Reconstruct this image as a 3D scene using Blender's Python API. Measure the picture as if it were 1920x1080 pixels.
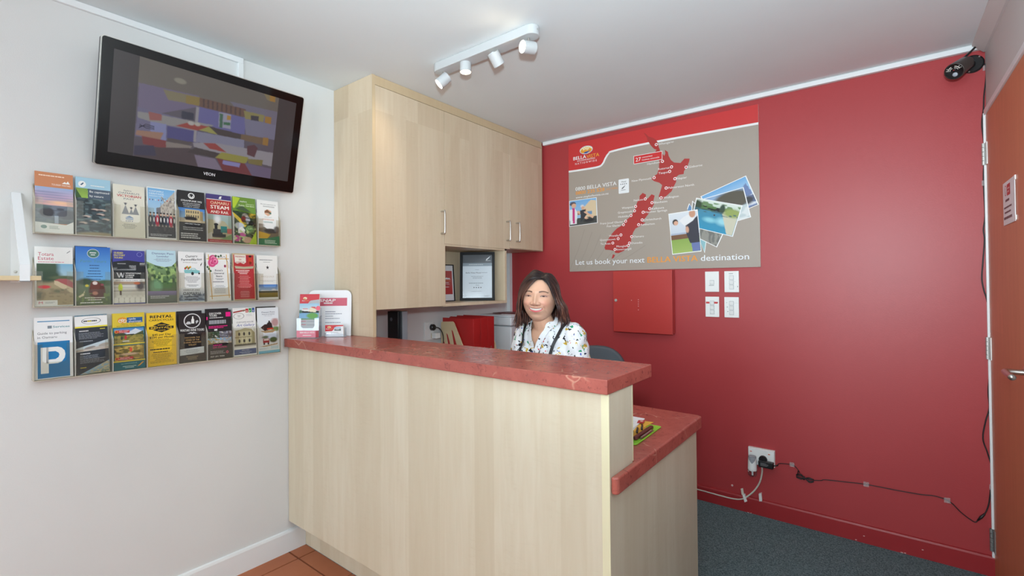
import bpy, bmesh, math, random
import numpy as np
from mathutils import Vector, Matrix
from mathutils.bvhtree import BVHTree

for o in list(bpy.data.objects): bpy.data.objects.remove(o)
scene = bpy.context.scene
COL = scene.collection
rnd = random.Random(7)
PI = math.pi

# ------------------------------------------------------------------ camera
CAM = dict(c=(2.3462, -3.0774, 1.3303), yaw=0.6756, pitch=0.0128, roll=-0.0082, f=900.85, px=933.39, py=520.28)
def cam_axes():
    y, p, r = CAM['yaw'], CAM['pitch'], CAM['roll']
    right = Vector((math.cos(y), math.sin(y), 0)); fw = Vector((-math.sin(y), math.cos(y), 0)); up = Vector((0, 0, 1))
    f2 = fw*math.cos(p)+up*math.sin(p); u = -fw*math.sin(p)+up*math.cos(p)
    return right*math.cos(r)+u*math.sin(r), -right*math.sin(r)+u*math.cos(r), f2
CR, CU, CF = cam_axes(); CC = Vector(CAM['c'])
cd = bpy.data.cameras.new('camera'); cam = bpy.data.objects.new('camera', cd); COL.objects.link(cam)
cd.sensor_width = 36; cd.sensor_fit = 'HORIZONTAL'; cd.lens = CAM['f']*36/1920
cd.shift_x = (960-CAM['px'])/1920; cd.shift_y = (CAM['py']-540)/1920; cd.clip_start = 0.01
M = Matrix((CR, CU, -CF)).transposed().to_4x4(); M.translation = CC; cam.matrix_world = M
scene.camera = cam
def ray(px, py):
    return CF + CR*((px-CAM['px'])/CAM['f']) - CU*((py-CAM['py'])/CAM['f'])
def on(ax, val, px, py):            # a photo pixel carried onto the plane axis = val
    d = ray(px, py); return CC + d*((val-CC[ax])/d[ax])
def at_depth(px, py, z): return CC + ray(px, py)*z

# ------------------------------------------------------------------ world, lights, exposure
w = bpy.data.worlds.new('world'); scene.world = w; w.use_nodes = True
bgn = w.node_tree.nodes['Background']; bgn.inputs[0].default_value = (0.85, 0.92, 1.0, 1); bgn.inputs[1].default_value = 1.2
def area_light(name, loc, target, sx, sy, power, col):
    l = bpy.data.lights.new(name, 'AREA'); l.shape = 'RECTANGLE'; l.size = sx; l.size_y = sy; l.energy = power; l.color = col
    o = bpy.data.objects.new(name, l); COL.objects.link(o); o.location = loc
    o.rotation_euler = (Vector(target)-Vector(loc)).to_track_quat('-Z', 'Y').to_euler(); return o
area_light('window_daylight', (1.25, -8.75, 1.30), (1.25, 0, 1.75), 2.3, 2.0, 92, (0.80, 0.93, 1.0))
area_light('side_fill_light', (2.70, -4.45, 1.50), (0.0, -3.4, 1.6), 1.5, 1.2, 52, (0.80, 0.93, 1.0))  # added fill at the right wall, no window is built there
area_light('foyer_fill_light', (1.1, -4.6, 2.36), (1.1, -4.6, 0), 0.9, 0.9, 6, (1.0, 0.97, 0.93))  # added overhead fill, unseen and without a ceiling fitting
# the photographer's flash on the camera, its head tilted up towards the ceiling
fl = bpy.data.lights.new('camera_flash', 'SPOT'); fl.energy = 185; fl.shadow_soft_size = 0.05; fl.color = (0.76, 0.93, 1.0); fl.spot_size = 2.6; fl.spot_blend = 0.8
flo = bpy.data.objects.new('camera_flash', fl); COL.objects.link(flo); flo.location = CC + Vector((0.0, 0.0, 0.22)) - CF*0.05
flo.rotation_euler = (CF + CR*0.60 + Vector((0, 0, 0.95))).to_track_quat('-Z', 'Y').to_euler()
vs = scene.view_settings; vs.view_transform = 'Standard'; vs.look = 'None'; vs.exposure = 0.0; vs.gamma = 1.0; vs.use_curve_mapping = False

# ------------------------------------------------------------------ materials
def lin(c):
    if max(c) > 1.0: c = [v/255.0 for v in c]
    return tuple((v/12.92 if v <= 0.04045 else ((v+0.055)/1.055)**2.4) for v in c[:3])
MATS = {}
def mat(name, col=(200, 200, 200), rough=0.5, metal=0.0, spec=0.5, emit=None, estr=1.0):
    if name in MATS: return MATS[name]
    m = bpy.data.materials.new(name); m.use_nodes = True; b = m.node_tree.nodes['Principled BSDF']
    b.inputs['Base Color'].default_value = (*lin(col), 1); b.inputs['Roughness'].default_value = rough
    b.inputs['Metallic'].default_value = metal; b.inputs['Specular IOR Level'].default_value = spec
    if emit is not None:
        b.inputs['Emission Color'].default_value = (*lin(emit), 1); b.inputs['Emission Strength'].default_value = estr
    MATS[name] = m; return m
class NT:
    def __init__(s, name, **k):
        s.m = mat(name, **k); s.t = s.m.node_tree; s.b = s.t.nodes['Principled BSDF']
    def n(s, typ, **k):
        nd = s.t.nodes.new(typ)
        for a, v in k.items():
            if a.startswith('i_'): nd.inputs[a[2:].replace('_', ' ')].default_value = v
            else: setattr(nd, a, v)
        return nd
    def l(s, a, b): s.t.links.new(a, b)
    def ramp(s, fac, stops):
        r = s.n('ShaderNodeValToRGB'); e = r.color_ramp.elements
        while len(e) < len(stops): e.new(0.5)
        for el, (p, c) in zip(e, stops): el.position = p; el.color = (*lin(c), 1)
        s.l(fac, r.inputs[0]); return r.outputs[0]
    def mixc(s, fac, a, b, mode='MIX'):
        x = s.n('ShaderNodeMix', data_type='RGBA', blend_type=mode)
        if isinstance(fac, (int, float)): x.inputs[0].default_value = fac
        else: s.l(fac, x.inputs[0])
        for i, v in ((6, a), (7, b)):
            if isinstance(v, (tuple, list)): x.inputs[i].default_value = (*lin(v), 1)
            else: s.l(v, x.inputs[i])
        return x.outputs[2]
    def coords(s, scale=(1, 1, 1)):
        g = s.n('ShaderNodeNewGeometry'); mp = s.n('ShaderNodeMapping'); mp.inputs['Scale'].default_value = scale
        s.l(g.outputs['Position'], mp.inputs['Vector']); return mp.outputs[0]
    def noise(s, vec, scale, detail=3, rough=0.5, dist=0.0):
        nn = s.n('ShaderNodeTexNoise'); nn.inputs['Scale'].default_value = scale; nn.inputs['Detail'].default_value = detail
        nn.inputs['Roughness'].default_value = rough; nn.inputs['Distortion'].default_value = dist; s.l(vec, nn.inputs['Vector']); return nn.outputs['Fac']
    def bump(s, h, strength=0.2, dist=0.002):
        b = s.n('ShaderNodeBump'); b.inputs['Strength'].default_value = strength; b.inputs['Distance'].default_value = dist
        s.l(h, b.inputs['Height']); s.l(b.outputs[0], s.b.inputs['Normal'])
    def base(s, c): s.l(c, s.b.inputs['Base Color'])

def plaster(name, col, rough=0.75, bumpy=0.15, scale=260, spec=0.3, var=0.03):
    t = NT(name, col=col, rough=rough, spec=spec); v = t.coords()
    c2 = tuple(max(0, k*(1-var)) for k in col)
    t.base(t.mixc(t.noise(v, 2.5, 3), col, c2)); t.bump(t.noise(v, scale, 2), bumpy, 0.0015); return t.m
plaster('white_wall_paint', (227, 227, 226))
plaster('ceiling_paint', (234, 241, 243))
plaster('right_wall_paint', (214, 209, 207))
plaster('red_wall_paint', (180, 62, 65), rough=0.42, bumpy=0.14, scale=170, spec=0.45, var=0.05)
plaster('red_skirting_paint', (166, 46, 50), rough=0.35, bumpy=0.05, spec=0.45)
mat('white_gloss_paint', (238, 240, 241), 0.35)
mat('red_metal_paint', (186, 56, 52), 0.38)

def wood(name, ca, cb, cc, axis='z', rough=0.42, strip=0.085):
    t = NT(name, col=ca, rough=rough, spec=0.4)
    g = t.n('ShaderNodeNewGeometry'); sp = t.n('ShaderNodeSeparateXYZ'); t.l(g.outputs['Position'], sp.inputs[0])
    add = t.n('ShaderNodeMath', operation='ADD'); t.l(sp.outputs[0], add.inputs[0]); t.l(sp.outputs[1], add.inputs[1])
    cb_ = t.n('ShaderNodeCombineXYZ')
    if axis == 'z': t.l(add.outputs[0], cb_.inputs[0]); t.l(sp.outputs[2], cb_.inputs[2])
    else: t.l(sp.outputs[2], cb_.inputs[0]); t.l(add.outputs[0], cb_.inputs[2])
    mp = t.n('ShaderNodeMapping'); mp.inputs['Scale'].default_value = (1, 1, 0.07); t.l(cb_.outputs[0], mp.inputs[0])
    grain = t.noise(mp.outputs[0], 38, 5, 0.55, 0.9)
    mp2 = t.n('ShaderNodeMapping'); mp2.inputs['Scale'].default_value = (1, 1, 0.25); t.l(cb_.outputs[0], mp2.inputs[0])
    cloud = t.noise(mp2.outputs[0], 6, 4, 0.6, 0.8)
    # glued strips: a random tone for each strip
    mp3 = t.n('ShaderNodeMapping'); mp3.inputs['Scale'].default_value = (1/strip, 1, 0.9); t.l(cb_.outputs[0], mp3.inputs[0])
    sn = t.n('ShaderNodeVectorMath', operation='FLOOR'); t.l(mp3.outputs[0], sn.inputs[0])
    wn = t.n('ShaderNodeTexWhiteNoise', noise_dimensions='3D'); t.l(sn.outputs[0], wn.inputs[0])
    base = t.mixc(t.ramp(grain, [(0.30, (0, 0, 0)), (0.74, (1, 1, 1))]), cb, ca)
    mp4 = t.n('ShaderNodeMapping'); mp4.inputs['Scale'].default_value = (0.35, 1, 1.6); t.l(cb_.outputs[0], mp4.inputs[0])
    fid = t.noise(mp4.outputs[0], 55, 2, 0.5, 1.5)
    base = t.mixc(t.mixc(1.0, t.ramp(fid, [(0.5, (0, 0, 0)), (0.75, (150, 150, 150))]), t.ramp(cloud, [(0.45, (0, 0, 0)), (0.65, (255, 255, 255))]), 'MULTIPLY'), base, cc)
    base = t.mixc(t.ramp(cloud, [(0.48, (0, 0, 0)), (0.8, (150, 150, 150))]), base, cc)
    t.base(t.mixc(t.ramp(wn.outputs[0], [(0, (0, 0, 0)), (1, (185, 185, 185))]), base, cc)); t.bump(grain, 0.04, 0.001)
    return t.m
wood('maple_laminate', (226, 209, 184), (218, 198, 170), (198, 174, 142))
wood('counter_maple', (222, 213, 192), (215, 203, 179), (198, 183, 155))
wood('maple_edging', (212, 190, 156), (206, 183, 148), (201, 177, 142), strip=0.5)
wood('pale_edging', (232, 226, 192), (228, 220, 186), (224, 216, 180), strip=0.5)
wood('door_veneer', (222, 144, 104), (210, 132, 94), (194, 118, 80), rough=0.38, strip=0.3)
wood('pale_plywood', (228, 208, 170), (222, 200, 158), (214, 190, 148), axis='x')

def red_laminate():
    t = NT('red_marble_laminate', col=(165, 82, 72), rough=0.26, spec=0.75); v = t.coords()
    c = t.mixc(t.noise(v, 14, 5, 0.65, 0.5), (194, 104, 90), (138, 62, 56))
    mp = t.n('ShaderNodeVectorMath', operation='ADD'); nz = t.n('ShaderNodeTexNoise'); nz.inputs['Scale'].default_value = 9; t.l(v, nz.inputs['Vector'])
    sc = t.n('ShaderNodeVectorMath', operation='SCALE'); sc.inputs['Scale'].default_value = 0.16; t.l(nz.outputs['Color'], sc.inputs[0]); t.l(v, mp.inputs[0]); t.l(sc.outputs[0], mp.inputs[1])
    c = t.mixc(t.ramp(t.noise(v, 46, 3, 0.7, 1.2), [(0.57, (0, 0, 0)), (0.68, (200, 200, 200))]), c, (92, 42, 44))
    vo = t.n('ShaderNodeTexVoronoi', feature='DISTANCE_TO_EDGE'); vo.inputs['Scale'].default_value = 7; t.l(mp.outputs[0], vo.inputs['Vector'])
    vein = t.ramp(vo.outputs['Distance'], [(0.0, (255, 255, 255)), (0.030, (0, 0, 0))])
    msk = t.ramp(t.noise(v, 8, 2), [(0.56, (0, 0, 0)), (0.64, (190, 190, 190))])
    c = t.mixc(t.mixc(1.0, vein, msk, 'MULTIPLY'), c, (226, 176, 148)); t.base(c); return t.m
red_laminate()
def carpet():
    t = NT('carpet_pile', col=(60, 72, 78), rough=1.0, spec=0.05); v = t.coords()
    c = t.mixc(t.ramp(t.noise(v, 190, 3, 0.75), [(0.36, (0, 0, 0)), (0.66, (1.0, 1.0, 1.0))]), (64, 86, 92), (140, 164, 168))
    c = t.mixc(t.ramp(t.noise(v, 420, 1), [(0.4, (0, 0, 0)), (0.7, (140, 140, 140))]), c, (84, 98, 104)); t.base(c); t.bump(t.noise(v, 420, 2), 0.6, 0.006); return t.m
carpet()
def terracotta():
    t = NT('terracotta_tile', col=(176, 106, 74), rough=0.55, spec=0.35); v = t.coords()
    oi = t.n('ShaderNodeObjectInfo')
    c = t.mixc(t.noise(v, 7, 5, 0.6), (196, 122, 86), (166, 94, 62))
    c = t.mixc(t.ramp(oi.outputs['Random'], [(0, (0, 0, 0)), (1, (90, 90, 90))]), c, (150, 86, 58)); t.base(c); t.bump(t.noise(v, 90, 3), 0.15, 0.002); return t.m
terracotta()
mat('grout', (80, 76, 72), 0.9)
mat('brushed_steel', (196, 192, 186), 0.3, 1.0)
mat('steel_hinge', (206, 206, 202), 0.4, 0.6)
mat('dark_hinge', (150, 150, 148), 0.45, 0.6)
mat('white_plastic', (240, 240, 238), 0.35)
mat('grey_plastic', (150, 154, 160), 0.35)
mat('printer_plastic', (214, 218, 222), 0.4)
mat('black_plastic', (24, 24, 26), 0.35)
mat('black_gloss', (10, 10, 12), 0.08)
mat('dark_grey_plastic', (62, 64, 68), 0.4)
mat('bronze_plastic', (66, 58, 54), 0.35)
mat('cream_cable', (214, 210, 196), 0.45)
mat('black_cable', (34, 30, 32), 0.45)
mat('white_paper', (242, 242, 244), 0.6)
mat('lime_plastic', (140, 204, 52), 0.35)
mat('envelope_paper', (232, 176, 64), 0.6)
mat('dark_leather', (92, 36, 34), 0.4)
mat('red_binder', (178, 34, 34), 0.4)
mat('binder_rivet', (190, 180, 176), 0.3, 0.9)
mat('chair_fabric', (92, 96, 102), 0.95, spec=0.1)
mat('white_steel', (240, 242, 244), 0.4)
mat('screen_bezel', (16, 16, 18), 0.12)
mat('lamp_glow', (255, 250, 240), 0.4, emit=(255, 232, 196), estr=14)
mat('lamp_white', (196, 198, 199), 0.45)
mat('frame_black', (26, 26, 28), 0.55, spec=0.25)
mat('lamp_inside', (128, 128, 128), 0.6)
mat('scuff', (226, 190, 186), 0.7)
def printed(name, rough=0.38, emit=0.0):
    t = NT(name, rough=rough, spec=0.4); a = t.n('ShaderNodeAttribute', attribute_name='Col')
    t.base(a.outputs['Color'])
    if emit:
        t.l(a.outputs['Color'], t.b.inputs['Emission Color']); t.b.inputs['Emission Strength'].default_value = emit
    return t.m
printed('printed_paper'); printed('printed_board', 0.45)
def clear_plastic(name, tint, gloss=0.16):
    m = bpy.data.materials.new(name); m.use_nodes = True; t = m.node_tree; t.nodes.clear()
    o = t.nodes.new('ShaderNodeOutputMaterial'); mx = t.nodes.new('ShaderNodeMixShader'); tr = t.nodes.new('ShaderNodeBsdfTransparent'); gl = t.nodes.new('ShaderNodeBsdfGlossy')
    lw = t.nodes.new('ShaderNodeLayerWeight'); lw.inputs[0].default_value = 0.25; ml = t.nodes.new('ShaderNodeMath'); ml.operation = 'MULTIPLY_ADD'; ml.inputs[1].default_value = 0.5; ml.inputs[2].default_value = gloss*0.25
    tr.inputs[0].default_value = (*lin(tint), 1); gl.inputs['Roughness'].default_value = 0.08
    t.links.new(lw.outputs['Fresnel'], ml.inputs[0]); t.links.new(ml.outputs[0], mx.inputs[0]); t.links.new(tr.outputs[0], mx.inputs[1]); t.links.new(gl.outputs[0], mx.inputs[2]); t.links.new(mx.outputs[0], o.inputs[0])
    MATS[name] = m; return m
clear_plastic('smoky_acrylic', (249, 248, 244)); mat('acrylic_edge', (186, 177, 158), 0.25); mat('acrylic_divider', (206, 202, 192), 0.25); clear_plastic('clear_acrylic', (246, 248, 250), 0.3); clear_plastic('frame_glass', (250, 251, 252), 0.06)
def tape_mat():
    m = bpy.data.materials.new('tape'); m.use_nodes = True; t = m.node_tree; b = t.nodes['Principled BSDF']; b.inputs['Base Color'].default_value = (0.8, 0.75, 0.75, 1); b.inputs['Alpha'].default_value = 0.22; b.inputs['Roughness'].default_value = 0.2; MATS['tape'] = m
tape_mat()

# ------------------------------------------------------------------ mesh helpers
class MB:
    def __init__(s): s.v = []; s.f = []; s.c = None
    def add(s, vs, fs):
        b = len(s.v); s.v += [tuple(v) for v in vs]; s.f += [tuple(b+i for i in f) for f in fs]; return s
    def box(s, x0, x1, y0, y1, z0, z1, X=None):
        vs = [Vector((x, y, z)) for z in (z0, z1) for y in (y0, y1) for x in (x0, x1)]
        if X is not None: vs = [X @ v for v in vs]
        return s.add(vs, [(0, 2, 3, 1), (4, 5, 7, 6), (0, 1, 5, 4), (2, 6, 7, 3), (0, 4, 6, 2), (1, 3, 7, 5)])
    def prism(s, pts, a, b, fn):            # pts 2-D outline, fn(u, v, w) -> 3-D, extruded a..b
        n = len(pts)
        vs = [fn(p[0], p[1], a) for p in pts]+[fn(p[0], p[1], b) for p in pts]
        return s.add(vs, [tuple(range(n-1, -1, -1)), tuple(range(n, 2*n))]+[(i, (i+1) % n, n+(i+1) % n, n+i) for i in range(n)])
    def tube(s, path, r, seg=8, cap=True):
        path = [Vector(p) for p in path]; rs = r if isinstance(r, (list, tuple)) else [r]*len(path)
        prev = None; rings = []
        for i, p in enumerate(path):
            t = (path[min(i+1, len(path)-1)]-path[max(i-1, 0)]).normalized()
            if prev is None:
                a = Vector((0, 0, 1)) if abs(t.z) < 0.9 else Vector((1, 0, 0)); nrm = t.cross(a).normalized()
            else:
                nrm = (prev-t*prev.dot(t)).normalized()
            prev = nrm; bi = t.cross(nrm)
            rings.append([p+(nrm*math.cos(k*2*PI/seg)+bi*math.sin(k*2*PI/seg))*rs[i] for k in range(seg)])
        vs = [v for rg in rings for v in rg]; fs = []
        for i in range(len(path)-1):
            for k in range(seg): fs.append((i*seg+k, i*seg+(k+1) % seg, (i+1)*seg+(k+1) % seg, (i+1)*seg+k))
        if cap: fs += [tuple(range(seg-1, -1, -1)), tuple((len(path)-1)*seg+k for k in range(seg))]
        return s.add(vs, fs)
    def lathe(s, o, axis, prof, seg=24, cap=True):     # prof: (distance along axis, radius)
        axis = Vector(axis).normalized(); o = Vector(o)
        a = Vector((0, 0, 1)) if abs(axis.z) < 0.9 else Vector((1, 0, 0)); n = axis.cross(a).normalized(); b = axis.cross(n)
        vs = [o+axis*h+(n*math.cos(k*2*PI/seg)+b*math.sin(k*2*PI/seg))*r for h, r in prof for k in range(seg)]; fs = []
        for i in range(len(prof)-1):
            for k in range(seg): fs.append((i*seg+k, i*seg+(k+1) % seg, (i+1)*seg+(k+1) % seg, (i+1)*seg+k))
        if cap: fs += [tuple(range(seg-1, -1, -1)), tuple((len(prof)-1)*seg+k for k in range(seg))]
        return s.add(vs, fs)
def catmull(pts, n=6):
    pts = [Vector(p) for p in pts]; out = []
    for i in range(len(pts)-1):
        p0, p1, p2, p3 = pts[max(i-1, 0)], pts[i], pts[i+1], pts[min(i+2, len(pts)-1)]
        for k in range(n):
            t = k/n; out.append(0.5*((2*p1)+(p2-p0)*t+(2*p0-5*p1+4*p2-p3)*t*t+(3*p1-p0-3*p2+p3)*t**3))
    return out+[pts[-1]]
def rrect(x0, y0, x1, y1, r, n=5):
    out = []
    for cx, cy, a in ((x1-r, y0+r, -90), (x1-r, y1-r, 0), (x0+r, y1-r, 90), (x0+r, y0+r, 180)):
        for k in range(n+1):
            t = math.radians(a+90*k/n); out.append((cx+r*math.cos(t), cy+r*math.sin(t)))
    return out
def link(o, parent):
    COL.objects.link(o)
    if parent is not None:
        o.parent = parent; o.matrix_parent_inverse = Matrix.Translation(-parent_loc(parent))
def parent_loc(p):
    l = Vector(p.location); q = p
    while q.parent is not None: break
    return Vector(p['_w']) if '_w' in p else l
def obj(name, mb, material, parent=None, bevel=0.0, smooth=False, recalc=True, seg=2):
    me = bpy.data.meshes.new(name); V = np.array(mb.v, dtype=float)
    o0 = Vector(((V[:, 0].min()+V[:, 0].max())/2, (V[:, 1].min()+V[:, 1].max())/2, V[:, 2].min()))
    me.from_pydata([tuple(v) for v in (V-np.array(o0))], [], mb.f)
    if recalc:
        bm = bmesh.new(); bm.from_mesh(me); bmesh.ops.recalc_face_normals(bm, faces=bm.faces); bm.to_mesh(me); bm.free()
    if mb.c is not None:
        at = me.color_attributes.new('Col', 'FLOAT_COLOR', 'POINT'); a = np.ones((len(V), 4), dtype=np.float32); a[:, :3] = np.array(mb.c); at.data.foreach_set('color', a.ravel())
    me.materials.append(MATS[material] if isinstance(material, str) else material)
    if smooth: me.shade_smooth()
    o = bpy.data.objects.new(name, me); COL.objects.link(o)
    place(o, o0, parent)
    if bevel:
        b = o.modifiers.new('bevel', 'BEVEL'); b.width = bevel; b.segments = seg; b.limit_method = 'ANGLE'; b.angle_limit = 0.7
        if not smooth: me.shade_smooth(); b.harden_normals = True
    elif smooth:
        pass
    return o
WLOC = {}
def place(o, loc, parent):
    WLOC[o.name] = Vector(loc)
    if parent is None: o.location = loc
    else: o.parent = parent; o.location = Vector(loc)-WLOC[parent.name]
def empty(name, loc, label=None, cat=None, group=None):
    o = bpy.data.objects.new(name, None); o.empty_display_size = 0.1; COL.objects.link(o); place(o, loc, None)
    if label: tag(o, label, cat, group)
    return o
def tag(o, label, cat, group=None):
    o['label'] = label; o['category'] = cat
    if group: o['group'] = group
    return o
def struct(o): o['kind'] = 'structure'; return o
def box(name, x0, x1, y0, y1, z0, z1, material, parent=None, bevel=0.0):
    return obj(name, MB().box(x0, x1, y0, y1, z0, z1), material, parent, bevel)
def smooth_auto(o, ang=0.6):
    me = o.data; me.shade_smooth()
    bm = bmesh.new(); bm.from_mesh(me)
    for e in bm.edges:
        if len(e.link_faces) == 2 and e.calc_face_angle(0) > ang: e.smooth = False
    bm.to_mesh(me); bm.free(); return o

# ------------------------------------------------------------------ printing helpers: flat colour laid on a surface
_txt = {}
def text_mesh(s, bold):
    k = (s, bold)
    if k in _txt: return _txt[k]
    c = bpy.data.curves.new('t', 'FONT'); c.body = s; c.resolution_u = 2; c.fill_mode = 'FRONT'; c.offset = 0.0
    o = bpy.data.objects.new('t', c); me = bpy.data.meshes.new_from_object(o)
    V = np.array([v.co[:] for v in me.vertices]); F = [tuple(p.vertices) for p in me.polygons]
    bpy.data.objects.remove(o); bpy.data.curves.remove(c); bpy.data.meshes.remove(me)
    if len(V) == 0: V = np.zeros((0, 3))
    _txt[k] = (V, F); return _txt[k]
class Img:
    def __init__(s, nx, ny, seed=1):
        s.nx, s.ny = nx, ny; s.X, s.Y = np.meshgrid(np.linspace(0, 1, nx), np.linspace(0, 1, ny)); s.a = np.zeros((ny, nx, 3)); s.r = np.random.RandomState(seed)
    def _put(s, m, col):
        m = np.clip(m, 0, 1)[..., None]; s.a = s.a*(1-m)+np.array(lin(col))*m; return s
    def fill(s, c): s.a[:] = lin(c); return s
    def grad(s, c0, c1, y0=0, y1=1, x0=0, x1=1):
        t = np.clip((s.Y-y0)/(y1-y0+1e-9), 0, 1)[..., None]; m = ((s.Y >= y0-1e-6) & (s.Y <= y1+1e-6) & (s.X >= x0) & (s.X <= x1))[..., None]
        s.a = np.where(m, np.array(lin(c0))*(1-t)+np.array(lin(c1))*t, s.a); return s
    def rect(s, x0, y0, x1, y1, c, al=1.0): return s._put(al*((s.X >= x0) & (s.X <= x1) & (s.Y >= y0) & (s.Y <= y1)), c)
    def ell(s, cx, cy, rx, ry, c, soft=0.15, al=1.0):
        d = np.sqrt(((s.X-cx)/rx)**2+((s.Y-cy)/ry)**2); return s._put(al*np.clip((1+soft-d)/(2*soft+1e-6), 0, 1), c)
    def poly(s, pts, c, al=1.0):
        ins = np.zeros(s.X.shape, bool); j = len(pts)-1
        for i in range(len(pts)):
            xi, yi = pts[i]; xj, yj = pts[j]
            if yi != yj: ins ^= ((yi > s.Y) != (yj > s.Y)) & (s.X < (xj-xi)*(s.Y-yi)/(yj-yi)+xi)
            j = i
        return s._put(al*ins, c)
    def vnoise(s, fx, fy):
        g = s.r.rand(int(fy)+2, int(fx)+2); x = s.X*fx; y = s.Y*fy; i = x.astype(int); j = y.astype(int); u = x-i; v = y-j
        u = u*u*(3-2*u); v = v*v*(3-2*v)
        return g[j, i]*(1-u)*(1-v)+g[j, i+1]*u*(1-v)+g[j+1, i]*(1-u)*v+g[j+1, i+1]*u*v
    def speck(s, c, fx, fy, thr=0.55, y0=0, y1=1, x0=0, x1=1, al=0.9):
        n = s.vnoise(fx, fy); m = ((s.Y >= y0) & (s.Y <= y1) & (s.X >= x0) & (s.X <= x1))
        return s._put(al*np.clip((n-thr)*8, 0, 1)*m, c)
class Print(MB):
    def __init__(s, P, W=1.0, H=1.0):       # P(x, y, n): x right, y DOWN from the top left, metres, n out of the surface
        super().__init__(); s.P = P; s.W = W; s.H = H; s.z = 0.0003; s.c = []
    def up(s, k=1): s.z += 0.00012*k; return s
    def put(s, vs, fs, col):
        s.add(vs, fs); s.c += [lin(col)]*len(vs); return s
    def Q(s, pts, col): return s.put([s.P(x*s.W, y*s.H, s.z) for x, y in pts], [tuple(range(len(pts)))[::-1]], col)
    def R(s, x0, y0, x1, y1, col): return s.Q([(x0, y0), (x1, y0), (x1, y1), (x0, y1)], col)
    def E(s, cx, cy, rx, ry, col, n=18): return s.Q([(cx+rx*math.cos(k*2*PI/n), cy+ry*math.sin(k*2*PI/n)) for k in range(n)], col)
    def O(s, cx, cy, rx, ry, th, col, n=20):
        vs = []
        for q in (1.0, th):
            vs += [s.P((cx+q*rx*math.cos(k*2*PI/n))*s.W, (cy+q*ry*math.sin(k*2*PI/n))*s.H, s.z) for k in range(n)]
        return s.put(vs, [(k, (k+1) % n, n+(k+1) % n, n+k) for k in range(n)], col)
    def L(s, pts, th, col):                  # poly-line, th in metres
        for (x0, y0), (x1, y1) in zip(pts[:-1], pts[1:]):
            a = Vector((x0*s.W, y0*s.H)); b = Vector((x1*s.W, y1*s.H)); d = (b-a)
            if d.length < 1e-9: continue
            n = Vector((-d.y, d.x)).normalized()*th/2
            s.put([s.P(*q, s.z) for q in (a+n, b+n, b-n, a-n)], [(0, 1, 2, 3)], col)
        return s
    def T(s, txt, xc, yc, w, h, col, bold=0.0, align='C', slant=0.0, rot=0.0):   # fitted to width w and cap height h
        V, F = text_mesh(txt, bold)
        if len(V) == 0: return s
        x0, x1 = V[:, 0].min(), V[:, 0].max(); cap = 0.70
        sx = w*s.W/(x1-x0); sy = h*s.H/cap
        off = {'C': -0.5, 'L': 0.0, 'R': -1.0}[align]*w*s.W
        ca, sa = math.cos(rot), math.sin(rot); out = []
        for v in V:
            a = (v[0]-x0)*sx+off+slant*v[1]*sy; b = -(v[1]-cap/2)*sy
            out.append(s.P(xc*s.W+a*ca-b*sa, yc*s.H+a*sa+b*ca, s.z))
        s.put(out, [f for f in F], col)
        if bold > 0:                          # heavier strokes: the same letters set again a hair to either side
            d_ = s.P(1, 0, 0)-s.P(0, 0, 0); e_ = s.P(0, 1, 0)-s.P(0, 0, 0); k_ = 0.014*bold; n_ = s.P(0, 0, 1)-s.P(0, 0, 0)
            for q_, (a_, b_) in enumerate(((1, 0.35), (-1, -0.35), (0.35, -0.6), (-0.35, 0.6))): s.put([v+d_*(a_*k_*sx)+e_*(b_*k_*sy*0.6)+n_*(0.000022*(q_+1)) for v in out], [f for f in F], col)
        return s
    def G(s, x0, y0, x1, y1, rows, col, th=0.5, centre=False, seed=3):      # rows of small type too fine to read
        r = random.Random(seed*31+rows); dy = (y1-y0)/rows
        for i in range(rows):
            L_ = (x1-x0)*(r.uniform(0.65, 1.0) if not centre else r.uniform(0.5, 1.0)); xs = x0+((x1-x0)-L_)/2 if centre else x0; e = xs+L_; yy = y0+dy*(i+0.5)
            while xs < e-0.01*(x1-x0):
                wl = min(r.uniform(0.05, 0.15)*(x1-x0), e-xs); s.R(xs, yy-dy*th/2, xs+wl*0.86, yy+dy*th/2, col); xs += wl
        return s
    def I(s, x0, y0, x1, y1, im): return s.IQ([(x0, y0), (x1, y0), (x1, y1), (x0, y1)], im)
    def IQ(s, q, im):
        nx, ny = im.nx, im.ny; (ax, ay), (bx, by), (cx, cy), (dx, dy) = q; b0 = len(s.v)
        for j in range(ny):
            v = j/(ny-1)
            for i in range(nx):
                u = i/(nx-1)
                x = (ax*(1-u)+bx*u)*(1-v)+(dx*(1-u)+cx*u)*v; y = (ay*(1-u)+by*u)*(1-v)+(dy*(1-u)+cy*u)*v
                s.v.append(tuple(s.P(x*s.W, y*s.H, s.z)))
        s.f += [(b0+j*nx+i, b0+(j+1)*nx+i, b0+(j+1)*nx+i+1, b0+j*nx+i+1) for j in range(ny-1) for i in range(nx-1)]
        s.c += [tuple(k) for k in im.a.reshape(-1, 3)]; return s
def plane_P(o, u, v, n):
    o, u, v, n = Vector(o), Vector(u).normalized(), Vector(v).normalized(), Vector(n).normalized()
    return lambda x, y, k: o+u*x-v*y+n*k

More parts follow.
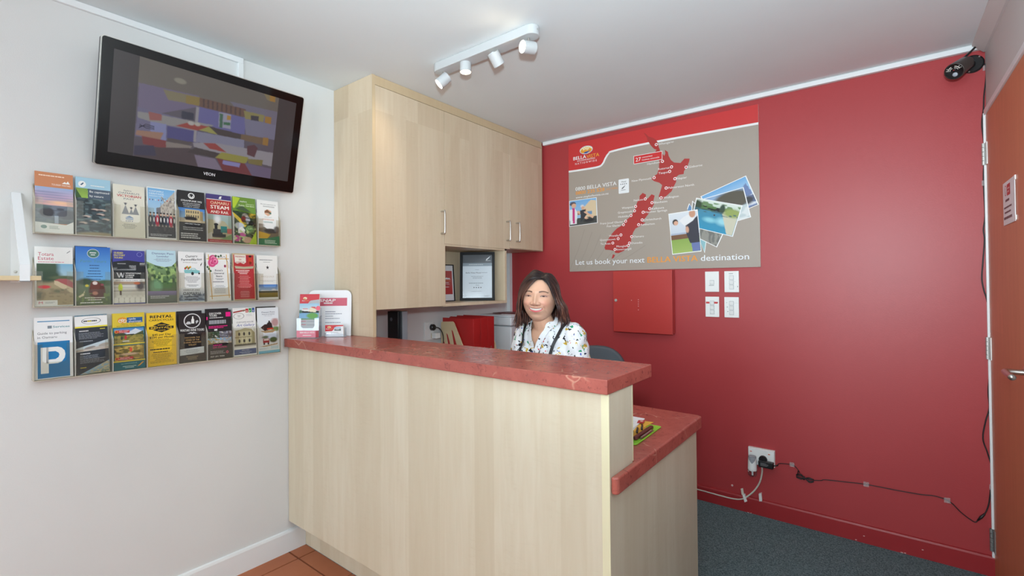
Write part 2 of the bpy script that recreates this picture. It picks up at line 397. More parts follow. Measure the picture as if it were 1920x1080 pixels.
# ================================================================== the room
XR = 2.722; YB = -8.8; HC = 2.40
fl_ = struct(box('floor', 0, XR, YB, 0, -0.06, -0.008, 'grout'))
gx, gy, pt = 0.105, -1.851, 0.315
tile_mesh = None
for i in range(-1, 9):
    for j in range(-23, 1):
        x0, x1 = gx+i*pt+0.0038, gx+(i+1)*pt-0.0038; y0, y1 = gy+j*pt+0.0038, gy+(j+1)*pt-0.0038
        x0, x1, y0, y1 = max(x0, 0.012), min(x1, XR), max(y0, YB), min(y1, -1.762)
        if x1-x0 < 0.02 or y1-y0 < 0.02: continue
        full = abs((x1-x0)-(pt-0.0076)) < 1e-4 and abs((y1-y0)-(pt-0.0076)) < 1e-4
        if full and tile_mesh is not None:
            t = bpy.data.objects.new('tile', tile_mesh); COL.objects.link(t); place(t, ((x0+x1)/2, (y0+y1)/2, -0.008), fl_)
        else:
            t = obj('tile', MB().box(x0, x1, y0, y1, -0.008, 0.0), 'terracotta_tile', fl_, 0.0)
            if full: tile_mesh = t.data
box('carpet', 0, XR, -1.762, 0, -0.008, 0.002, 'carpet_pile', fl_)
struct(box('ceiling', -0.1, XR+0.1, YB-0.1, 0.1, HC, HC+0.08, 'ceiling_paint'))
struct(box('wall_left', -0.1, 0, YB, 0, -0.06, HC, 'white_wall_paint'))
struct(box('wall_back', -0.1, XR+0.1, 0, 0.1, -0.06, HC, 'red_wall_paint'))
# right wall with the door opening, front wall with the glazed entrance
DY0, DY1, DH = -0.86, -0.012, 2.072
m = MB().box(XR, XR+0.12, YB, DY0-0.03, -0.06, HC).box(XR, XR+0.12, DY0-0.03, 0, DH+0.012, HC).box(XR, XR+0.12, DY1+0.004, 0, -0.06, DH+0.012)
struct(obj('wall_right', m, 'right_wall_paint'))
m = MB().box(-0.1, 0.1, YB-0.1, YB, -0.06, HC).box(2.2, XR+0.1, YB-0.1, YB, -0.06, HC).box(0.1, 2.2, YB-0.1, YB, 2.3, HC).box(0.1, 2.2, YB-0.1, YB, -0.06, 0.4)
struct(obj('wall_front', m, 'white_wall_paint'))
wf = MB()
for x in (0.1, 0.76, 1.46, 2.15): wf.box(x, x+0.05, YB-0.07, YB-0.02, 0.4, 2.3)
wf.box(0.1, 2.2, YB-0.07, YB-0.02, 0.4, 0.45).box(0.1, 2.2, YB-0.07, YB-0.02, 2.25, 2.3)
wn = struct(obj('window_1', wf, 'white_gloss_paint'))
for x in (0.15, 0.81, 1.51): box('pane', x, x+0.64, YB-0.05, YB-0.044, 0.45, 2.25, 'clear_acrylic', wn)
# skirtings and cornices
prof = [(0, 0), (0.014, 0), (0.014, 0.082), (0.010, 0.090), (0, 0.092)]
struct(obj('baseboard_back', MB().prism([(a, b) for a, b in prof], 0.55, XR-0.002, lambda u, v, w_: Vector((w_, -u, v))), 'red_skirting_paint'))
struct(obj('baseboard_left', MB().prism([(a, b*1.15) for a, b in prof], YB, -1.762, lambda u, v, w_: Vector((u, w_, v))), 'white_gloss_paint'))
struct(obj('baseboard_right', MB().prism([(a, b) for a, b in prof], YB, DY0-0.05, lambda u, v, w_: Vector((XR-u, w_, v))), 'white_gloss_paint'))
struct(box('trim_1', 0.345, XR, -0.026, 0, 2.374, HC, 'white_gloss_paint', bevel=0.004))
struct(obj('trim_2', MB().prism([(0, 0), (0, -0.045), (0.008, -0.045), (0.045, -0.008), (0.045, 0)], YB, -0.028, lambda u, v, w_: Vector((XR-u, w_, HC+v))), 'right_wall_paint'))
sc = MB()
for px, py, s in ((1360, 955, 2), (1403, 961, 3), (1408, 962, 2), (1620, 1005, 2), (1605, 1012, 2), (1691, 1036, 3), (1697, 1037, 2), (1730, 1031, 2)):
    c = on(1, -0.0146, px, py); sc.box(c.x-0.0016*s, c.x+0.0016*s, c.y-0.0002, c.y+0.0004, c.z-0.002, c.z+0.002)
obj('paint_chip', sc, 'scuff', bpy.data.objects['baseboard_back'])
# corner strip between the left wall and the red wall below the cupboards
struct(box('trim_3', 0.0, 0.028, -0.03, 0.0, 0.80, 1.60, 'white_gloss_paint'))

# door in the right wall
dr = struct(box('door_1', XR-0.004, XR+0.036, DY0, DY1, 0.006, DH, 'door_veneer', bevel=0.0015))
fr = MB().box(XR-0.012, XR+0.05, DY1+0.0005, DY1+0.012, 0, DH+0.012).box(XR-0.010, XR+0.05, DY0-0.03, DY1, DH+0.002, DH+0.026).box(XR-0.010, XR+0.05, DY0-0.03, DY0-0.003, 0, DH+0.02)
obj('door_frame', fr, 'white_gloss_paint', dr, 0.002)
for z, mm in ((1.897, 'steel_hinge'), (1.022, 'steel_hinge'), (0.165, 'dark_hinge')):
    h = MB(); zz = z-0.05
    for k in range(5):
        h.lathe((XR-0.012, DY1+0.002, zz+k*0.02+0.0008), (0, 0, 1), [(0, 0.007), (0.0184, 0.007)], 12)
    hg = obj('hinge', h, mm, dr)
    box('hinge_leaf', XR-0.007, XR-0.004, DY1-0.032, DY1-0.002, z-0.05, z+0.05, mm, hg)
hd = MB(); hy = -0.735; hz = 1.02
hd.tube(catmull([(XR-0.004, hy, hz), (XR-0.045, hy, hz), (XR-0.058, hy-0.006, hz), (XR-0.060, hy-0.03, hz), (XR-0.060, hy-0.13, hz-0.001)], 6), 0.0095, 12)
ho = obj('door_handle', hd, 'brushed_steel', dr, smooth=True)
obj('handle_rose', MB().lathe((XR-0.004, hy, hz), (-1, 0, 0), [(0, 0.026), (0.006, 0.026), (0.009, 0.022)], 24), 'brushed_steel', ho)

# ================================================================== reception counter and desk
ZT, TT, XE, XB_, YF, YBO = 1.0645, 0.0413, 1.756, 1.750, -1.8464, -1.685
ZD, DT, YD = 0.7927, 0.042, -1.049
ctr = empty('reception_counter', (0.9, -1.5, 0), 'pale maple laminate reception counter with a stepped end panel and recessed kick board', 'counter')
box('front_panel', 0.003, XB_-0.024, YF, YF+0.02, 0.149, ZT-TT, 'counter_maple', ctr, 0.0008)
box('edge_strip', XB_-0.024, XB_, YF-0.0004, YF+0.0008, 0.149, ZT-TT, 'pale_edging', ctr)
box('kick_board', 0.013, XB_-0.02, -1.7616, -1.745, 0.0, 0.152, 'counter_maple', ctr)
ep = [(YF+0.0008, 0.0), (YF+0.0008, ZT-TT), (YBO-0.007, ZT-TT), (YBO-0.007, ZD-DT), (-1.062, ZD-DT), (-1.062, 0.0)]
obj('end_panel', MB().prism(ep, XB_-0.024, XB_, lambda u, v, w_: Vector((w_, u, v))), 'counter_maple', ctr)
box('edge_strip', XB_-0.024, XB_+0.0004, YBO-0.007, YBO-0.0005, ZD, ZT-TT, 'pale_edging', ctr)
box('back_panel', 0.003, XB_-0.024, YBO-0.02, YBO-0.001, ZD, ZT-TT, 'counter_maple', ctr)
box('modesty_panel', 0.003, XB_-0.024, YBO-0.02, YBO-0.004, 0.0, ZD-DT, 'counter_maple', ctr)
wt = obj('counter_worktop', MB().box(0.003, XE, -1.8684, -1.5452, ZT-TT, ZT), 'red_marble_laminate', None, 0.003)
tag(wt, 'long raised worktop of red marbled laminate along the top of the reception counter', 'worktop')
# the desk surface: wraps the counter end with a rounded nose, then runs behind the counter and along the left wall
XD = 1.7715
q = [(XB_+0.0006, -1.842), (XD-0.008, -1.842), (XD, -1.834), (XD, YD-0.012), (XD-0.012, YD), (0.56, YD), (0.56, -0.03), (0.031, -0.032), (0.001, -0.032), (0.001, YBO+0.0005), (XB_+0.0006, YBO+0.0005)]
dw = obj('desk_worktop', MB().prism(q, ZD-DT-0.006, ZD, lambda u, v, w_: Vector((u, v, w_))), 'red_marble_laminate', None, 0.010, seg=3)
tag(dw, 'lower desk worktop of red marbled laminate behind the reception counter, rounded at its nose', 'worktop')
for (x0, x1, y0, y1) in ((0.5, 0.518, -0.95, -0.05),): box('support_panel', x0, x1, y0, y1, 0.002, ZD-DT-0.006, 'counter_maple', dw)

# ================================================================== wall cupboard
DC, YC = 0.3415, -1.5821
cup = empty('wall_cupboard', (0.17, -0.8, 1.0), 'tall pale maple laminate wall cupboard with three doors and an open display niche', 'cupboard')
box('end_panel', 0.001, DC, YC, YC+0.018, ZT+0.0005, HC-0.001, 'maple_laminate', cup, 0.0006)
box('edge_strip', DC-0.0005, DC+0.0012, YC, YC+0.018, ZT+0.0005, HC-0.001, 'maple_edging', cup)
box('top_rail', 0.30, DC-0.002, YC+0.018, -0.03, 2.352, HC-0.001, 'maple_edging', cup)
bd = MB()
bd.box(0.001, 0.30, YC+0.018, -1.082, 1.215, 2.352).box(0.001, 0.30, -1.082, -0.03, 1.59, 2.352)
obj('carcass', bd, 'maple_laminate', cup)
box('bottom_panel', 0.001, DC-0.019, YC+0.018, -1.082, 1.2, 1.215, 'maple_laminate', cup)
box('bottom_panel', 0.001, DC-0.019, -0.474, -0.03, 1.572, 1.59, 'maple_laminate', cup)
box('niche_top', 0.001, DC-0.004, -1.064, -0.474, 1.555, 1.572, 'maple_laminate', cup)
box('niche_side', 0.001, DC-0.004, -1.082, -1.064, 1.198, 1.59, 'maple_laminate', cup)
box('niche_side', 0.001, DC-0.004, -0.492, -0.474, 1.198, 1.572, 'maple_laminate', cup)
box('niche_shelf', 0.001, DC-0.004, -1.064, -0.492, 1.198, 1.216, 'maple_laminate', cup)
box('niche_back', 0.001, 0.008, -1.064, -0.492, 1.216, 1.555, 'maple_laminate', cup)
box('side_panel', 0.001, DC, -0.030, -0.0275, 1.572, 2.372, 'maple_edging', cup)
for (a, b, z0, z1, hy_) in ((YC+0.0195, -1.0725, 1.202, 2.349, -1.10), (-1.0695, -0.4415, 1.567, 2.349, -0.474), (-0.4385, -0.032, 1.575, 2.349, -0.364)):
    d = box('cupboard_door', DC-0.018, DC, a, b, z0, z1, 'maple_laminate', cup, 0.001)
    zc = 1.69
    path = [(DC, hy_, zc-0.064), (DC+0.022, hy_, zc-0.064), (DC+0.031, hy_, zc-0.056), (DC+0.031, hy_, zc+0.056), (DC+0.022, hy_, zc+0.064), (DC, hy_, zc+0.064)]
    obj('door_handle', MB().tube(catmull(path, 5), 0.0052, 10), 'brushed_steel', d, smooth=True)

# ================================================================== ceiling track light
TX0, TX1, TY = 0.648, 1.248, -1.428
tl = empty('track_light', ((TX0+TX1)/2, TY, HC-0.04), 'white ceiling track light with four small cylindrical spot heads', 'ceiling light')
bar = rrect(TX0, TY-0.034, TX1, TY+0.034, 0.0335, 8)
obj('bar', MB().prism(bar, HC-0.040, HC-0.0005, lambda u, v, w_: Vector((u, v, w_))), 'lamp_white', tl, 0.003)
CP = ray(930, 110)
heads = [((831, 151), -CR*0.72-CF*0.14+Vector((0, 0, -0.66)), True), ((873, 124), -CF*0.04+Vector((0, 0, -1)), True), ((930, 110), CR*0.5+CF*0.5+Vector((0, 0, -0.75)), True), ((990, 89), -CR*0.84-CF*0.50+Vector((0, 0, -0.12)), True)]
for (px, py), dr_, lit in heads:
    c = on(1, TY, px, py); d = Vector(dr_).normalized(); R_, L_ = 0.0265, 0.058
    h = obj('spot_head', MB().lathe(c-d*L_/2, d, [(0.006, R_-0.003), (0.0, R_-0.002), (0.0, R_), (L_, R_), (L_, R_-0.002), (L_-0.002, R_-0.002)], 28, cap=False), 'lamp_white', tl); smooth_auto(h)
    obj('spot_back', MB().lathe(c-d*(L_/2-0.010), d, [(0, R_-0.0025), (0.001, R_-0.0025)], 24), 'lamp_inside', h)
    obj('lamp_lens', MB().lathe(c+d*(L_/2-0.003), d, [(0, R_-0.0022), (0.002, R_-0.0022)], 28), 'lamp_glow', h)
    top = Vector((c.x+0.004, TY, HC-0.040)); obj('swivel_pin', MB().tube([top, c-d*0.005], 0.0042, 10), 'brushed_steel', tl)
    sl = bpy.data.lights.new('spot_lamp', 'SPOT'); sl.energy = (3.6, 6.0, 6.0, 0.8)[len([o for o in bpy.data.lights if o.name.startswith('spot_lamp')])-1]; sl.color = (1.0, 0.80, 0.56); sl.spot_size = 1.9; sl.spot_blend = 0.8; sl.shadow_soft_size = 0.022
    so = bpy.data.objects.new('spot_lamp', sl); COL.objects.link(so); so.location = c+d*(L_/2+0.003); so.rotation_euler = d.to_track_quat('-Z', 'Y').to_euler()
obj('end_screw', MB().lathe((TX1-0.001, TY-0.004, HC-0.02), (1, -0.1, 0), [(0, 0.003), (0.002, 0.003)], 10), 'brushed_steel', tl)
# cable trunking on the left wall
tk = empty('cable_trunking', (0.01, -2.07, 2.3), 'slim white cable trunking along the ceiling edge turning down behind the television', 'cable duct')
box('duct', 0.0, 0.014, YB+0.2, -2.066, HC-0.026, HC-0.0005, 'white_gloss_paint', tk, 0.002)
box('duct', 0.0, 0.0145, -2.090, -2.066, 2.10, HC-0.026, 'white_gloss_paint', tk, 0.002)

# ================================================================== television
tv_y, tv_w, tv_z, tv_h, tv_t, tv_x = -2.624, 0.772, 1.789, 0.462, 0.233, 0.062
TU = Vector((0, 1, 0)); TV_ = Vector((math.sin(tv_t), 0, math.cos(tv_t))); TN = TU.cross(TV_).normalized()
if TN.x < 0: TN = -TN
TO = Vector((tv_x, tv_y, tv_z))
tvp = lambda u, v, n: TO+TU*u+TV_*v+TN*n
tv = empty('television', (0.1, tv_y+tv_w/2, tv_z), 'black flat television tilted down on the white wall above the brochure racks', 'television')
obj('cabinet', MB().prism(rrect(0, 0, tv_w, tv_h, 0.008), -0.038, -0.002, tvp), 'dark_grey_plastic', tv, 0.004)
obj('bezel', MB().prism(rrect(0.001, 0.001, tv_w-0.001, tv_h-0.001, 0.009), -0.002, 0.004, tvp), 'black_gloss', tv, 0.002)
obj('rim', MB().prism(rrect(-0.002, -0.002, tv_w+0.002, tv_h+0.002, 0.010), -0.0075, -0.0022, tvp), 'brushed_steel', tv)
mb_ = MB().box(0, 0.012, tv_y+0.25, tv_y+0.52, tv_z+0.08, tv_z+0.36)
mb_.tube([(0.012, tv_y+0.30, tv_z+0.12), tvp(0.30, 0.12, -0.036)], 0.01, 8).tube([(0.012, tv_y+0.30, tv_z+0.30), tvp(0.30, 0.34, -0.036)], 0.01, 8).tube([(0.012, tv_y+0.47, tv_z+0.30), tvp(0.47, 0.34, -0.036)], 0.01, 8)
obj('wall_bracket', mb_, 'black_plastic', tv)
def tv_uv(px, py):
    d = ray(px, py); k = (TO-CC).dot(TN)/d.dot(TN); P = CC+d*k-TO; return P.dot(TU), P.dot(TV_)
SX0, SX1, SY0, SY1 = 0.036, tv_w-0.036, 0.052, tv_h-0.036     # lit screen rectangle, local
scr = Print(lambda x, y, n: tvp(x, y, 0.0042+n)); scr.H = scr.W = 1
scr.R(SX0, SY0, SX1, SY1, (62, 58, 58)); scr.up()
iu0 = tv_uv(255, 200)[0]; iu1 = tv_uv(514, 260)[0]
im = Img(340, 250, 5)
def tp(zx, zy):                        # point of the 4x study of the screen -> image uv
    u, v = tv_uv(230+zx/4.0, 80+zy/4.0); return (u-iu0)/(iu1-iu0), 1-(v-SY0)/(SY1-SY0)
def tpoly(pts, c, al=1.0): im.poly([tp(*q_) for q_ in pts], c, al)
im.grad((92, 88, 96), (84, 76, 86))
tpoly([(120, 90), (1190, 400), (1170, 560), (110, 330)], (104, 98, 88))
tpoly([(120, 300), (570, 400), (570, 480), (110, 560)], (112, 102, 128))
tpoly([(300, 350), (580, 410), (575, 470), (340, 430)], (132, 124, 76), 0.8)
tpoly([(475, 395), (575, 412), (570, 475), (470, 455)], (138, 118, 54))
tpoly([(1040, 345), (1150, 375), (1140, 450), (1080, 430)], (132, 118, 78)); tpoly([(1100, 385), (1142, 395), (1138, 445), (1100, 438)], (160, 118, 40))
tpoly([(800, 440), (1160, 520), (1155, 640), (920, 580)], (112, 108, 124))
tpoly([(110, 480), (330, 540), (520, 590), (560, 600), (560, 760), (90, 700)], (108, 104, 132))
tpoly([(570, 480), (920, 565), (910, 720), (560, 620)], (100, 98, 150)); tpoly([(720, 520), (810, 540), (805, 650), (715, 630)], (150, 150, 168))
tpoly([(575, 412), (920, 500), (915, 560), (572, 480)], (104, 76, 58))
for k in range(9):
    x = 600+k*34; tpoly([(x, 420+k*8.6), (x+12, 423+k*8.6), (x+10, 485+k*8.2), (x-2, 482+k*8.2)], (74, 54, 46))
tpoly([(725, 530), (750, 535), (745, 640), (722, 635)], (58, 100, 74)); tpoly([(780, 545), (808, 550), (805, 582), (778, 578)], (170, 130, 48)); tpoly([(755, 595), (805, 600), (803, 622), (752, 615)], (52, 104, 66))
tpoly([(440, 512), (530, 528), (530, 582), (438, 568)], (44, 48, 62))
tpoly([(550, 480), (572, 484), (545, 745), (525, 740)], (150, 146, 150))
tpoly([(905, 510), (1060, 545), (1050, 595), (915, 570)], (138, 130, 74)); tpoly([(958, 545), (1018, 552), (1016, 590), (958, 580)], (54, 50, 54)); tpoly([(1065, 552), (1112, 560), (1108, 612), (1062, 600)], (156, 116, 40))
tpoly([(910, 570), (1150, 620), (1140, 730), (920, 690)], (118, 116, 138))
tpoly([(110, 515), (300, 545), (680, 620), (640, 640), (540, 660), (200, 590), (110, 560)], (142, 140, 138))
tpoly([(395, 622), (480, 600), (650, 630), (560, 658)], (150, 60, 46)); im.ell(*tp(510, 604), 0.022, 0.022, (176, 172, 166)); im.ell(*tp(558, 612), 0.02, 0.02, (176, 172, 160))
tpoly([(570, 655), (640, 630), (700, 650), (708, 690)], (150, 148, 74))
tpoly([(640, 625), (900, 690), (880, 725), (710, 690)], (62, 52, 46)); tpoly([(885, 685), (1050, 715), (1040, 765), (880, 725)], (110, 88, 60)); tpoly([(1050, 710), (1090, 715), (1085, 775), (1045, 765)], (150, 112, 44))
tpoly([(205, 590), (325, 612), (322, 735), (270, 725), (205, 660)], (130, 134, 176)); tpoly([(330, 625), (530, 662), (525, 750), (330, 715)], (72, 70, 124)); tpoly([(330, 712), (530, 748), (470, 775), (330, 735)], (84, 74, 70))
tpoly([(100, 655), (305, 675), (280, 725), (95, 690)], (156, 118, 96)); tpoly([(140, 700), (325, 735), (322, 795), (150, 760)], (126, 54, 50))
tpoly([(322, 740), (520, 775), (480, 820), (322, 800)], (134, 124, 116))
tpoly([(560, 665), (910, 730), (905, 790), (545, 745)], (128, 128, 150))
tpoly([(525, 750), (690, 752), (910, 790), (1140, 830), (1120, 930), (880, 870), (530, 780)], (146, 142, 148))
tpoly([(90, 780), (500, 790), (760, 1000), (560, 950), (80, 880)], (72, 58, 58)); tpoly([(85, 770), (230, 770), (250, 850), (80, 840)], (52, 50, 72))
tpoly([(600, 752), (690, 755), (780, 825), (650, 795)], (148, 58, 46)); tpoly([(540, 785), (730, 830), (690, 865), (480, 820)], (60, 50, 44)); tpoly([(740, 820), (940, 860), (920, 910), (690, 862)], (146, 140, 52))
tpoly([(700, 865), (930, 910), (960, 960), (975, 1030), (760, 985)], (112, 42, 40)); tpoly([(750, 880), (880, 905), (870, 935), (745, 910)], (134, 130, 182)); tpoly([(535, 840), (690, 870), (770, 1000), (570, 960)], (124, 112, 130))
tpoly([(910, 900), (1130, 950), (1110, 1060), (985, 1030)], (104, 92, 118))
tpoly([(930, 775), (985, 765), (1010, 790), (985, 860), (930, 840)], (84, 44, 46)); tpoly([(930, 870), (1050, 880), (1040, 925), (940, 905)], (120, 108, 52)); tpoly([(190, 515), (290, 540), (290, 585), (200, 580)], (150, 88, 80))
im.ell(*tp(430, 288), 0.04, 0.028, (140, 136, 120))
for _ in range(2):
    pa_ = np.pad(im.a, ((1, 1), (1, 1), (0, 0)), 'edge'); im.a = (pa_[1:-1, 1:-1]*2+pa_[:-2, 1:-1]+pa_[2:, 1:-1]+pa_[1:-1, :-2]+pa_[1:-1, 2:])/6
im.a = im.a*0.80+np.array(lin((92, 86, 98)))*0.16  # grey veil mixed into the picture, imitating reflected haze on the glass
scr.IQ([(iu0, SY1), (iu1, SY1), (iu1, SY0), (iu0, SY0)], im); scr.up()
for k in range(4):
    a = [tp(118+k*2, 640-k*10), tp(170, 610+k*10), tp(235, 628+k*8)]
    scr.L([(iu0+(iu1-iu0)*a_[0], SY1-(SY1-SY0)*a_[1]) for a_ in a], 0.0022, (52, 50, 68))
NTs = NT('screen_picture', rough=0.1, spec=0.5); aa = NTs.n('ShaderNodeAttribute', attribute_name='Col')
NTs.b.inputs['Base Color'].default_value = (0.012, 0.012, 0.014, 1); NTs.l(aa.outputs['Color'], NTs.b.inputs['Emission Color']); NTs.b.inputs['Emission Strength'].default_value = 0.74
obj('screen', scr, 'screen_picture', tv, recalc=False)
lg = Print(lambda x, y, n: tvp(x, 0.0285-y, 0.0042+n)); lu = tv_uv(391, 332)[0]; lg.T('VEON', lu, 0.0, 0.046, 0.0125, (226, 226, 228), 1)
obj('maker_lettering', lg, 'printed_board', tv, recalc=False)

# ================================================================== brochure racks on the left wall
RY0, PW = -2.782, 0.1100
rows = [1.524, 1.262, 1.005]
row_names = ['upper', 'middle', 'lower']
def pocket_front(m, y0, y1, z0, x):       # one front lip with its U-shaped finger cut-out
    pts = [(y0, z0), (y1, z0), (y1, z0+0.125), (y1-0.020, z0+0.125), (y1-0.020, z0+0.066), (y1-0.026, z0+0.060), (y0+0.026, z0+0.060), (y0+0.020, z0+0.066), (y0+0.020, z0+0.125), (y0, z0+0.125)]
    m.prism(pts, x, x+0.002, lambda u, v, w_: Vector((w_, u, v)))
for r, z0 in enumerate(rows):
    for h in range(2):
        ya = RY0+h*4*PW; yb = ya+4*PW-0.002
        rk = empty('brochure_rack', (0.02, (ya+yb)/2, z0), ('smoky clear acrylic four-pocket brochure rack of the %s row, ' % row_names[r])+('beside the timber shelf' if h == 0 else 'beside the maple cupboard'), 'brochure rack', 'acrylic brochure racks on the white wall')
        box('back_panel', 0.0005, 0.0025, ya, yb, z0, z0+0.175, 'smoky_acrylic', rk)
        box('base_ledge', 0.0005, 0.042, ya, yb, z0-0.003, z0, 'acrylic_edge', rk)
        for k in range(5):
            y = ya+min(k*PW, 4*PW-0.004)
            side = [(0.0025, z0), (0.040, z0), (0.040, z0+0.125), (0.0025, z0+0.17)]
            obj('divider', MB().prism(side, y, y+0.002, lambda u, v, w_: Vector((u, w_, v))), 'acrylic_edge' if k in (0, 4) else 'acrylic_divider', rk)
        for k in range(4):
            m = MB(); pocket_front(m, ya+k*PW+0.002, ya+(k+1)*PW-0.004, z0, 0.040); obj('front_lip', m, 'smoky_acrylic', rk)

# ------------------------------------------------------------------ covers (x right, y down, both 0..1)
W_ = (244, 244, 242); K_ = (28, 26, 28)
def im_(fn, nx=44, ny=60, seed=1):
    i = Img(int(nx*1.6), int(ny*1.6), seed); fn(i); return i
def c_sunset(p):
    p.R(0, 0, 1, .245, (205, 132, 88)); p.up().G(.1, .045, .9, .068, 1, (250, 225, 205), .7); p.T('TOURISM WAITAKI', .68, .195, .5, .03, (250, 236, 226)); p.Q([(.70, .165), (.78, .13), (.82, .15), (.86, .115), (.92, .165)], W_)
    def f(i):
        i.grad((150, 176, 214), (206, 176, 204), 0, .25).grad((206, 176, 204), (236, 186, 178), .25, .5).grad((120, 126, 142), (112, 118, 120), .5, 1)
        for a in range(5): i.ell(.3+.1*a, .14+.07*a, .5, .025, (128, 134, 170), .5, .7)
        i.ell(.66, .42, .3, .05, (250, 200, 160), .6); i.speck((96, 102, 116), 8, 30, .5, .5, .95); i.ell(.30, .70, .19, .14, (62, 58, 64)); i.ell(.84, .74, .26, .13, (92, 92, 100)); i.ell(.66, .60, .10, .03, (74, 74, 84)); i.rect(.50, .78, .60, 1, (166, 178, 196)); i.ell(.08, .55, .3, .06, (96, 116, 116), .4, .7)
    p.I(0, .245, 1, .845, im_(f, 50, 60)); p.up().Q([(0, .83), (.80, .86), (1, .80), (1, 1), (0, 1)], W_); p.up().E(.22, .905, .08, .03, (120, 150, 140)); p.G(.36, .885, .66, .94, 3, (150, 160, 150))
def c_penguin(p):
    p.R(0, 0, 1, .19, (166, 206, 226)); p.up().E(.18, .12, .11, .055, W_); p.up().Q([(.12, .135), (.2, .09), (.23, .1), (.17, .14)], (60, 90, 120)); p.G(.42, .115, .9, .145, 1, W_)
    p.I(0, .19, .34, .36, im_(lambda i: (i.fill((52, 84, 34)), [i.poly([(.5+.06*a, 1), (.1*a, 0), (.1*a+.05, 0), (.5+.06*a+.05, 1)], (168, 206, 84)) for a in range(10)]), 24, 24)); p.R(.34, .19, 1, .36, (76, 90, 108))
    p.up().T('Be captivated', .39, .235, .57, .036, W_, .3, 'L'); p.T('by nature', .39, .31, .4, .036, W_, .3, 'L')
    def f(i):
        i.fill((62, 78, 84)).speck((104, 124, 128), 7, 20, .55).speck((38, 46, 52), 10, 24, .5)
        for a, (x, y) in enumerate(((.55, .3), (.7, .42), (.3, .5), (.5, .62), (.85, .55), (.2, .68), (.75, .3))): i.ell(x, y, .11, .03, (214, 190, 176), .3); i.ell(x-.06, y+.025, .10, .025, (36, 40, 50), .3)
        i.ell(.6, 1.0, .6, .08, (166, 148, 110), .3)
    p.I(0, .36, 1, 1, im_(f, 44, 50, 3))
def c_victorian(p):
    p.R(0, 0, 1, 1, (232, 228, 212)); p.up().T('Explore', .45, .105, .24, .03, (60, 70, 96), 0, slant=.25); p.T("OAMARU'S", .5, .155, .66, .034, (128, 132, 136), .8); p.T('VICTORIAN', .5, .21, .76, .044, (190, 52, 56), 1.6); p.T('PAST', .5, .265, .34, .032, (128, 132, 136), .8)
    for cx, hh in ((.38, .24), (.56, .15), (.70, .22)):
        b = .56; p.Q([(cx, b-hh*.75), (cx+.10*hh/.2, b), (cx-.10*hh/.2, b)], (150, 152, 152)); p.E(cx, b-hh*.83, .035, .022, (110, 110, 112)); p.R(cx-.06, b-hh*.9, cx+.06, b-hh*.87, (90, 90, 92))
    p.Q([(.36, .63), (.5, .585), (.64, .63)], (140, 160, 184)); p.R(.38, .64, .62, .66, (150, 168, 190)); p.T('CITY', .5, .69, .24, .024, (60, 84, 124), 1.4); p.G(.2, .74, .8, .84, 4, (158, 158, 150), .4, True)
def c_walk(p):
    p.R(0, 0, 1, 1, W_); p.up()
    def f(i):
        i.grad((120, 182, 232), (176, 210, 236), 0, .5).fill((150, 190, 228)); i.grad((122, 184, 232), (184, 214, 236), 0, .55)
        i.poly([(.35, .42), (1, .02), (1, .8), (.35, .62)], (196, 188, 176)); i.poly([(.3, .4), (.45, .38), (.45, .65), (.3, .65)], (120, 118, 122)); i.speck((150, 142, 134), 30, 30, .55, .15, .7, .45, 1); i.rect(0, .58, 1, 1, (186, 176, 160))
        for a in range(8):
            x = .08+a*.125; c = ((40, 42, 52), (60, 62, 78), (176, 46, 66), (44, 40, 44))[a % 4]; i.ell(x, .66, .075, .13, c, .1); i.ell(x, .53, .032, .03, (214, 176, 150), .1); i.ell(x, .505, .04, .018, (50, 46, 50), .1); i.ell(x, .64, .022, .05, (232, 230, 228), .2)
        i.rect(0, .78, 1, 1, (52, 52, 58)); i.speck((78, 76, 80), 12, 20, .6, .78, 1)
    p.I(.03, .02, .97, .97, im_(f, 44, 64)); p.up().T('OAMARU', .08, .075, .48, .034, (232, 244, 252), .8, 'L'); p.T('HERITAGE', .08, .125, .50, .034, (232, 244, 252), .8, 'L'); p.T('WALKING TOUR', .08, .17, .48, .024, (232, 244, 252), .6, 'L'); p.G(.1, .9, .9, .95, 2, (210, 210, 214), .4)
    for a in range(9): x = .07+a*.1; p.Q([(x, .235), (x+.05, .235), (x+.025, .265)], ((190, 50, 60), (60, 60, 110), W_)[a % 3])
def c_steampunk(p):
    p.R(0, 0, 1, 1, (38, 36, 38)); p.up().O(.5, .095, .125, .06, .72, W_); p.Q([(.42, .07), (.5, .13), (.58, .07), (.55, .13), (.5, .15), (.45, .13)], W_); p.T('STEAMPUNK HQ', .5, .20, .78, .034, W_, 1.2); p.T("NEW ZEALAND'S PREMIERE", .5, .25, .66, .02, (226, 226, 226), .5); p.T('STEAMPUNK EXPERIENCE', .5, .285, .62, .02, (226, 226, 226), .5); p.T('1 ITCHEN ST, OAMARU', .5, .32, .58, .02, (226, 226, 226), .5)
    def f(i): i.grad((62, 124, 196), (160, 198, 226)).rect(.25, .1, .8, .85, (206, 186, 140)).rect(.8, .18, .92, .85, (172, 148, 104)); [i.rect(.29+.085*a, .18+.3*b, .335+.085*a, .36+.3*b, (92, 84, 74)) for a in range(6) for b in range(2)]; i.ell(.45, .75, .26, .16, (40, 34, 34)).rect(0, .85, 1, 1, (196, 178, 146)).ell(.1, .8, .16, .1, (172, 164, 150))
    p.I(0, .345, 1, .63, im_(f, 44, 30)); p.R(.2, .63, .85, .69, (14, 14, 16)); p.up().T('OPEN DAILY 10am-5pm', .52, .66, .58, .022, W_, .6); p.T('RETRO FUTURISTIC SCI-FI ART', .54, .735, .74, .02, (226, 226, 226), .5); p.T('MOVIES, SCULPTURE & SOUND', .54, .775, .74, .02, (226, 226, 226), .5); p.G(.08, .84, .9, .96, 3, (214, 214, 214), .5)
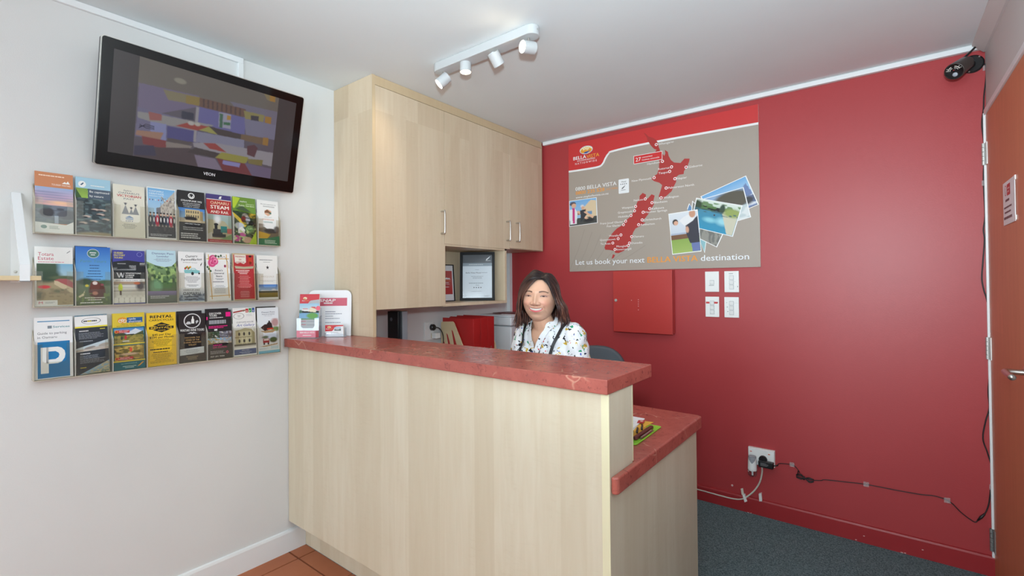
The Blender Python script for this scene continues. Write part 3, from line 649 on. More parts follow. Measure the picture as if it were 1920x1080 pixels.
def c_steam(p):
    p.R(0, 0, 1, .10, (72, 62, 124)); p.R(0, .10, 1, .115, (226, 220, 214)); p.R(0, .115, 1, .42, (178, 46, 46)); p.R(0, .94, 1, 1, (178, 46, 46)); p.up().Q([(.5, .07), (.55, .03), (.64, .03), (.6, .05), (.6, .085), (.5, .085)], W_); p.T('OAMARU', .53, .175, .74, .062, (240, 208, 176), 1); p.T('STEAM', .53, .265, .74, .072, (248, 240, 228), 2); p.T('AND RAIL', .53, .365, .74, .056, (248, 240, 228), 1.2)
    def f(i): i.grad((168, 188, 188), (150, 168, 140)).poly([(0, .2), (.7, .25), (1, .6), (1, 1), (0, 1)], (180, 172, 140)).ell(.42, .2, .12, .16, (226, 228, 230), .5).rect(.30, .42, .42, .62, (30, 30, 34)).ell(.36, .40, .09, .05, (26, 26, 30)).rect(.24, .58, .62, .80, (40, 40, 46)).rect(.54, .46, .80, .72, (46, 122, 118)).rect(.80, .54, 1, .74, (196, 92, 84)).rect(.2, .78, .75, .90, (30, 28, 30)).poly([(0, .8), (.2, .7), (.2, 1), (0, 1)], (196, 190, 176)).poly([(.5, 1), (1, .76), (1, 1)], (120, 148, 92)).rect(.24, .86, .66, .92, (58, 48, 46))
    p.I(0, .42, 1, .94, im_(f, 44, 44)); p.up().T('www.oamaru-steam.org.nz', .52, .97, .86, .02, (244, 214, 208), .5)
def c_garden(p):
    p.R(0, 0, 1, 1, (110, 148, 58)); p.up().Q([(0, 0), (.32, .02), (.06, .26), (0, .24)], (182, 208, 56))
    def f(i):
        i.fill((70, 92, 62)).speck((42, 62, 46), 10, 18, .5).poly([(0, .05), (.62, .4), (.5, .5), (0, .16)], (226, 196, 60)).ell(.9, .1, .2, .10, (226, 190, 60), .3).ell(.52, .13, .13, .07, (224, 210, 196)).ell(.46, .25, .12, .1, (176, 44, 56)).ell(.64, .27, .1, .12, (214, 214, 222)).ell(.8, .38, .14, .1, (60, 52, 56)).ell(.26, .46, .2, .1, (196, 202, 214)).poly([(.2, .56), (.36, .48), (.5, .58), (.48, .68), (.2, .7)], (232, 230, 226)).ell(.74, .56, .2, .12, (150, 186, 120)).ell(.4, .74, .13, .07, (206, 84, 160)).ell(.14, .86, .18, .09, (206, 84, 156)).ell(.6, .9, .22, .1, (206, 166, 140)).speck((200, 220, 150), 16, 20, .7, .4, 1)
    p.IQ([(.04, .27), (.40, .18), (1, .36), (1, 1)], im_(lambda i: i.fill((70, 92, 62)), 4, 4)); p.I(0, .30, 1, .985, im_(f, 44, 56, 4)); p.up().Q([(1, .70), (1, 1), (.66, 1)], (178, 206, 56)); p.T('explore', .46, .085, .30, .034, W_, .5, slant=.2); p.T('Oamaru', .75, .135, .36, .026, (226, 238, 200), .3); p.T('Public Gardens', .60, .175, .68, .034, (236, 244, 214), .4); p.Q([(0, .24), (.06, .26), (.3, .295), (1, .34), (1, .30), (0, .30)], (110, 148, 58))
def c_geopark(p):
    p.R(0, 0, 1, 1, W_); p.up().T('An introduction to', .52, .085, .72, .024, (70, 70, 74), 0, slant=.2); p.T('DUNTROON', .55, .135, .52, .028, (70, 70, 74), .3); p.Q([(.34, .23), (.5, .195), (.66, .23), (.66, .30), (.5, .35), (.34, .30)], (226, 180, 150)); p.up().Q([(.34, .25), (.46, .20), (.6, .25), (.66, .27), (.34, .28)], (130, 88, 62)); p.Q([(.5, .29), (.66, .26), (.66, .30)], (40, 130, 110)); p.T('WAITAKI', .5, .375, .34, .018, (150, 150, 152)); p.T('WHITESTONE', .5, .425, .56, .028, (222, 150, 110), .6); p.T('GEOPARK', .5, .485, .44, .03, (40, 140, 130), .6)
    def f(i): i.fill((244, 244, 242)); i.poly([(0, .1), (.3, .2), (.6, .45), (1, .25), (1, 1), (0, 1)], (118, 110, 96)); i.ell(.1, .12, .2, .16, (170, 166, 160), .3); i.poly([(0, .5), (.6, .7), (.4, 1), (0, 1)], (212, 172, 66)); i.ell(.62, .45, .34, .16, (60, 54, 50), .2); i.ell(.9, .3, .14, .2, (110, 106, 104), .3)
    p.I(0, .53, 1, .86, im_(f, 40, 28)); p.up().Q([(0, .86), (.4, .85), (1, .78), (1, 1), (0, 1)], (46, 130, 96)); p.up().G(.3, .88, .95, .97, 3, (224, 240, 230), .45)
def c_totara(p):
    p.R(0, 0, 1, 1, W_); p.up().T('Totara', .09, .125, .40, .058, (196, 66, 92), .2, 'L'); p.T('Estate', .09, .195, .40, .058, (196, 66, 92), .2, 'L'); p.G(.09, .245, .9, .27, 1, (226, 150, 164)); p.L([(.84, .10), (.93, .06)], .002, (110, 110, 112))
    def f(i):
        i.grad((128, 190, 226), (196, 222, 232), 0, .4).rect(0, .33, 1, 1, (176, 158, 122)); i.ell(.18, .1, .42, .34, (62, 84, 60), .2); i.ell(.36, .3, .3, .14, (52, 76, 52), .3); i.ell(.75, .34, .4, .05, (90, 104, 70), .3); i.poly([(.48, .40), (.60, .36), (.86, .37), (1, .46), (1, .62), (.5, .48)], (178, 92, 92)); i.poly([(.48, .41), (.56, .42), (1, .60), (1, .72), (.80, .66), (.48, .50)], (214, 196, 160)); i.ell(.2, .56, .17, .04, (224, 60, 70), .2); i.ell(.62, .66, .2, .05, (110, 108, 72), .4); i.ell(.06, .76, .14, .1, (110, 106, 80), .4); i.speck((150, 134, 100), 14, 24, .6, .6, 1)
    p.I(.05, .285, 1, .985, im_(f, 48, 60, 2)); p.up().R(.02, .90, .58, .985, W_); p.up().T('M', .15, .94, .1, .04, (214, 120, 136), 1); p.G(.26, .925, .54, .955, 2, (170, 170, 172))
def c_farm(p):
    def f(i):
        i.grad((36, 104, 196), (116, 184, 236), 0, .58).grad((110, 132, 104), (92, 104, 66), .58, 1); i.ell(.28, .60, .22, .06, (60, 80, 60), .3); i.ell(.85, .62, .25, .05, (70, 96, 66), .3); i.ell(.6, .76, .24, .15, (92, 46, 34), .1); i.ell(.54, .68, .14, .10, (110, 54, 40), .1); i.ell(.54, .625, .07, .03, (230, 214, 206), .1); i.ell(.31, .67, .05, .022, (214, 196, 70), .1); i.ell(.75, .655, .05, .018, (150, 70, 80), .2); i.ell(.54, .80, .08, .03, (196, 130, 106), .2); i.poly([(.04, .86), (.2, .8), (.26, .74), (.22, .84), (.06, .88)], (226, 214, 176)); i.speck((120, 140, 80), 16, 24, .6, .8, 1)
    p.I(0, 0, 1, 1, im_(f, 48, 70, 5)); p.up().E(.5, .115, .175, .078, W_); p.up().E(.5, .115, .165, .072, (74, 124, 112)); p.up().G(.40, .09, .62, .115, 1, W_, .6); p.G(.43, .125, .58, .15, 1, W_, .6); p.T('Farm Tours', .5, .245, .74, .046, (90, 150, 160), .2, slant=.2)
    for k, t in enumerate(('MILK FEEDING', 'FEED THE SHEEP &', 'SEE THE AMAZING VIEW', 'ENJOY OUR HIGHEST', 'VIEWS OF OAMARU', 'TAKE IN THE SCENERY')): p.G(.28, .31+k*.048, .78, .33+k*.048, 1, (30, 66, 130), .6, True, k)
    p.G(.2, .86, .86, .93, 2, (226, 220, 210), .45, True); p.G(.12, .95, .88, .97, 1, W_, .7)
def c_cheese(p):
    p.R(0, 0, 1, .24, (66, 66, 158)); p.R(0, .24, 1, .40, (28, 30, 36)); p.up().T('GUIDED', .04, .05, .28, .032, (236, 222, 72), 1.4, 'L'); p.T('FACTORY', .04, .095, .34, .032, (236, 222, 72), 1.4, 'L'); p.T('TOURS!', .04, .14, .27, .032, (236, 222, 72), 1.4, 'L'); p.O(.84, .07, .09, .042, .86, (150, 150, 214))
    p.Q([(0, .22), (.45, .185), (1, .22), (1, .40), (0, .38)], (30, 32, 38)); p.R(.84, .23, 1, .29, W_); p.Q([(0, .31), (.14, .31), (.14, .345), (.5, .345), (.5, .28), (.72, .28), (.72, .37), (0, .375)], (226, 230, 234)); p.G(.14, .24, .45, .262, 1, W_)
    def f(i):
        i.fill((214, 210, 200)); i.rect(0, 0, 1, .12, (176, 150, 126)); [i.rect(0, .12+.15*k, 1, .15+.15*k, (150, 146, 138)) for k in range(3)]; i.ell(.22, .28, .07, .18, (196, 210, 60), .2); i.rect(.19, .42, .25, .62, (96, 74, 64)); i.ell(.85, .2, .14, .22, (80, 74, 80), .4); i.ell(.74, .08, .1, .06, (196, 110, 74), .3)
        for a in range(6): i.ell(.08+a*.17, .86, .085, .13, (238, 236, 228), .1); i.ell(.08+a*.17+.085, .86, .012, .12, (170, 166, 156), .4); i.ell(.16+a*.17, .70, .075, .06, (228, 226, 216), .1)
    p.I(0, .585, 1, .985, im_(f, 44, 40)); p.R(0, .40, 1, .535, (26, 26, 30)); p.R(0, .535, 1, .585, (240, 240, 238)); p.up().Q([(.10, .42), (.15, .42), (.19, .49), (.22, .42), (.27, .42), (.30, .49), (.33, .42), (.35, .42), (.31, .51), (.27, .51), (.24, .46), (.21, .51), (.17, .51)], (206, 206, 210)); p.T('WHITESTONE', .38, .43, .5, .026, W_, 1.4, 'L'); p.T('CHEESE', .38, .468, .28, .026, W_, 1.4, 'L'); p.T('STORE', .38, .506, .24, .026, W_, 1.4, 'L'); p.T('SERIOUSLY GOOD CHEESE Tasty', .5, .562, .84, .02, (70, 66, 66), .5)
def c_lavender(p):
    def f(i): i.grad((140, 172, 120), (70, 104, 62), 0, .6).speck((54, 84, 48), 10, 18, .5, 0, .62).speck((166, 196, 120), 12, 20, .62, 0, .6).grad((84, 118, 66), (96, 112, 80), .55, .72).ell(.3, .62, .2, .16, (120, 160, 120), .3); i.grad((150, 136, 178), (124, 120, 140), .72, .82); i.grad((120, 130, 112), (104, 108, 100), .82, 1)
    p.I(0, .2, 1, 1, im_(f, 40, 56, 6)); p.up().Q([(0, 0), (1, 0), (1, .22), (.85, .30), (.6, .32), (.3, .29), (0, .22)], (196, 226, 238)); p.up().T('Danseys Pass', .55, .06, .74, .036, (84, 96, 150), .1); p.T('Lavender', .55, .115, .42, .036, (84, 96, 150), .1); p.G(.15, .155, .95, .22, 4, (120, 130, 160), .3, True); p.G(.1, .86, .8, .92, 2, (214, 214, 220), .45)
def c_market(p):
    p.R(0, 0, 1, 1, (246, 246, 246)); p.up().T('Oamaru', .50, .085, .46, .05, K_, .4, rot=-.10, slant=.15); p.T('Farmers', .36, .155, .48, .046, K_, .8, rot=-.08); p.T('Market', .72, .145, .40, .046, K_, .6, rot=-.08, slant=.1); p.T('EAT FRESH EAT THE VALLEY', .46, .215, .56, .018, (90, 90, 92)); p.Q([(.86, .25), (.93, .20), (.91, .24), (.86, .29)], K_)
    p.Q([(.22, .36), (.22, .40), (.25, .43), (.75, .43), (.83, .40), (.83, .375), (.70, .36), (.64, .325), (.50, .325), (.46, .36)], (140, 204, 206)); p.up().E(.54, .435, .055, .033, (34, 34, 38)); p.E(.80, .43, .035, .02, (34, 34, 38)); p.Q([(.51, .335), (.62, .335), (.67, .36), (.50, .36)], (226, 236, 238))
    for k, c in enumerate(((206, 56, 46), (86, 148, 62), (232, 150, 50), (196, 60, 50), (96, 160, 70), (230, 170, 60))): p.E(.26+k*.04, .335-.015*(k % 3), .034, .022, c)
    p.G(.2, .49, .85, .62, 6, (140, 142, 146), .35, True); p.G(.28, .655, .8, .70, 2, (120, 120, 124), .4, True)
    p.I(0, .72, 1, .985, im_(lambda i: i.grad((236, 238, 240), (132, 150, 170)).speck((98, 112, 132), 10, 10, .55, .45, 1), 24, 20)); p.up().T('HARBOUR AREA', .5, .765, .64, .032, (70, 72, 78), .8); p.T('OAMARU', .5, .835, .66, .064, (48, 48, 54), 1.4); p.G(.2, .885, .86, .91, 1, (70, 70, 80), .7); p.G(.22, .935, .82, .965, 1, (48, 50, 58), .7)
def c_rose(p):
    p.R(0, 0, 1, 1, (246, 245, 243)); p.up(); bam = (226, 178, 78)
    p.L([(.10, .04), (.20, .96)], .0032, bam); p.L([(.86, .03), (.92, .94)], .0032, bam); p.L([(.02, .13), (.96, .12)], .0032, bam); p.L([(.10, .90), (.98, .885)], .0032, bam); p.up()
    p.L([(.12, .09), (.4, .05), (.65, .10), (.78, .07), (.92, .2), (.95, .32)], .0014, (110, 70, 50))
    for x, y, q in ((.28, .13, .16), (.24, .21, .17), (.36, .18, .14)):
        p.E(x, y, q, q*.52, (226, 84, 142)); p.up(); p.E(x+.02, y-.01, q*.6, q*.34, (244, 150, 186)); p.up(); p.E(x, y, q*.28, q*.18, (202, 48, 110)); p.up()
    for x, y in ((.40, .07), (.52, .08), (.05, .30), (.10, .34), (.62, .06), (.78, .28), (.17, .38)): p.Q([(x-.05, y), (x, y-.03), (x+.05, y+.005), (x, y+.025)], (62, 96, 62))
    p.E(.78, .275, .05, .03, (226, 96, 140)); p.up().T("Rose's", .51, .365, .32, .034, (52, 50, 74), .6); p.T('General', .51, .425, .42, .034, (52, 50, 74), .6); p.T('Store', .51, .485, .26, .034, (52, 50, 74), .6); p.G(.32, .53, .72, .57, 2, (130, 130, 146), .4, True); p.G(.24, .595, .80, .615, 1, (90, 90, 110), .6); p.G(.22, .67, .84, .85, 7, (170, 170, 176), .35, True)
def c_harbour(p):
    p.R(0, 0, 1, 1, (208, 186, 150)); p.up().R(.04, .03, .96, .975, (192, 52, 58)); p.up().Q([(.08, .03), (.60, .03), (.60, .19), (.50, .225), (.34, .20), (.2, .22), (.10, .195)], (240, 232, 220)); p.up().T('PRESENCE', .335, .07, .42, .032, (186, 48, 56), .8); p.T('ON', .335, .13, .11, .032, (186, 48, 56), .8); p.T('HARBOUR', .335, .19, .40, .032, (186, 48, 56), .8); p.R(.72, .06, .88, .22, (206, 70, 44)); p.E(.80, .06, .07, .022, (52, 36, 34)); p.E(.80, .20, .06, .03, (52, 40, 36)); p.Q([(.08, .27), (.5, .285), (.94, .27), (.92, .32), (.5, .335), (.12, .325)], (192, 184, 156))
    for k, w2 in enumerate((.74, .56, .42)): p.G(.5-w2/2, .355+.034*k, .5+w2/2, .377+.034*k, 1, (248, 226, 222), .8)
    p.G(.14, .47, .86, .74, 9, (236, 176, 174), .3, True); p.G(.22, .80, .8, .94, 5, (236, 180, 178), .3, True)
def c_star(p):
    p.R(0, 0, 1, 1, (244, 243, 240)); p.up().G(.12, .09, .88, .115, 1, (130, 130, 132), .6); p.G(.3, .14, .7, .16, 1, (170, 170, 170), .5)
    st = [(.5+.085*math.sin(k*PI/5)*(1 if k % 2 == 0 else .42), .275-.048*math.cos(k*PI/5)*(1 if k % 2 == 0 else .42)) for k in range(10)]; p.Q(st, K_); p.T('PASQUALE', .5, .48, .62, .036, (212, 204, 188), .1); p.G(.06, .56, .95, .60, 2, (190, 188, 184), .35, True)
    p.I(.03, .66, .97, .95, im_(lambda i: i.grad((62, 124, 206), (176, 206, 232), 0, .5).speck((236, 240, 246), 5, 8, .6, .2, .5).rect(0, .5, 1, .66, (84, 96, 84)).grad((160, 140, 74), (112, 112, 58), .64, 1), 36, 30, 3))
def c_parking(p):
    p.R(0, 0, 1, 1, (242, 243, 245)); p.up().R(.08, .06, .92, .075, (60, 140, 190)); p.R(.34, .14, .45, .185, (130, 140, 150)); p.T('Services', .48, .16, .44, .034, (70, 150, 160), 1, 'L'); p.T('Guide to parking', .08, .26, .76, .038, (96, 92, 100), .1, 'L'); p.T('in Oamaru', .08, .325, .5, .038, (96, 92, 100), .1, 'L'); p.R(.08, .40, .92, .985, (20, 122, 182)); p.up().R(.16, .49, .36, .91, W_); p.Q([(.30, .49), (.60, .49), (.70, .51), (.78, .56), (.80, .62), (.78, .68), (.70, .74), (.60, .76), (.30, .76)], W_); p.up().Q([(.36, .56), (.54, .56), (.62, .59), (.64, .62), (.62, .66), (.54, .69), (.36, .69)], (20, 122, 182))
def c_flight(p):
    p.R(0, 0, 1, 1, (44, 50, 60)); p.up().R(0, 0, 1, .19, (244, 244, 244)); p.R(0, .19, 1, .215, (236, 220, 56)); p.R(0, 0, 1, .02, (96, 178, 212)); p.up().O(.5, .105, .3, .055, .93, (60, 62, 70)); p.G(.26, .09, .76, .12, 1, (60, 62, 70), .8); p.up().R(.38, .10, .5, .115, (230, 210, 40)); p.G(.76, .24, .95, .26, 1, (230, 214, 60), .7); p.G(.12, .26, .46, .28, 1, (226, 228, 232), .8); p.G(.1, .295, .92, .41, 6, (150, 156, 166), .35); p.G(.12, .43, .6, .46, 1, (150, 156, 166))
    def f(i):
        i.grad((196, 214, 224), (206, 206, 204)); [i.ell(x, y, .17, .2, c, .1) for x, y, c in ((.12, .7, (186, 174, 164)), (.42, .5, (150, 142, 138)), (.62, .75, (196, 186, 178)), (.86, .5, (176, 168, 160)), (.3, .9, (206, 196, 186)), (.9, .9, (190, 178, 168)))]
    p.IQ([(0, .56), (1, .44), (1, .60), (0, .62)], im_(f, 36, 16)); p.G(.12, .645, .48, .665, 1, (226, 228, 232), .8); p.G(.1, .68, .92, .82, 7, (150, 156, 166), .35); p.IQ([(.06, 1), (1, .80), (1, 1), (.5, 1)], im_(lambda i: i.grad((150, 186, 214), (110, 120, 84)).speck((196, 180, 140), 12, 10, .5), 24, 16)); p.up().G(.1, .88, .32, .895, 1, (230, 214, 60), .7)
def c_cycle(p):
    p.R(0, 0, 1, 1, (26, 108, 122)); p.up().R(0, 0, 1, .25, (226, 200, 58)); p.up().R(.44, .08, .94, .175, (32, 96, 160)); p.E(.30, .125, .15, .056, (232, 160, 50)); p.up().T('cycle', .50, .105, .22, .034, W_, .8, 'L'); p.T('journeys', .50, .15, .40, .032, W_, .8, 'L'); p.O(.24, .14, .06, .03, .7, W_, 14); p.O(.37, .14, .06, .03, .7, W_, 14); p.L([(.24, .14), (.30, .105), (.37, .14)], .002, W_); p.T('TWO OF THE BEST!', .5, .20, .48, .018, (110, 92, 40), .5); p.T('SOUTH ISLAND CYCLE TRAILS', .5, .23, .76, .018, (110, 92, 40), .5)
    def f(i): i.grad((70, 130, 200), (150, 190, 220), 0, .4).poly([(.35, .4), (.72, .04), (1, .3), (1, .45)], (214, 222, 232)).poly([(0, .15), (.3, .3), (.5, .5), (0, .6)], (62, 70, 48)).poly([(.6, .5), (1, .2), (1, .6)], (74, 84, 48)).rect(0, .5, 1, 1, (158, 144, 72)).speck((110, 110, 54), 12, 12, .55, .5, 1).ell(.38, .62, .04, .14, (196, 52, 60)).ell(.25, .66, .04, .12, (60, 70, 60)).rect(.28, .85, .5, .92, (196, 196, 190))
    p.I(.04, .27, .97, .53, im_(f, 40, 26)); p.R(0, .535, 1, .56, (226, 200, 58)); p.I(.04, .575, .97, .83, im_(lambda i: i.fill((150, 128, 64)).speck((96, 86, 44), 12, 12, .5).speck((206, 176, 90), 10, 10, .6).ell(.55, .3, .05, .16, (214, 90, 60)).ell(.5, .6, .3, .08, (190, 160, 130), .3), 40, 26, 8)); p.R(0, .835, 1, .86, (226, 200, 58)); p.up().R(.08, .30, .52, .35, (200, 52, 60)); p.R(.08, .775, .62, .825, (200, 52, 60)); p.up().T('ALPS 2 OCEAN', .34, .315, .30, .016, W_, .6); p.T('CYCLE TRAIL', .32, .338, .26, .014, W_, .6); p.T('WEST COAST', .36, .79, .3, .016, W_, .6); p.T('WILDERNESS TRAIL', .38, .812, .42, .014, W_, .6); p.O(.11, .325, .06, .028, .7, (232, 170, 50)); p.O(.11, .80, .06, .028, .7, (232, 170, 50)); p.T('THE COMPLETE PACKAGE', .48, .895, .5, .018, (170, 214, 214), .3); p.G(.26, .93, .74, .975, 2, (200, 226, 226), .45, True); p.Q([(.74, .96), (.92, .88), (.96, .89), (.82, .95)], (230, 160, 60))
def c_rental(p):
    Y = (242, 200, 44); p.R(0, 0, 1, 1, Y); p.up().T('RENTAL', .5, .075, .76, .052, K_, 2.4); p.T('CARS/CYCLES', .5, .14, .84, .034, K_, 1.4); p.Q([(.2, .245), (.5, .185), (.8, .245), (.5, .275)], K_); p.Q([(.2, .325), (.5, .29), (.8, .325), (.5, .375)], K_); p.R(.08, .262, .92, .31, K_); p.up().T('SMASH', .5, .235, .26, .022, Y, 1); p.T('RENTALS', .5, .286, .72, .028, Y, 1.4); p.T('PALACE', .5, .335, .26, .022, Y, 1); p.T('$45 per Day', .5, .415, .64, .034, K_, 1.2); p.T('$195 per Month', .5, .465, .82, .034, K_, 1.2); p.G(.14, .50, .86, .63, 6, (90, 76, 34), .35, True); p.L([(.05, .645), (.95, .635)], .0008, (110, 90, 40)); p.G(.1, .675, .9, .705, 1, (70, 58, 30), .8); p.G(.2, .73, .8, .755, 1, (80, 66, 30), .7); p.G(.06, .77, .94, .95, 8, (110, 92, 40), .3, True)
def c_wine(p):
    p.R(0, 0, 1, 1, (44, 36, 38)); p.up().O(.5, .155, .32, .155, .88, (226, 226, 228), 30); p.Q([(.46, .21), (.46, .13), (.49, .10), (.49, .06), (.54, .06), (.54, .10), (.57, .13), (.57, .21)], W_); p.Q([(.25, .21), (.32, .165), (.42, .17), (.45, .22), (.3, .225)], (214, 214, 216)); p.Q([(.62, .16), (.7, .14), (.74, .17), (.64, .22)], (196, 196, 198)); p.T('WAITAKI WINE TOURS', .5, .345, .90, .05, W_, 1); p.Q([(.3, .42), (.45, .385), (.5, .40), (.55, .385), (.7, .42), (.55, .415), (.5, .43), (.45, .415)], (200, 200, 202)); p.R(.22, .44, .80, .70, (22, 18, 20)); p.up()
    for k, t in enumerate(('DISCOVER THE', 'WINES OF THE', 'SCENIC WAITAKI', 'VALLEY')): p.T(t, .5, .50+.05*k, (.56, .52, .64, .3)[k], .03, (206, 168, 110), .6)
    p.Q([(.04, .73), (.94, .70), (.94, .83), (.04, .86)], (206, 212, 218)); p.up().G(.12, .745, .86, .83, 4, (140, 146, 160), .35, True); p.G(.16, .88, .84, .96, 3, (170, 150, 110), .35, True)
def c_discover(p):
    p.R(0, 0, 1, 1, (42, 38, 42)); p.up().T('DISCOVER', .12, .065, .48, .038, W_, 1.4, 'L'); p.T('TOURS', .12, .11, .30, .038, W_, 1.4, 'L'); p.G(.12, .14, .78, .165, 1, W_); p.R(.78, .045, .98, .14, (240, 30, 140)); p.R(.0, .13, .05, .19, (240, 30, 140)); p.G(.1, .20, .92, .285, 1, (160, 164, 170), .9); p.G(.08, .315, .92, .375, 2, (226, 30, 130), .6); p.R(.30, .385, .42, .42, W_)
    q = ((0, .44, .5, .57, (74, 110, 84), (54, 66, 48)), (.5, .44, 1, .57, (176, 176, 196), (92, 90, 100)), (0, .57, .5, .69, (150, 196, 220), (170, 140, 70)), (.5, .57, 1, .69, (120, 176, 216), (176, 152, 130)))
    for a, b, c, d, c1, c2 in q: p.I(a, b, c, d, im_(lambda i: i.grad(c1, c2).speck(c2, 8, 6, .5).speck((214, 210, 204), 9, 7, .72), 20, 14, int(a*10+b*100)))
    p.R(.22, .68, .80, .76, (22, 20, 24)); p.up().T('AIRPORT', .22, .72, .38, .034, (236, 30, 140), 1, 'L'); p.T('CITY STATION', .22, .765, .56, .030, (236, 30, 140), 1, 'L'); p.G(.12, .83, .8, .90, 3, (190, 188, 192), .35); p.O(.80, .875, .05, .028, .5, (240, 80, 130)); p.T('027 291 9356', .12, .945, .56, .026, W_, .8, 'L')
def c_art(p):
    p.R(0, 0, 1, 1, (244, 244, 242)); p.up().L([(.02, .09), (.42, .06)], .006, (170, 50, 44)); p.Q([(.42, .045), (.52, .04), (.58, .05), (.5, .075), (.42, .075)], (140, 100, 80))
    for k, (t, c) in enumerate((('a', (200, 54, 54)), ('r', (60, 160, 80)), ('t', (50, 90, 160)))): p.R(.56+k*.14, .02-.006*k, .68+k*.14, .10, c)
    p.up()
    for k, t in enumerate('art'): p.T(t, .62+k*.14, .065, .06, .04, W_, 1)
    p.O(.26, .17, .23, .062, .93, (50, 50, 58), 28); p.G(.16, .145, .38, .195, 3, (140, 140, 144), .4, True); p.G(.58, .13, .9, .18, 3, (200, 200, 204), .35); p.T('CUSTOMS HOUSE', .52, .30, .74, .028, (96, 100, 112), .1); p.T('Art Gallery', .53, .36, .78, .052, (92, 106, 176), .3, slant=.35)
    def f(i):
        i.fill((214, 214, 204)); i.poly([(.08, .16), (.5, .03), (.82, .1), (.84, .22), (.08, .22)], (168, 160, 124)); i.rect(.08, .2, .8, .85, (190, 182, 146)); i.poly([(.8, .1), (.95, .3), (.95, .85), (.8, .85)], (156, 148, 112)); [i.ell(x, y, .045, .09, (60, 56, 52), .1) for x in (.24, .46, .70) for y in (.33, .68)]; i.rect(.05, .47, .84, .51, (150, 142, 110)); i.rect(0, .84, 1, .93, (96, 92, 84)); [i.rect(x, .5, x+.03, .85, (206, 200, 168)) for x in (.36, .56)]; i.rect(0, .93, 1, 1, (210, 208, 200))
    p.I(.02, .41, .98, .82, im_(f, 44, 40)); p.R(.02, .86, .98, .97, (64, 84, 136)); p.up().T('OPEN DAILY', .5, .885, .34, .016, W_, .5); p.G(.2, .91, .82, .955, 2, (190, 200, 224), .35, True)
def c_railway(p):
    p.R(0, 0, 1, 1, (236, 242, 248)); p.up().T('Pleasant Point', .52, .10, .62, .030, (80, 90, 120), .3); p.T('Museum & Railway', .52, .145, .60, .022, (90, 100, 130), .2); p.T('New Zealand', .52, .18, .34, .014, (130, 140, 160)); p.up()
    def f(i): i.fill((236, 242, 248)); i.ell(.84, .3, .2, .3, (190, 150, 150), .3).ell(.85, .75, .24, .16, (120, 150, 90), .3); i.poly([(.1, .6), (.3, .4), (.66, .35), (.72, .75), (.3, .85)], (58, 36, 34)); i.ell(.54, .45, .13, .2, (48, 36, 38), .1); i.rect(.5, .15, .58, .35, (40, 34, 36)); i.rect(.42, .68, .74, .78, (206, 66, 46)); i.poly([(.1, .85), (.9, .8), (.7, 1), (.3, .98)], (176, 146, 106))
    p.I(.04, .24, .98, .56, im_(f, 40, 30)); 
    def g(i): i.fill((232, 236, 242)); i.ell(.6, .3, .5, .25, (190, 198, 210), .4); i.rect(.2, .4, .52, .72, (156, 44, 48)); i.rect(.24, .44, .48, .54, (206, 190, 180)); i.ell(.72, .52, .2, .2, (74, 88, 48), .2); i.ell(.32, .3, .16, .1, (92, 100, 70), .3); i.rect(.22, .72, .3, .86, (50, 40, 40)); i.rect(.42, .72, .5, .86, (50, 40, 40)); i.poly([(.05, .95), (.95, .8), (.9, .88), (.3, 1)], (186, 156, 110))
    p.I(.04, .56, .98, .86, im_(g, 40, 28)); p.up().T('2020', .76, .885, .36, .05, (150, 206, 226), .6); p.G(.06, .885, .5, .915, 2, (150, 170, 190), .35); p.R(0, .945, 1, 1, (116, 190, 220))
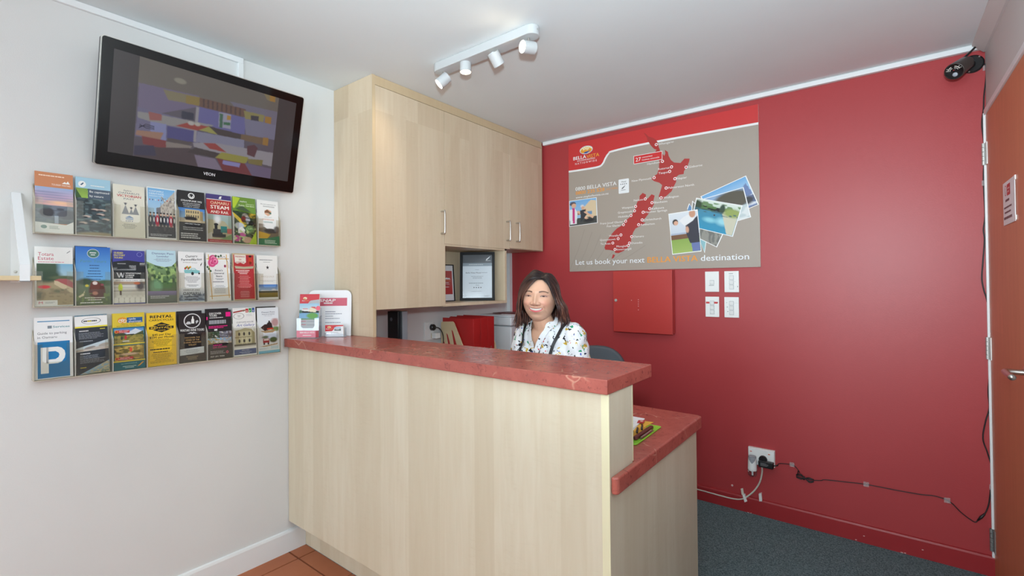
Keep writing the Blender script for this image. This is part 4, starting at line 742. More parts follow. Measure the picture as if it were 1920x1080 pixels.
COVERS = [
 [(c_sunset, 'brochure with an orange band above a sunset photo of beach boulders', (205, 132, 88), 0.218, 0.004, 0), (c_penguin, 'brochure with pale blue header, green leaves and a dark photo of swimming penguins', (166, 206, 226), 0.216, 0.008, 0),
  (c_victorian, 'cream brochure with red title lettering over three sketched costume figures', (232, 228, 212), 0.207, 0.004, 0), (c_walk, 'white-edged brochure with a street photo of people in dark old-fashioned clothes', W_, 0.213, 0.008, 0),
  (c_steampunk, 'black brochure with a white ring emblem and a stone building photo', (38, 36, 38), 0.216, 0.008, 0), (c_steam, 'red and purple brochure with big cream title and a steam train photo', (72, 62, 124), 0.216, 0.005, 0),
  (c_garden, 'green brochure with lime corners and a collage of garden flowers', (110, 148, 58), 0.218, 0.004, 0), (c_geopark, 'white brochure with a small hexagon logo and green foot, landscape photo between', W_, 0.218, 0.004, 0)],
 [(c_totara, 'white-topped brochure with crimson title over a photo of red-roofed farm sheds', W_, 0.213, 0.006, 0), (c_farm, 'bright blue brochure with a green oval logo above a brown cow', (40, 70, 120), 0.219, 0.010, 0),
  (c_cheese, 'purple-blue brochure with yellow capitals, black shop front and cheese wheels', (66, 66, 158), 0.211, 0.007, 0), (c_lavender, 'pale blue and green brochure with trees above a strip of lavender', (196, 226, 238), 0.217, 0.003, 0),
  (c_market, 'white brochure with a turquoise pickup carrying vegetables', W_, 0.215, 0.003, -0.008), (c_rose, 'white brochure framed in yellow bamboo with a large pink rose', W_, 0.216, 0.003, 0.006),
  (c_harbour, 'red brochure with a kraft border and cream title panel', (208, 186, 150), 0.218, 0.006, 0.003), (c_star, 'plain white brochure with a black star and a field photo at its foot', W_, 0.213, 0.003, 0.003)],
 [(c_parking, 'white brochure with a large white letter P on a blue panel', W_, 0.218, 0.006, 0), (c_flight, 'dark slate brochure with a yellow stripe, leaning to one side in its pocket', W_, 0.219, 0.003, 0.028),
  (c_cycle, 'thick stack of yellow-topped brochures with mountain cycling photos', (226, 200, 58), 0.221, 0.011, 0), (c_rental, 'plain yellow brochure with heavy black capitals', (242, 200, 44), 0.217, 0.004, 0),
  (c_wine, 'black brochure with a white wine-bottle ring emblem and a pale sticker', (44, 36, 38), 0.206, 0.004, -0.02), (c_discover, 'black brochure with bright pink blocks and four small photos', (42, 38, 42), 0.216, 0.006, 0),
  (c_art, 'white brochure with a paintbrush and a cream stone building', W_, 0.222, 0.003, 0), (c_railway, 'white brochure with watercolour steam locomotive and red railcar, light blue foot', W_, 0.218, 0.003, 0)]]
def brochure(label, y0, z0, h, th, wd, tilt, fn, edge, xb=0.034, name='brochure'):
    lean = 0.075; U = Vector((0, math.cos(tilt), math.sin(tilt))); Nn = Vector((math.cos(lean), 0, math.sin(lean))); V = Vector((-math.sin(lean), 0, math.cos(lean))); V = (V*math.cos(tilt)-Vector((0, 1, 0))*math.sin(tilt)).normalized()
    O_ = Vector((xb, y0, z0)); P = lambda a, b, n: O_+U*a+V*b+Nn*n
    m = MB().add([P(a, b, n) for n in (-th, 0) for b in (0, h) for a in (0, wd)], [(0, 2, 3, 1), (4, 5, 7, 6), (0, 1, 5, 4), (2, 6, 7, 3), (0, 4, 6, 2), (1, 3, 7, 5)])
    key = 'paper_%d_%d_%d' % tuple(int(c) for c in edge); mat(key, edge, 0.45)
    o = obj(name, m, key); tag(o, label, 'brochure', 'brochures in the wall racks')
    if fn is not None:
        pr = Print(lambda x, y, n: P(x, h-y, n), wd, h); fn(pr); obj('cover_print', pr, 'printed_paper', o, recalc=False)
    return o
for r in range(3):
    for k in range(8):
        fn, lab, edge, h, th, tilt = COVERS[r][k]
        y0 = RY0+k*PW+(0.003 if k < 4 else 0.003); wd = 0.1025
        if r == 1 and k >= 4: wd = 0.0985
        if r == 2 and k == 1: y0 += 0.004; wd = 0.095
        brochure(lab, y0, rows[r]+0.001 + max(0, -tilt)*wd, h, th, wd, tilt, fn, edge)
for r, k, h, c, lab in ((2, 4, .218, (40, 34, 38), 'dark brochure edge standing up behind the black wine-emblem brochure'), (2, 5, .223, (36, 34, 38), 'dark brochure edge standing up behind the black and pink brochure'), (2, 7, .223, (44, 40, 34), 'dark brochure edge standing up behind the watercolour railway brochure'), (1, 1, .2215, (52, 56, 62), 'grey brochure edge standing up behind the blue cow brochure')):
    brochure(lab, RY0+k*PW+0.003, rows[r]+0.001, h, 0.003, 0.096, 0, None, c, xb=0.0225)

# ------------------------------------------------------------------ timber shelf with white steel bracket
SZ = 1.3535
sh = empty('wall_shelf', (0.1, -3.2, SZ), 'pale timber wall shelf hung from a folded white steel bracket', 'shelf')
box('board', 0.001, 0.200, -3.75, -2.785, SZ, SZ+0.0145, 'pale_plywood', sh, 0.001)
for yb_ in (-2.824, -3.70):
    bm_ = MB(); y0, y1 = yb_-0.012, yb_+0.012
    bm_.box(0.0008, 0.0038, y0, y1, SZ-0.006, 1.660)
    st = [(0.0038, 1.660), (0.0038, 1.648), (0.193, SZ+0.040), (0.2005, SZ+0.040), (0.2005, SZ+0.052)]
    bm_.prism([(0.0008, 1.660), (0.0008, 1.655), (0.198, SZ+0.045), (0.2022, SZ+0.045), (0.2022, SZ+0.050), (0.006, 1.660)], y0, y1, lambda u, v, w_: Vector((u, w_, v)))
    bm_.box(0.2002, 0.2025, y0, y1, SZ-0.004, SZ+0.050).box(0.170, 0.2025, y0, y1, SZ-0.0045, SZ-0.002)
    b_ = obj('bracket', bm_, 'white_steel', sh)
    obj('screw', MB().lathe((0.0038, yb_, 1.385), (1, 0, 0), [(0, 0.005), (0.0015, 0.0045), (0.0022, 0.002)], 12), 'steel_hinge', b_)

# ================================================================== poster board on the red wall
PX0, PX1, PZ0, PZ1, PT = 0.563, 1.8045, 1.4135, 2.343, 0.012
po = box('map_board', PX0, PX1, -PT, -0.0005, PZ0, PZ1, 'white_plastic')
tag(po, 'large taupe and red map display board on the red wall', 'display board')
PW2, PH2 = PX1-PX0, PZ1-PZ0
pp = lambda x, y, n: Vector((PX0+x, -PT-n, PZ1-y))
def pq(px, py):
    v = on(1, -PT-0.001, px, py); return (v.x-PX0, PZ1-v.z)
def clampq(q): return (min(max(q[0], 0.0), PW2), min(max(q[1], 0.0), PH2))
TAUPE = (170, 158, 147)
g = Print(pp); g.R(0, 0, PW2, PH2, TAUPE); g.up()
curve = [(1066, 322), (1090, 318.5), (1121, 313), (1130, 307), (1135, 297), (1141, 288), (1150, 283), (1218, 268), (1423, 231)]
cu = [(v[0], v[1]) for v in catmull([(*pq(*c), 0) for c in curve], 5)]; cu = [(0.0, cu[0][1])]+cu[1:-1]+[(PW2, cu[-1][1])]
g.Q([(0, 0), (PW2, 0)]+cu[::-1], (206, 58, 58)); g.up()
g.L(cu, 0.013, (240, 240, 240))
for k in range(7): 
    a, b = pq(1068+k*14, 507-2*k), pq(1096+k*13+k*k, 430+k*5); g.L([clampq(a), clampq(((a[0]+b[0])/2+0.01, (a[1]+b[1])/2)), clampq(b)], 0.004, (160, 148, 137))
obj('background_print', g, 'printed_board', po, recalc=False)
NI = [(1207, 249.3), (1210.7, 250.7), (1216, 256), (1223.3, 258), (1230, 261.9), (1233, 267), (1235.2, 276), (1237, 280.4), (1238, 287), (1242.6, 288.5), (1245.5, 292.2), (1247.5, 287.7), (1246.6, 281), (1252.2, 284.8), (1253.7, 292.2), (1258.1, 300.3), (1264, 304.8), (1275.9, 305.5), (1283.3, 297.4), (1293, 297.4), (1292.2, 302.6), (1288.5, 313), (1282.6, 320.3), (1281.8, 326.3), (1273, 327.7), (1267.4, 332.2), (1267.8, 341), (1263, 350), (1259.2, 358.6), (1248.5, 368.3), (1240.7, 375.1), (1234.9, 368.3), (1238.7, 356.7), (1241.5, 347), (1236, 342.5), (1226.3, 339.6), (1221.9, 336), (1223, 332), (1232.2, 326.3), (1235.2, 316), (1236, 302.6), (1233, 287), (1228.5, 284), (1231, 281), (1226.3, 279), (1220.4, 273), (1213.7, 262.6), (1213, 258)]
SI = [(895, 165), (930, 130), (968, 150), (960, 185), (985, 195), (1030, 145), (1065, 160), (1050, 220), (1060, 250), (1030, 310), (985, 380), (945, 430), (925, 455), (965, 465), (900, 505), (850, 530), (825, 570), (800, 640), (800, 690), (770, 740), (720, 780), (660, 808), (620, 805), (615, 785), (560, 772), (510, 770), (500, 745), (520, 690), (560, 620), (600, 570), (640, 530), (690, 500), (740, 440), (800, 390), (835, 330), (850, 290), (870, 230), (895, 200)]
ST = [(595, 820), (620, 830), (605, 860), (580, 872)]
g = Print(pp); g.z = 0.0008; MAPC = (176, 56, 54)
g.Q([pq(*c) for c in NI], MAPC); g.Q([pq(1050+x/6, 340+y/6) for x, y in SI], MAPC); g.Q([pq(1050+x/6, 340+y/6) for x, y in ST], MAPC); g.up()
cities = [(1230.5, 271, 'Whangarei', 1234, 1263), (1242, 302.5, 'Hamilton', 1213.5, 1237), (1259, 313, 'Rotorua', 1234, 1255), (1255.5, 321.5, 'Taupo', 1234.5, 1252), (1286.5, 313.5, 'Gisborne', 1291, 1317), (1226.5, 333, 'New Plymouth', 1184.5, 1221), (1265.5, 335, 'Napier', 1269, 1288), (1249, 352.5, 'Palmerston North', 1253, 1301.5), (1239.5, 371, 'Wellington', 1244, 1272.5), (1209.8, 373, 'Nelson', 1188.5, 1205.5), (1222.5, 380, 'Blenheim', 1226.5, 1251), (1191.7, 387, 'Westport', 1166, 1187.5), (1218.3, 391.3, 'Kaikoura', 1222, 1245), (1189.7, 395.3, 'Greymouth', 1158.5, 1185), (1205.8, 398, 'Hanmer Springs', 1209.5, 1251), (1183, 404, 'Hokitika', 1159.5, 1179), (1204, 412.3, 'Christchurch', 1207.5, 1240), (1173, 414.7, 'Franz Josef Glacier', 1125.5, 1168.5), (1169, 421.3, 'Fox Glacier', 1138, 1163.5), (1197.3, 421.3, 'Ashburton', 1200.5, 1227.5), (1164.2, 440.5, 'Wanaka', 1142, 1160.5), (1184.3, 443.7, 'Oamaru', 1188, 1207), (1159, 447.5, 'Queenstown', 1125, 1154), (1180.3, 455.7, 'Dunedin', 1184, 1204.5), (1149, 455.7, 'Te Anau', 1126, 1144.5), (1178, 460.5, 'Moegiel', 1156, 1174.5), (1153, 467.7, 'Invercargill', 1156.5, 1183.5)]
for cx, cy, nm, xa, xb_ in cities:
    q_ = pq(cx, cy); g.E(q_[0], q_[1], .0098, .0098, (244, 244, 244), 14)
g.up()
for cx, cy, nm, xa, xb_ in cities:
    q_ = pq(cx, cy); g.E(q_[0], q_[1], .0055, .0055, (206, 40, 48), 12)
obj('country_map', g, 'printed_board', po, recalc=False)
for cx, cy, nm, xa, xb_ in cities:
    g = Print(pp); g.z = 0.0012; a = pq(xa, cy); b = pq(xb_, cy); yc = pq(cx, cy)[1]; g.T(nm, a[0], yc+0.001, b[0]-a[0], 0.0135, (236, 234, 232), .3, 'L'); obj('place_name', g, 'printed_board', po, recalc=False)
def ptext(t, xa, xb_, ym, h, col, bold=0.0, slant=0.0):
    g = Print(pp); g.z = 0.0012; a = pq(xa, ym); b = pq(xb_, ym); g.T(t, a[0], pq((xa+xb_)/2, ym)[1], b[0]-a[0], h, col, bold, 'L', slant); obj('lettering', g, 'printed_board', po, recalc=False)
ptext('BELLA', 1075, 1099, 295.5, .024, (244, 244, 244), 1.2); ptext('VISTA', 1099.8, 1123.5, 291.5, .024, (236, 164, 62), 1.2); ptext('ACCOMMODATION', 1082, 1115.5, 299.2, .011, (244, 244, 244), .3); ptext('N A T I O N W I D E', 1078.5, 1119, 304, .013, (244, 244, 244), .2)
ptext('0800 BELLA VISTA', 1079, 1156, 349, .026, (240, 240, 240), .5); ptext('0800 235 528', 1079.5, 1133.5, 358.5, .024, (240, 160, 60), 1.4); ptext('(NZ FREE)', 1136.5, 1158, 353.5, .012, (226, 150, 62), .1); ptext('www.staybellavista.co.nz', 1079.5, 1141, 366.5, .014, (240, 240, 240), .5)
ptext('Let us book your next', 1079.5, 1208.5, 489.5, .036, (240, 242, 246), .5); ptext('BELLA VISTA', 1214, 1308, 485.5, .036, (240, 158, 62), 1.0); ptext('destination', 1314, 1404.5, 482, .036, (240, 242, 246), .5)
# sun-over-hills emblem, rate star card, location tag
g = Print(pp); g.z = 0.0010; e = pq(1099, 281); g.E(e[0], e[1], .052, .029, (190, 214, 236), 28); g.up().E(e[0], e[1], .049, .026, (246, 240, 206), 28); g.up()
for k in range(7):
    t = math.radians(200+k*23); g.Q([(e[0], e[1]+.008), (e[0]+.046*math.cos(t-.08), e[1]+.008+.030*math.sin(t-.08)), (e[0]+.046*math.cos(t+.08), e[1]+.008+.030*math.sin(t+.08))], (240, 190, 70))
g.up().Q([(e[0]-.047, e[1]+.004), (e[0]-.034, e[1]-.012), (e[0]-.022, e[1]+.002), (e[0]-.006, e[1]-.004), (e[0]+.012, e[1]+.004), (e[0]+.030, e[1]-.008), (e[0]+.047, e[1]+.002), (e[0]+.036, e[1]+.018), (e[0], e[1]+.0255), (e[0]-.036, e[1]+.018)], (236, 160, 50)); g.up().Q([(e[0]-.024, e[1]+.021), (e[0]-.01, e[1]+.013), (e[0]+.018, e[1]+.011), (e[0]+.026, e[1]+.003), (e[0]+.026, e[1]+.013), (e[0]+.01, e[1]+.023), (e[0], e[1]+.0255)], (52, 84, 160))
obj('sun_emblem', g, 'printed_board', po, recalc=False)
g = Print(pp); g.z = 0.0010; a = pq(1159.7, 337); b = pq(1179.5, 361)
g.Q([(x, y) for x, y in rrect(a[0], a[1], b[0], b[1], .006)], (238, 240, 242)); g.up().T('Motel', (a[0]+b[0])/2, a[1]+.018, .032, .010, (70, 70, 72), .2)
for k in range(4): g.E(a[0]+.017+k*.013, a[1]+.034, .0035, .0035, (60, 60, 62), 8)
g.Q([(a[0]+.022, a[1]+.062), (a[0]+.05, a[1]+.042), (a[0]+.042, a[1]+.054), (a[0]+.026, a[1]+.068)], (70, 74, 76)); g.G(a[0]+.018, a[1]+.071, b[0]-.018, a[1]+.077, 1, (90, 90, 92))
obj('rating_card', g, 'printed_board', po, recalc=False)
g = Print(pp); g.z = 0.0014; a = pq(1188.5, 293); b = pq(1241.5, 304.5); b = (b[0], a[1]+.052)
g.R(a[0]-.002, a[1]-.002, b[0]+.002, b[1]+.002, (240, 240, 240)); g.up().R(a[0]+.001, a[1]+.001, b[0]-.001, b[1]-.001, (210, 50, 52)); g.up().T('27', a[0]+.012, (a[1]+b[1])/2, .036, .026, W_, .1, 'L'); g.T('convenient', a[0]+.056, a[1]+.017, .07, .010, W_, .1, 'L'); g.T('locations nationwide', a[0]+.056, a[1]+.034, .115, .010, W_, .1, 'L')
obj('location_tag', g, 'printed_board', po, recalc=False)
# holiday snapshots with white borders
def snap(quad, im, z, inset=0.05):
    g = Print(pp); g.z = z; q4 = [pq(*c) for c in quad]; g.Q(q4, (244, 244, 244)); g.up()
    cx = sum(q_[0] for q_ in q4)/4; cy = sum(q_[1] for q_ in q4)/4
    def shr(q_):
        d = Vector((cx-q_[0], cy-q_[1])); return (q_[0]+d.x*inset, q_[1]+d.y*inset)
    g.IQ([shr(q_) for q_ in q4], im); g.up(); obj('snapshot_print', g, 'printed_board', po, recalc=False)
def z4(*pts): return [(1230+x/5.143, 310+y/5.143) for x, y in pts]
snap(z4((428, 300), (868, 98), (992, 378), (560, 560)), im_(lambda i: i.grad((110, 170, 220), (190, 216, 236), 0, .6).poly([(.55, .6), (.95, .2), (1, .6), (1, 1), (.4, 1)], (110, 130, 176)).speck((230, 234, 240), 10, 10, .6, .6, 1).ell(.8, .75, .2, .14, (60, 60, 66), .3), 36, 24), .0008, .04)
snap(z4((430, 330), (845, 210), (918, 500), (500, 620)), im_(lambda i: i.grad((140, 170, 206), (206, 220, 226)).ell(.7, .3, .45, .32, (88, 82, 70), .15).rect(0, .55, 1, 1, (196, 208, 210)).speck((226, 230, 230), 6, 10, .5, .6, 1), 36, 24), .0012, .04)
snap(z4((300, 420), (320, 365), (500, 640), (470, 848)), im_(lambda i: i.grad((96, 140, 190), (150, 196, 200)), 12, 12), .0016, .05)
snap(z4((350, 340), (660, 640), (588, 792), (320, 660)), im_(lambda i: i.fill((150, 148, 140)).speck((112, 112, 108), 20, 6, .5), 24, 16), .0020, .05)
snap(z4((388, 312), (836, 386), (742, 690), (330, 590)), im_(lambda i: (i.grad((226, 232, 226), (196, 214, 196), 0, .2), i.speck((86, 126, 66), 9, 14, .4, .05, .36), i.grad((70, 140, 170), (44, 150, 190), .34, 1), i.ell(.4, .65, .14, .08, (140, 206, 220), .5), i.ell(.7, .62, .14, .12, (156, 214, 226), .5), i.poly([(.62, .3), (1, .2), (1, 1), (.86, 1)], (206, 202, 180)), i.ell(.86, .3, .2, .14, (150, 166, 90), .3), i.ell(.05, .2, .1, .16, (52, 70, 50), .3), i.ell(.62, .22, .06, .16, (50, 72, 56), .2), i.ell(.48, .46, .02, .03, (60, 50, 50), .2), i.speck((60, 100, 110), 12, 20, .6, .3, .45)), 50, 40), .0024, .04)
snap(z4((120, 468), (402, 424), (440, 830), (158, 862)), im_(lambda i: (i.grad((226, 230, 236), (206, 214, 226), 0, .52), i.rect(0, .50, 1, .56, (176, 186, 206)), i.rect(0, .54, .7, .68, (122, 86, 60)), i.grad((142, 172, 84), (166, 190, 104), .66, 1), i.ell(.2, .22, .1, .075, (52, 40, 38), .1), i.ell(.22, .245, .08, .055, (226, 176, 150), .1), i.poly([(.34, .2), (.5, .12), (.78, .04), (.9, .22), (.62, .42)], (236, 236, 238)), i.ell(.82, .06, .11, .10, (206, 154, 126), .1), i.poly([(.55, .34), (.82, .24), (1, .12), (1, .80), (.66, .78), (.56, .55)], (56, 56, 68)), i.poly([(.70, .78), (1, .78), (1, 1), (.72, 1)], (110, 124, 176)), i.ell(.6, .44, .06, .08, (214, 164, 138), .2)), 44, 60), .0028, .04)
def z3(*pts): return [(1050+x/6, 340+y/6) for x, y in pts]
sq = z3((100, 222), (412, 178), (424, 468), (100, 512)); sq[0] = (1067.2, sq[0][1]); sq[3] = (1067.2, sq[3][1])
snap(sq, im_(lambda i: (i.grad((120, 176, 226), (176, 206, 230)), i.poly([(.45, .4), (.8, .05), (1, .1), (1, .8), (.5, .7)], (222, 200, 166)), i.poly([(.3, .5), (.62, .38), (.62, .55), (.3, .6)], (176, 110, 84)), i.rect(.66, .5, .84, .62, (110, 150, 190)), i.rect(0, .72, 1, 1, (74, 76, 74)), i.ell(.12, .12, .12, .08, (90, 84, 96), .1), i.ell(.16, .2, .09, .09, (226, 176, 146), .1), i.poly([(0, .35), (.2, .3), (.3, .5), (.26, .95), (.02, .95)], (232, 232, 236)), i.poly([(.10, .3), (.2, .3), (.2, .92), (.12, .92)], (206, 60, 130)), i.poly([(.26, .45), (.34, .42), (.7, .78), (.62, .82)], (230, 186, 156)), i.ell(.48, .26, .07, .06, (214, 214, 220), .1), i.ell(.5, .33, .06, .06, (220, 170, 140), .1), i.poly([(.40, .42), (.58, .40), (.64, .62), (.42, .9)], (56, 58, 66)), i.poly([(.52, .5), (.6, .48), (.9, .74), (.84, .8)], (226, 182, 152)), i.ell(.72, .86, .2, .07, (46, 46, 50), .3)), 44, 40), .0010, .04)

# ================================================================== meter box, switches, sockets and cables on the red wall
mbx = empty('meter_box', (1.12, -0.03, 1.0), 'flat red painted metal fuse box under the map board', 'fuse box')
box('body', 0.926, 1.318, -0.052, 0.0, 1.004, 1.408, 'red_metal_paint', mbx, 0.003)
box('door', 0.924, 1.320, -0.060, -0.0525, 1.002, 1.408, 'red_metal_paint', mbx, 0.002)
lk = MB().lathe((0.944, -0.060, 1.212), (0, -1, 0), [(0, 0.010), (0.004, 0.010), (0.006, 0.008), (0.006, 0.003), (0.003, 0.003)], 18); obj('lock', lk, 'steel_hinge', mbx)
ck = MB()
for px, py in ((1184, 563), (1197, 562), (1197, 566), (1197, 570), (1197, 574), (1197, 581)):
    c = on(1, -0.0602, px, py); ck.box(c.x-.002, c.x+.002, -.0606, -.0601, c.z-.0025, c.z+.0025)
obj('paint_chip', ck, 'scuff', mbx)
def switch_plate(x0, x1, z0, z1, rockers, label, marks=None):
    t = empty('switch_plate', ((x0+x1)/2, -0.004, z0), label, 'light switch', 'switch plates on the red wall')
    box('plate', x0, x1, -0.009, 0.0, z0, z1, 'white_plastic', t, 0.002)
    cx = (x0+x1)/2
    for k in range(rockers):
        zc = (z0+z1)/2+(0.028*(1-k) if rockers == 3 else 0.0)-0.004
        X = Matrix.Translation((cx, -0.009, zc)) @ Matrix.Rotation(0.16, 4, 'X')
        box_ = MB().box(-0.0105, 0.0105, -0.0035, 0.002, -0.0105, 0.0105, X); obj('rocker', box_, 'white_plastic', t, 0.001)
        obj('rocker_surround', MB().box(cx-0.012, cx+0.012, -0.0096, -0.009, zc-0.0125, zc+0.0125), 'grey_plastic', t)
    g = Print(lambda x, y, n: Vector((x0+x, -0.009-n, z1-y)), x1-x0, z1-z0)
    if marks: marks(g); obj('marking', g, 'printed_paper', t, recalc=False)
G_ = (150, 152, 156)
switch_plate(1.502, 1.581, 1.270, 1.393, 1, 'white switch plate with a single rocker under the map board', lambda g: g.G(.28, .66, .72, .70, 1, G_, .7))
switch_plate(1.611, 1.690, 1.268, 1.393, 3, 'white three-rocker switch plate with a faint printed heading', lambda g: (g.G(.32, .10, .66, .14, 1, G_, .8), g.G(.70, .49, .80, .51, 1, G_), g.G(.73, .72, .78, .74, 1, G_), g.R(.89, .70, .93, .76, (70, 70, 72))))
switch_plate(1.502, 1.580, 1.119, 1.241, 3, 'white three-rocker switch plate with red tape across its top', lambda g: (g.R(.05, .25, .31, .34, (206, 52, 52)), g.R(.64, .25, .90, .34, (206, 52, 52)), g.R(.88, .26, .92, .31, (60, 40, 40)), g.G(.64, .71, .70, .73, 1, G_)))
switch_plate(1.609, 1.688, 1.119, 1.240, 3, 'white three-rocker switch plate with small marks beside each rocker', lambda g: (g.R(.15, .265, .20, .29, G_), g.R(.18, .475, .24, .505, (90, 90, 94)), g.R(.21, .695, .27, .725, (90, 90, 94)), g.L([(.66, .285), (.98, .29)], .0006, G_)))
sk = empty('power_socket', (1.795, -0.01, 0.29), 'double white power socket low on the red wall, both outlets in use', 'power socket')
box('mounting_block', 1.728, 1.862, -0.020, 0.0, 0.290, 0.383, 'white_plastic', sk, 0.002)
box('face_plate', 1.730, 1.860, -0.028, -0.0205, 0.292, 0.381, 'white_plastic', sk, 0.002)
for x in (1.745, 1.836):
    box('outlet_switch', x-0.008, x+0.008, -0.032, -0.0285, 0.352, 0.368, 'white_plastic', sk, 0.001)
    g = Print(lambda a, b, n: Vector((x-0.005+a, -0.032-n, 0.366-b))); g.R(0, 0, .010, .005, (226, 110, 90)); obj('indicator', g, 'printed_paper', sk, recalc=False)
af = empty('air_freshener', (1.757, -0.055, 0.228), 'white plug-in air freshener with a clear refill in the power socket', 'air freshener')
obj('body', MB().lathe((1.757, -0.062, 0.268), (0, 0, 1), [(0, .022), (.006, .0235), (.05, .022), (.070, .0205)], 24), 'white_plastic', af, smooth=False)
obj('cap', MB().lathe((1.757, -0.062, 0.338), (0, 0, 1), [(0, .0205), (.008, .0205), (.010, .018), (.008, .015)], 24), 'grey_plastic', af)
gv = MB()
for k in range(9):
    t = -PI/2-0.9+k*0.225; gv.add([(1.757+.0222*math.cos(t), -.062+.0222*math.sin(t), .338), (1.757+.0222*math.cos(t+.225), -.062+.0222*math.sin(t+.225), .338), (1.757+.0228*math.cos(t+.225), -.062+.0228*math.sin(t+.225), .338-.030*(1-abs(k+1-4.5)/4.5)), (1.757+.0228*math.cos(t), -.062+.0228*math.sin(t), .338-.030*(1-abs(k-4.5)/4.5))], [(0, 1, 2, 3)])
obj('front_inset', gv, 'grey_plastic', af)
obj('refill_bottle', MB().lathe((1.757, -0.062, 0.232), (0, 0, 1), [(0, .008), (.004, .017), (.012, .0225), (.026, .0235), (.036, .0225)], 24), 'clear_acrylic', af, smooth=True)
obj('wick', MB().tube([(1.757, -.062, .240), (1.757, -.062, .268)], .0045, 10), 'white_plastic', af)
obj('plug_body', MB().box(1.745, 1.769, -.042, -.0285, .29, .335), 'white_plastic', af, 0.002)
pa = empty('power_adapter', (1.83, -0.04, 0.29), 'black plug-in power adapter lying sideways in the wall socket', 'power adapter')
obj('plug', MB().lathe((1.806, -0.0285, 0.330), (0, -1, 0), [(0, .021), (.012, .021), (.016, .018)], 20), 'black_plastic', pa)
box('case', 1.788, 1.862, -0.074, -0.045, 0.297, 0.331, 'black_plastic', pa, 0.004)
g = Print(lambda a, b, n: Vector((1.800+a, -.074-n, .324-b))); g.G(0, 0, .04, .018, 4, (150, 150, 152), .4); obj('rating_label', g, 'printed_paper', pa, recalc=False)
def wallp(pts, off): return [on(1, -off, px, py) for px, py in pts]
lead = [Vector((1.862, -0.058, 0.314)), Vector((1.875, -0.045, 0.315))]+wallp([(1463, 869), (1485, 871.5), (1494, 878), (1499, 886)], 0.006)
tag(obj('adapter_lead', MB().tube(catmull(lead, 6), 0.0022, 8).tube([(1.862, -.058, .314), (1.880, -.042, .3155)], .0038, 8), 'black_cable', smooth=True), 'short thin black lead between the power adapter and the tied cable bundle', 'cable')
bn = MB(); A = on(1, -0.012, 1493, 892); B = on(1, -0.012, 1526, 901)
for k in range(6):
    dz = (k-2.5)*0.004; dy = -0.003*(k % 3); bn.tube(catmull([A+Vector((0, dy, dz*.8)), A+(B-A)*.25+Vector((0, dy-.002, dz*1.6+.004)), A+(B-A)*.5+Vector((0, dy, dz*.4)), A+(B-A)*.75+Vector((0, dy-.002, dz*1.4-.003)), B+Vector((0, dy, dz*.7))], 5), .0019, 6)
bn.tube([A+(B-A)*.45+Vector((0, -.004, .010)), A+(B-A)*.45+Vector((0, -.004, -.010))], .004, 8)
bn.tube(catmull([on(1, -0.008, 1499, 886), on(1, -.012, 1497, 882), on(1, -.012, 1495, 889), A], 5), .002, 6)
tag(obj('cable_bundle', bn, 'black_cable', smooth=True), 'coiled and tied bundle of thin black cable on the red wall', 'cable')
run = wallp([(1526, 900.5), (1540, 901), (1546, 899.5), (1580, 903), (1622, 908), (1680, 919), (1725, 927), (1750, 929.5), (1772, 936), (1785, 944), (1800, 959), (1815, 971), (1828, 979), (1833, 976)], 0.005)
tag(obj('camera_supply_cable', MB().tube(catmull(run, 6), 0.0021, 8), 'black_cable', smooth=True), 'long thin black cable taped along the lower red wall towards the door', 'cable')
run2 = wallp([(1833, 976), (1846, 964), (1854, 945), (1858, 915), (1862.5, 893), (1861, 880), (1852, 850), (1843, 822), (1848, 790), (1855, 765), (1853, 735), (1855, 700), (1854.5, 660), (1853, 585), (1850, 560), (1845, 545), (1841, 522), (1843, 490), (1846, 450), (1844, 430), (1847, 405), (1845, 360), (1844, 330), (1845, 310), (1846.5, 285), (1844, 260), (1841, 232), (1844, 205), (1845, 180), (1848.5, 150), (1849, 133), (1847, 121), (1843, 120), (1838, 126), (1834, 126)], 0.0055)
cb2 = MB().tube(catmull(run2, 5), 0.0026, 8); cb2.tube([run2[0], (run2[0]+run2[1])/2, run2[1]], [.003, .0062, .004], 8)
tag(obj('camera_drop_cable', cb2, 'black_cable', smooth=True), 'black cable hanging in waves from the security camera down beside the door', 'cable')
wc = [Vector((1.797, -.020, .291))]+wallp([(1429, 885), (1425, 903), (1416, 918), (1404, 929), (1391, 935.5), (1375, 935), (1350, 929), (1310, 918), (1240, 900)], 0.012)
tag(obj('supply_cable', MB().tube(catmull(wc, 6), 0.0045, 10), 'cream_cable', smooth=True), 'cream power cable looping from the socket along the red skirting', 'cable')
for pts, lab, mt, nm, cat_ in (([(1387.5, 918), (1392, 917), (1394.5, 931), (1390, 932)], 'cream adhesive tab on the red wall above the cream cable', 'cream_cable', 'adhesive_tab', 'tab'), ([(1392, 928), (1396, 927), (1401, 940), (1396, 942)], 'white adhesive cable clip across the cream power cable', 'white_plastic', 'cable_clip', 'clip'), ([(1422.5, 926), (1427.5, 925), (1429, 940), (1423.5, 940)], 'white adhesive hook strip standing on the red skirting', 'white_plastic', 'adhesive_hook', 'hook')):
    q4 = [on(1, -0.018, *c) for c in pts]; m = MB().prism([(q_.x, q_.z) for q_ in q4], -0.0005, -0.019 if nm != 'adhesive_tab' else -0.004, lambda u, v, w_: Vector((u, w_, v))); tag(obj(nm, m, mt, None, 0.001), lab, cat_)
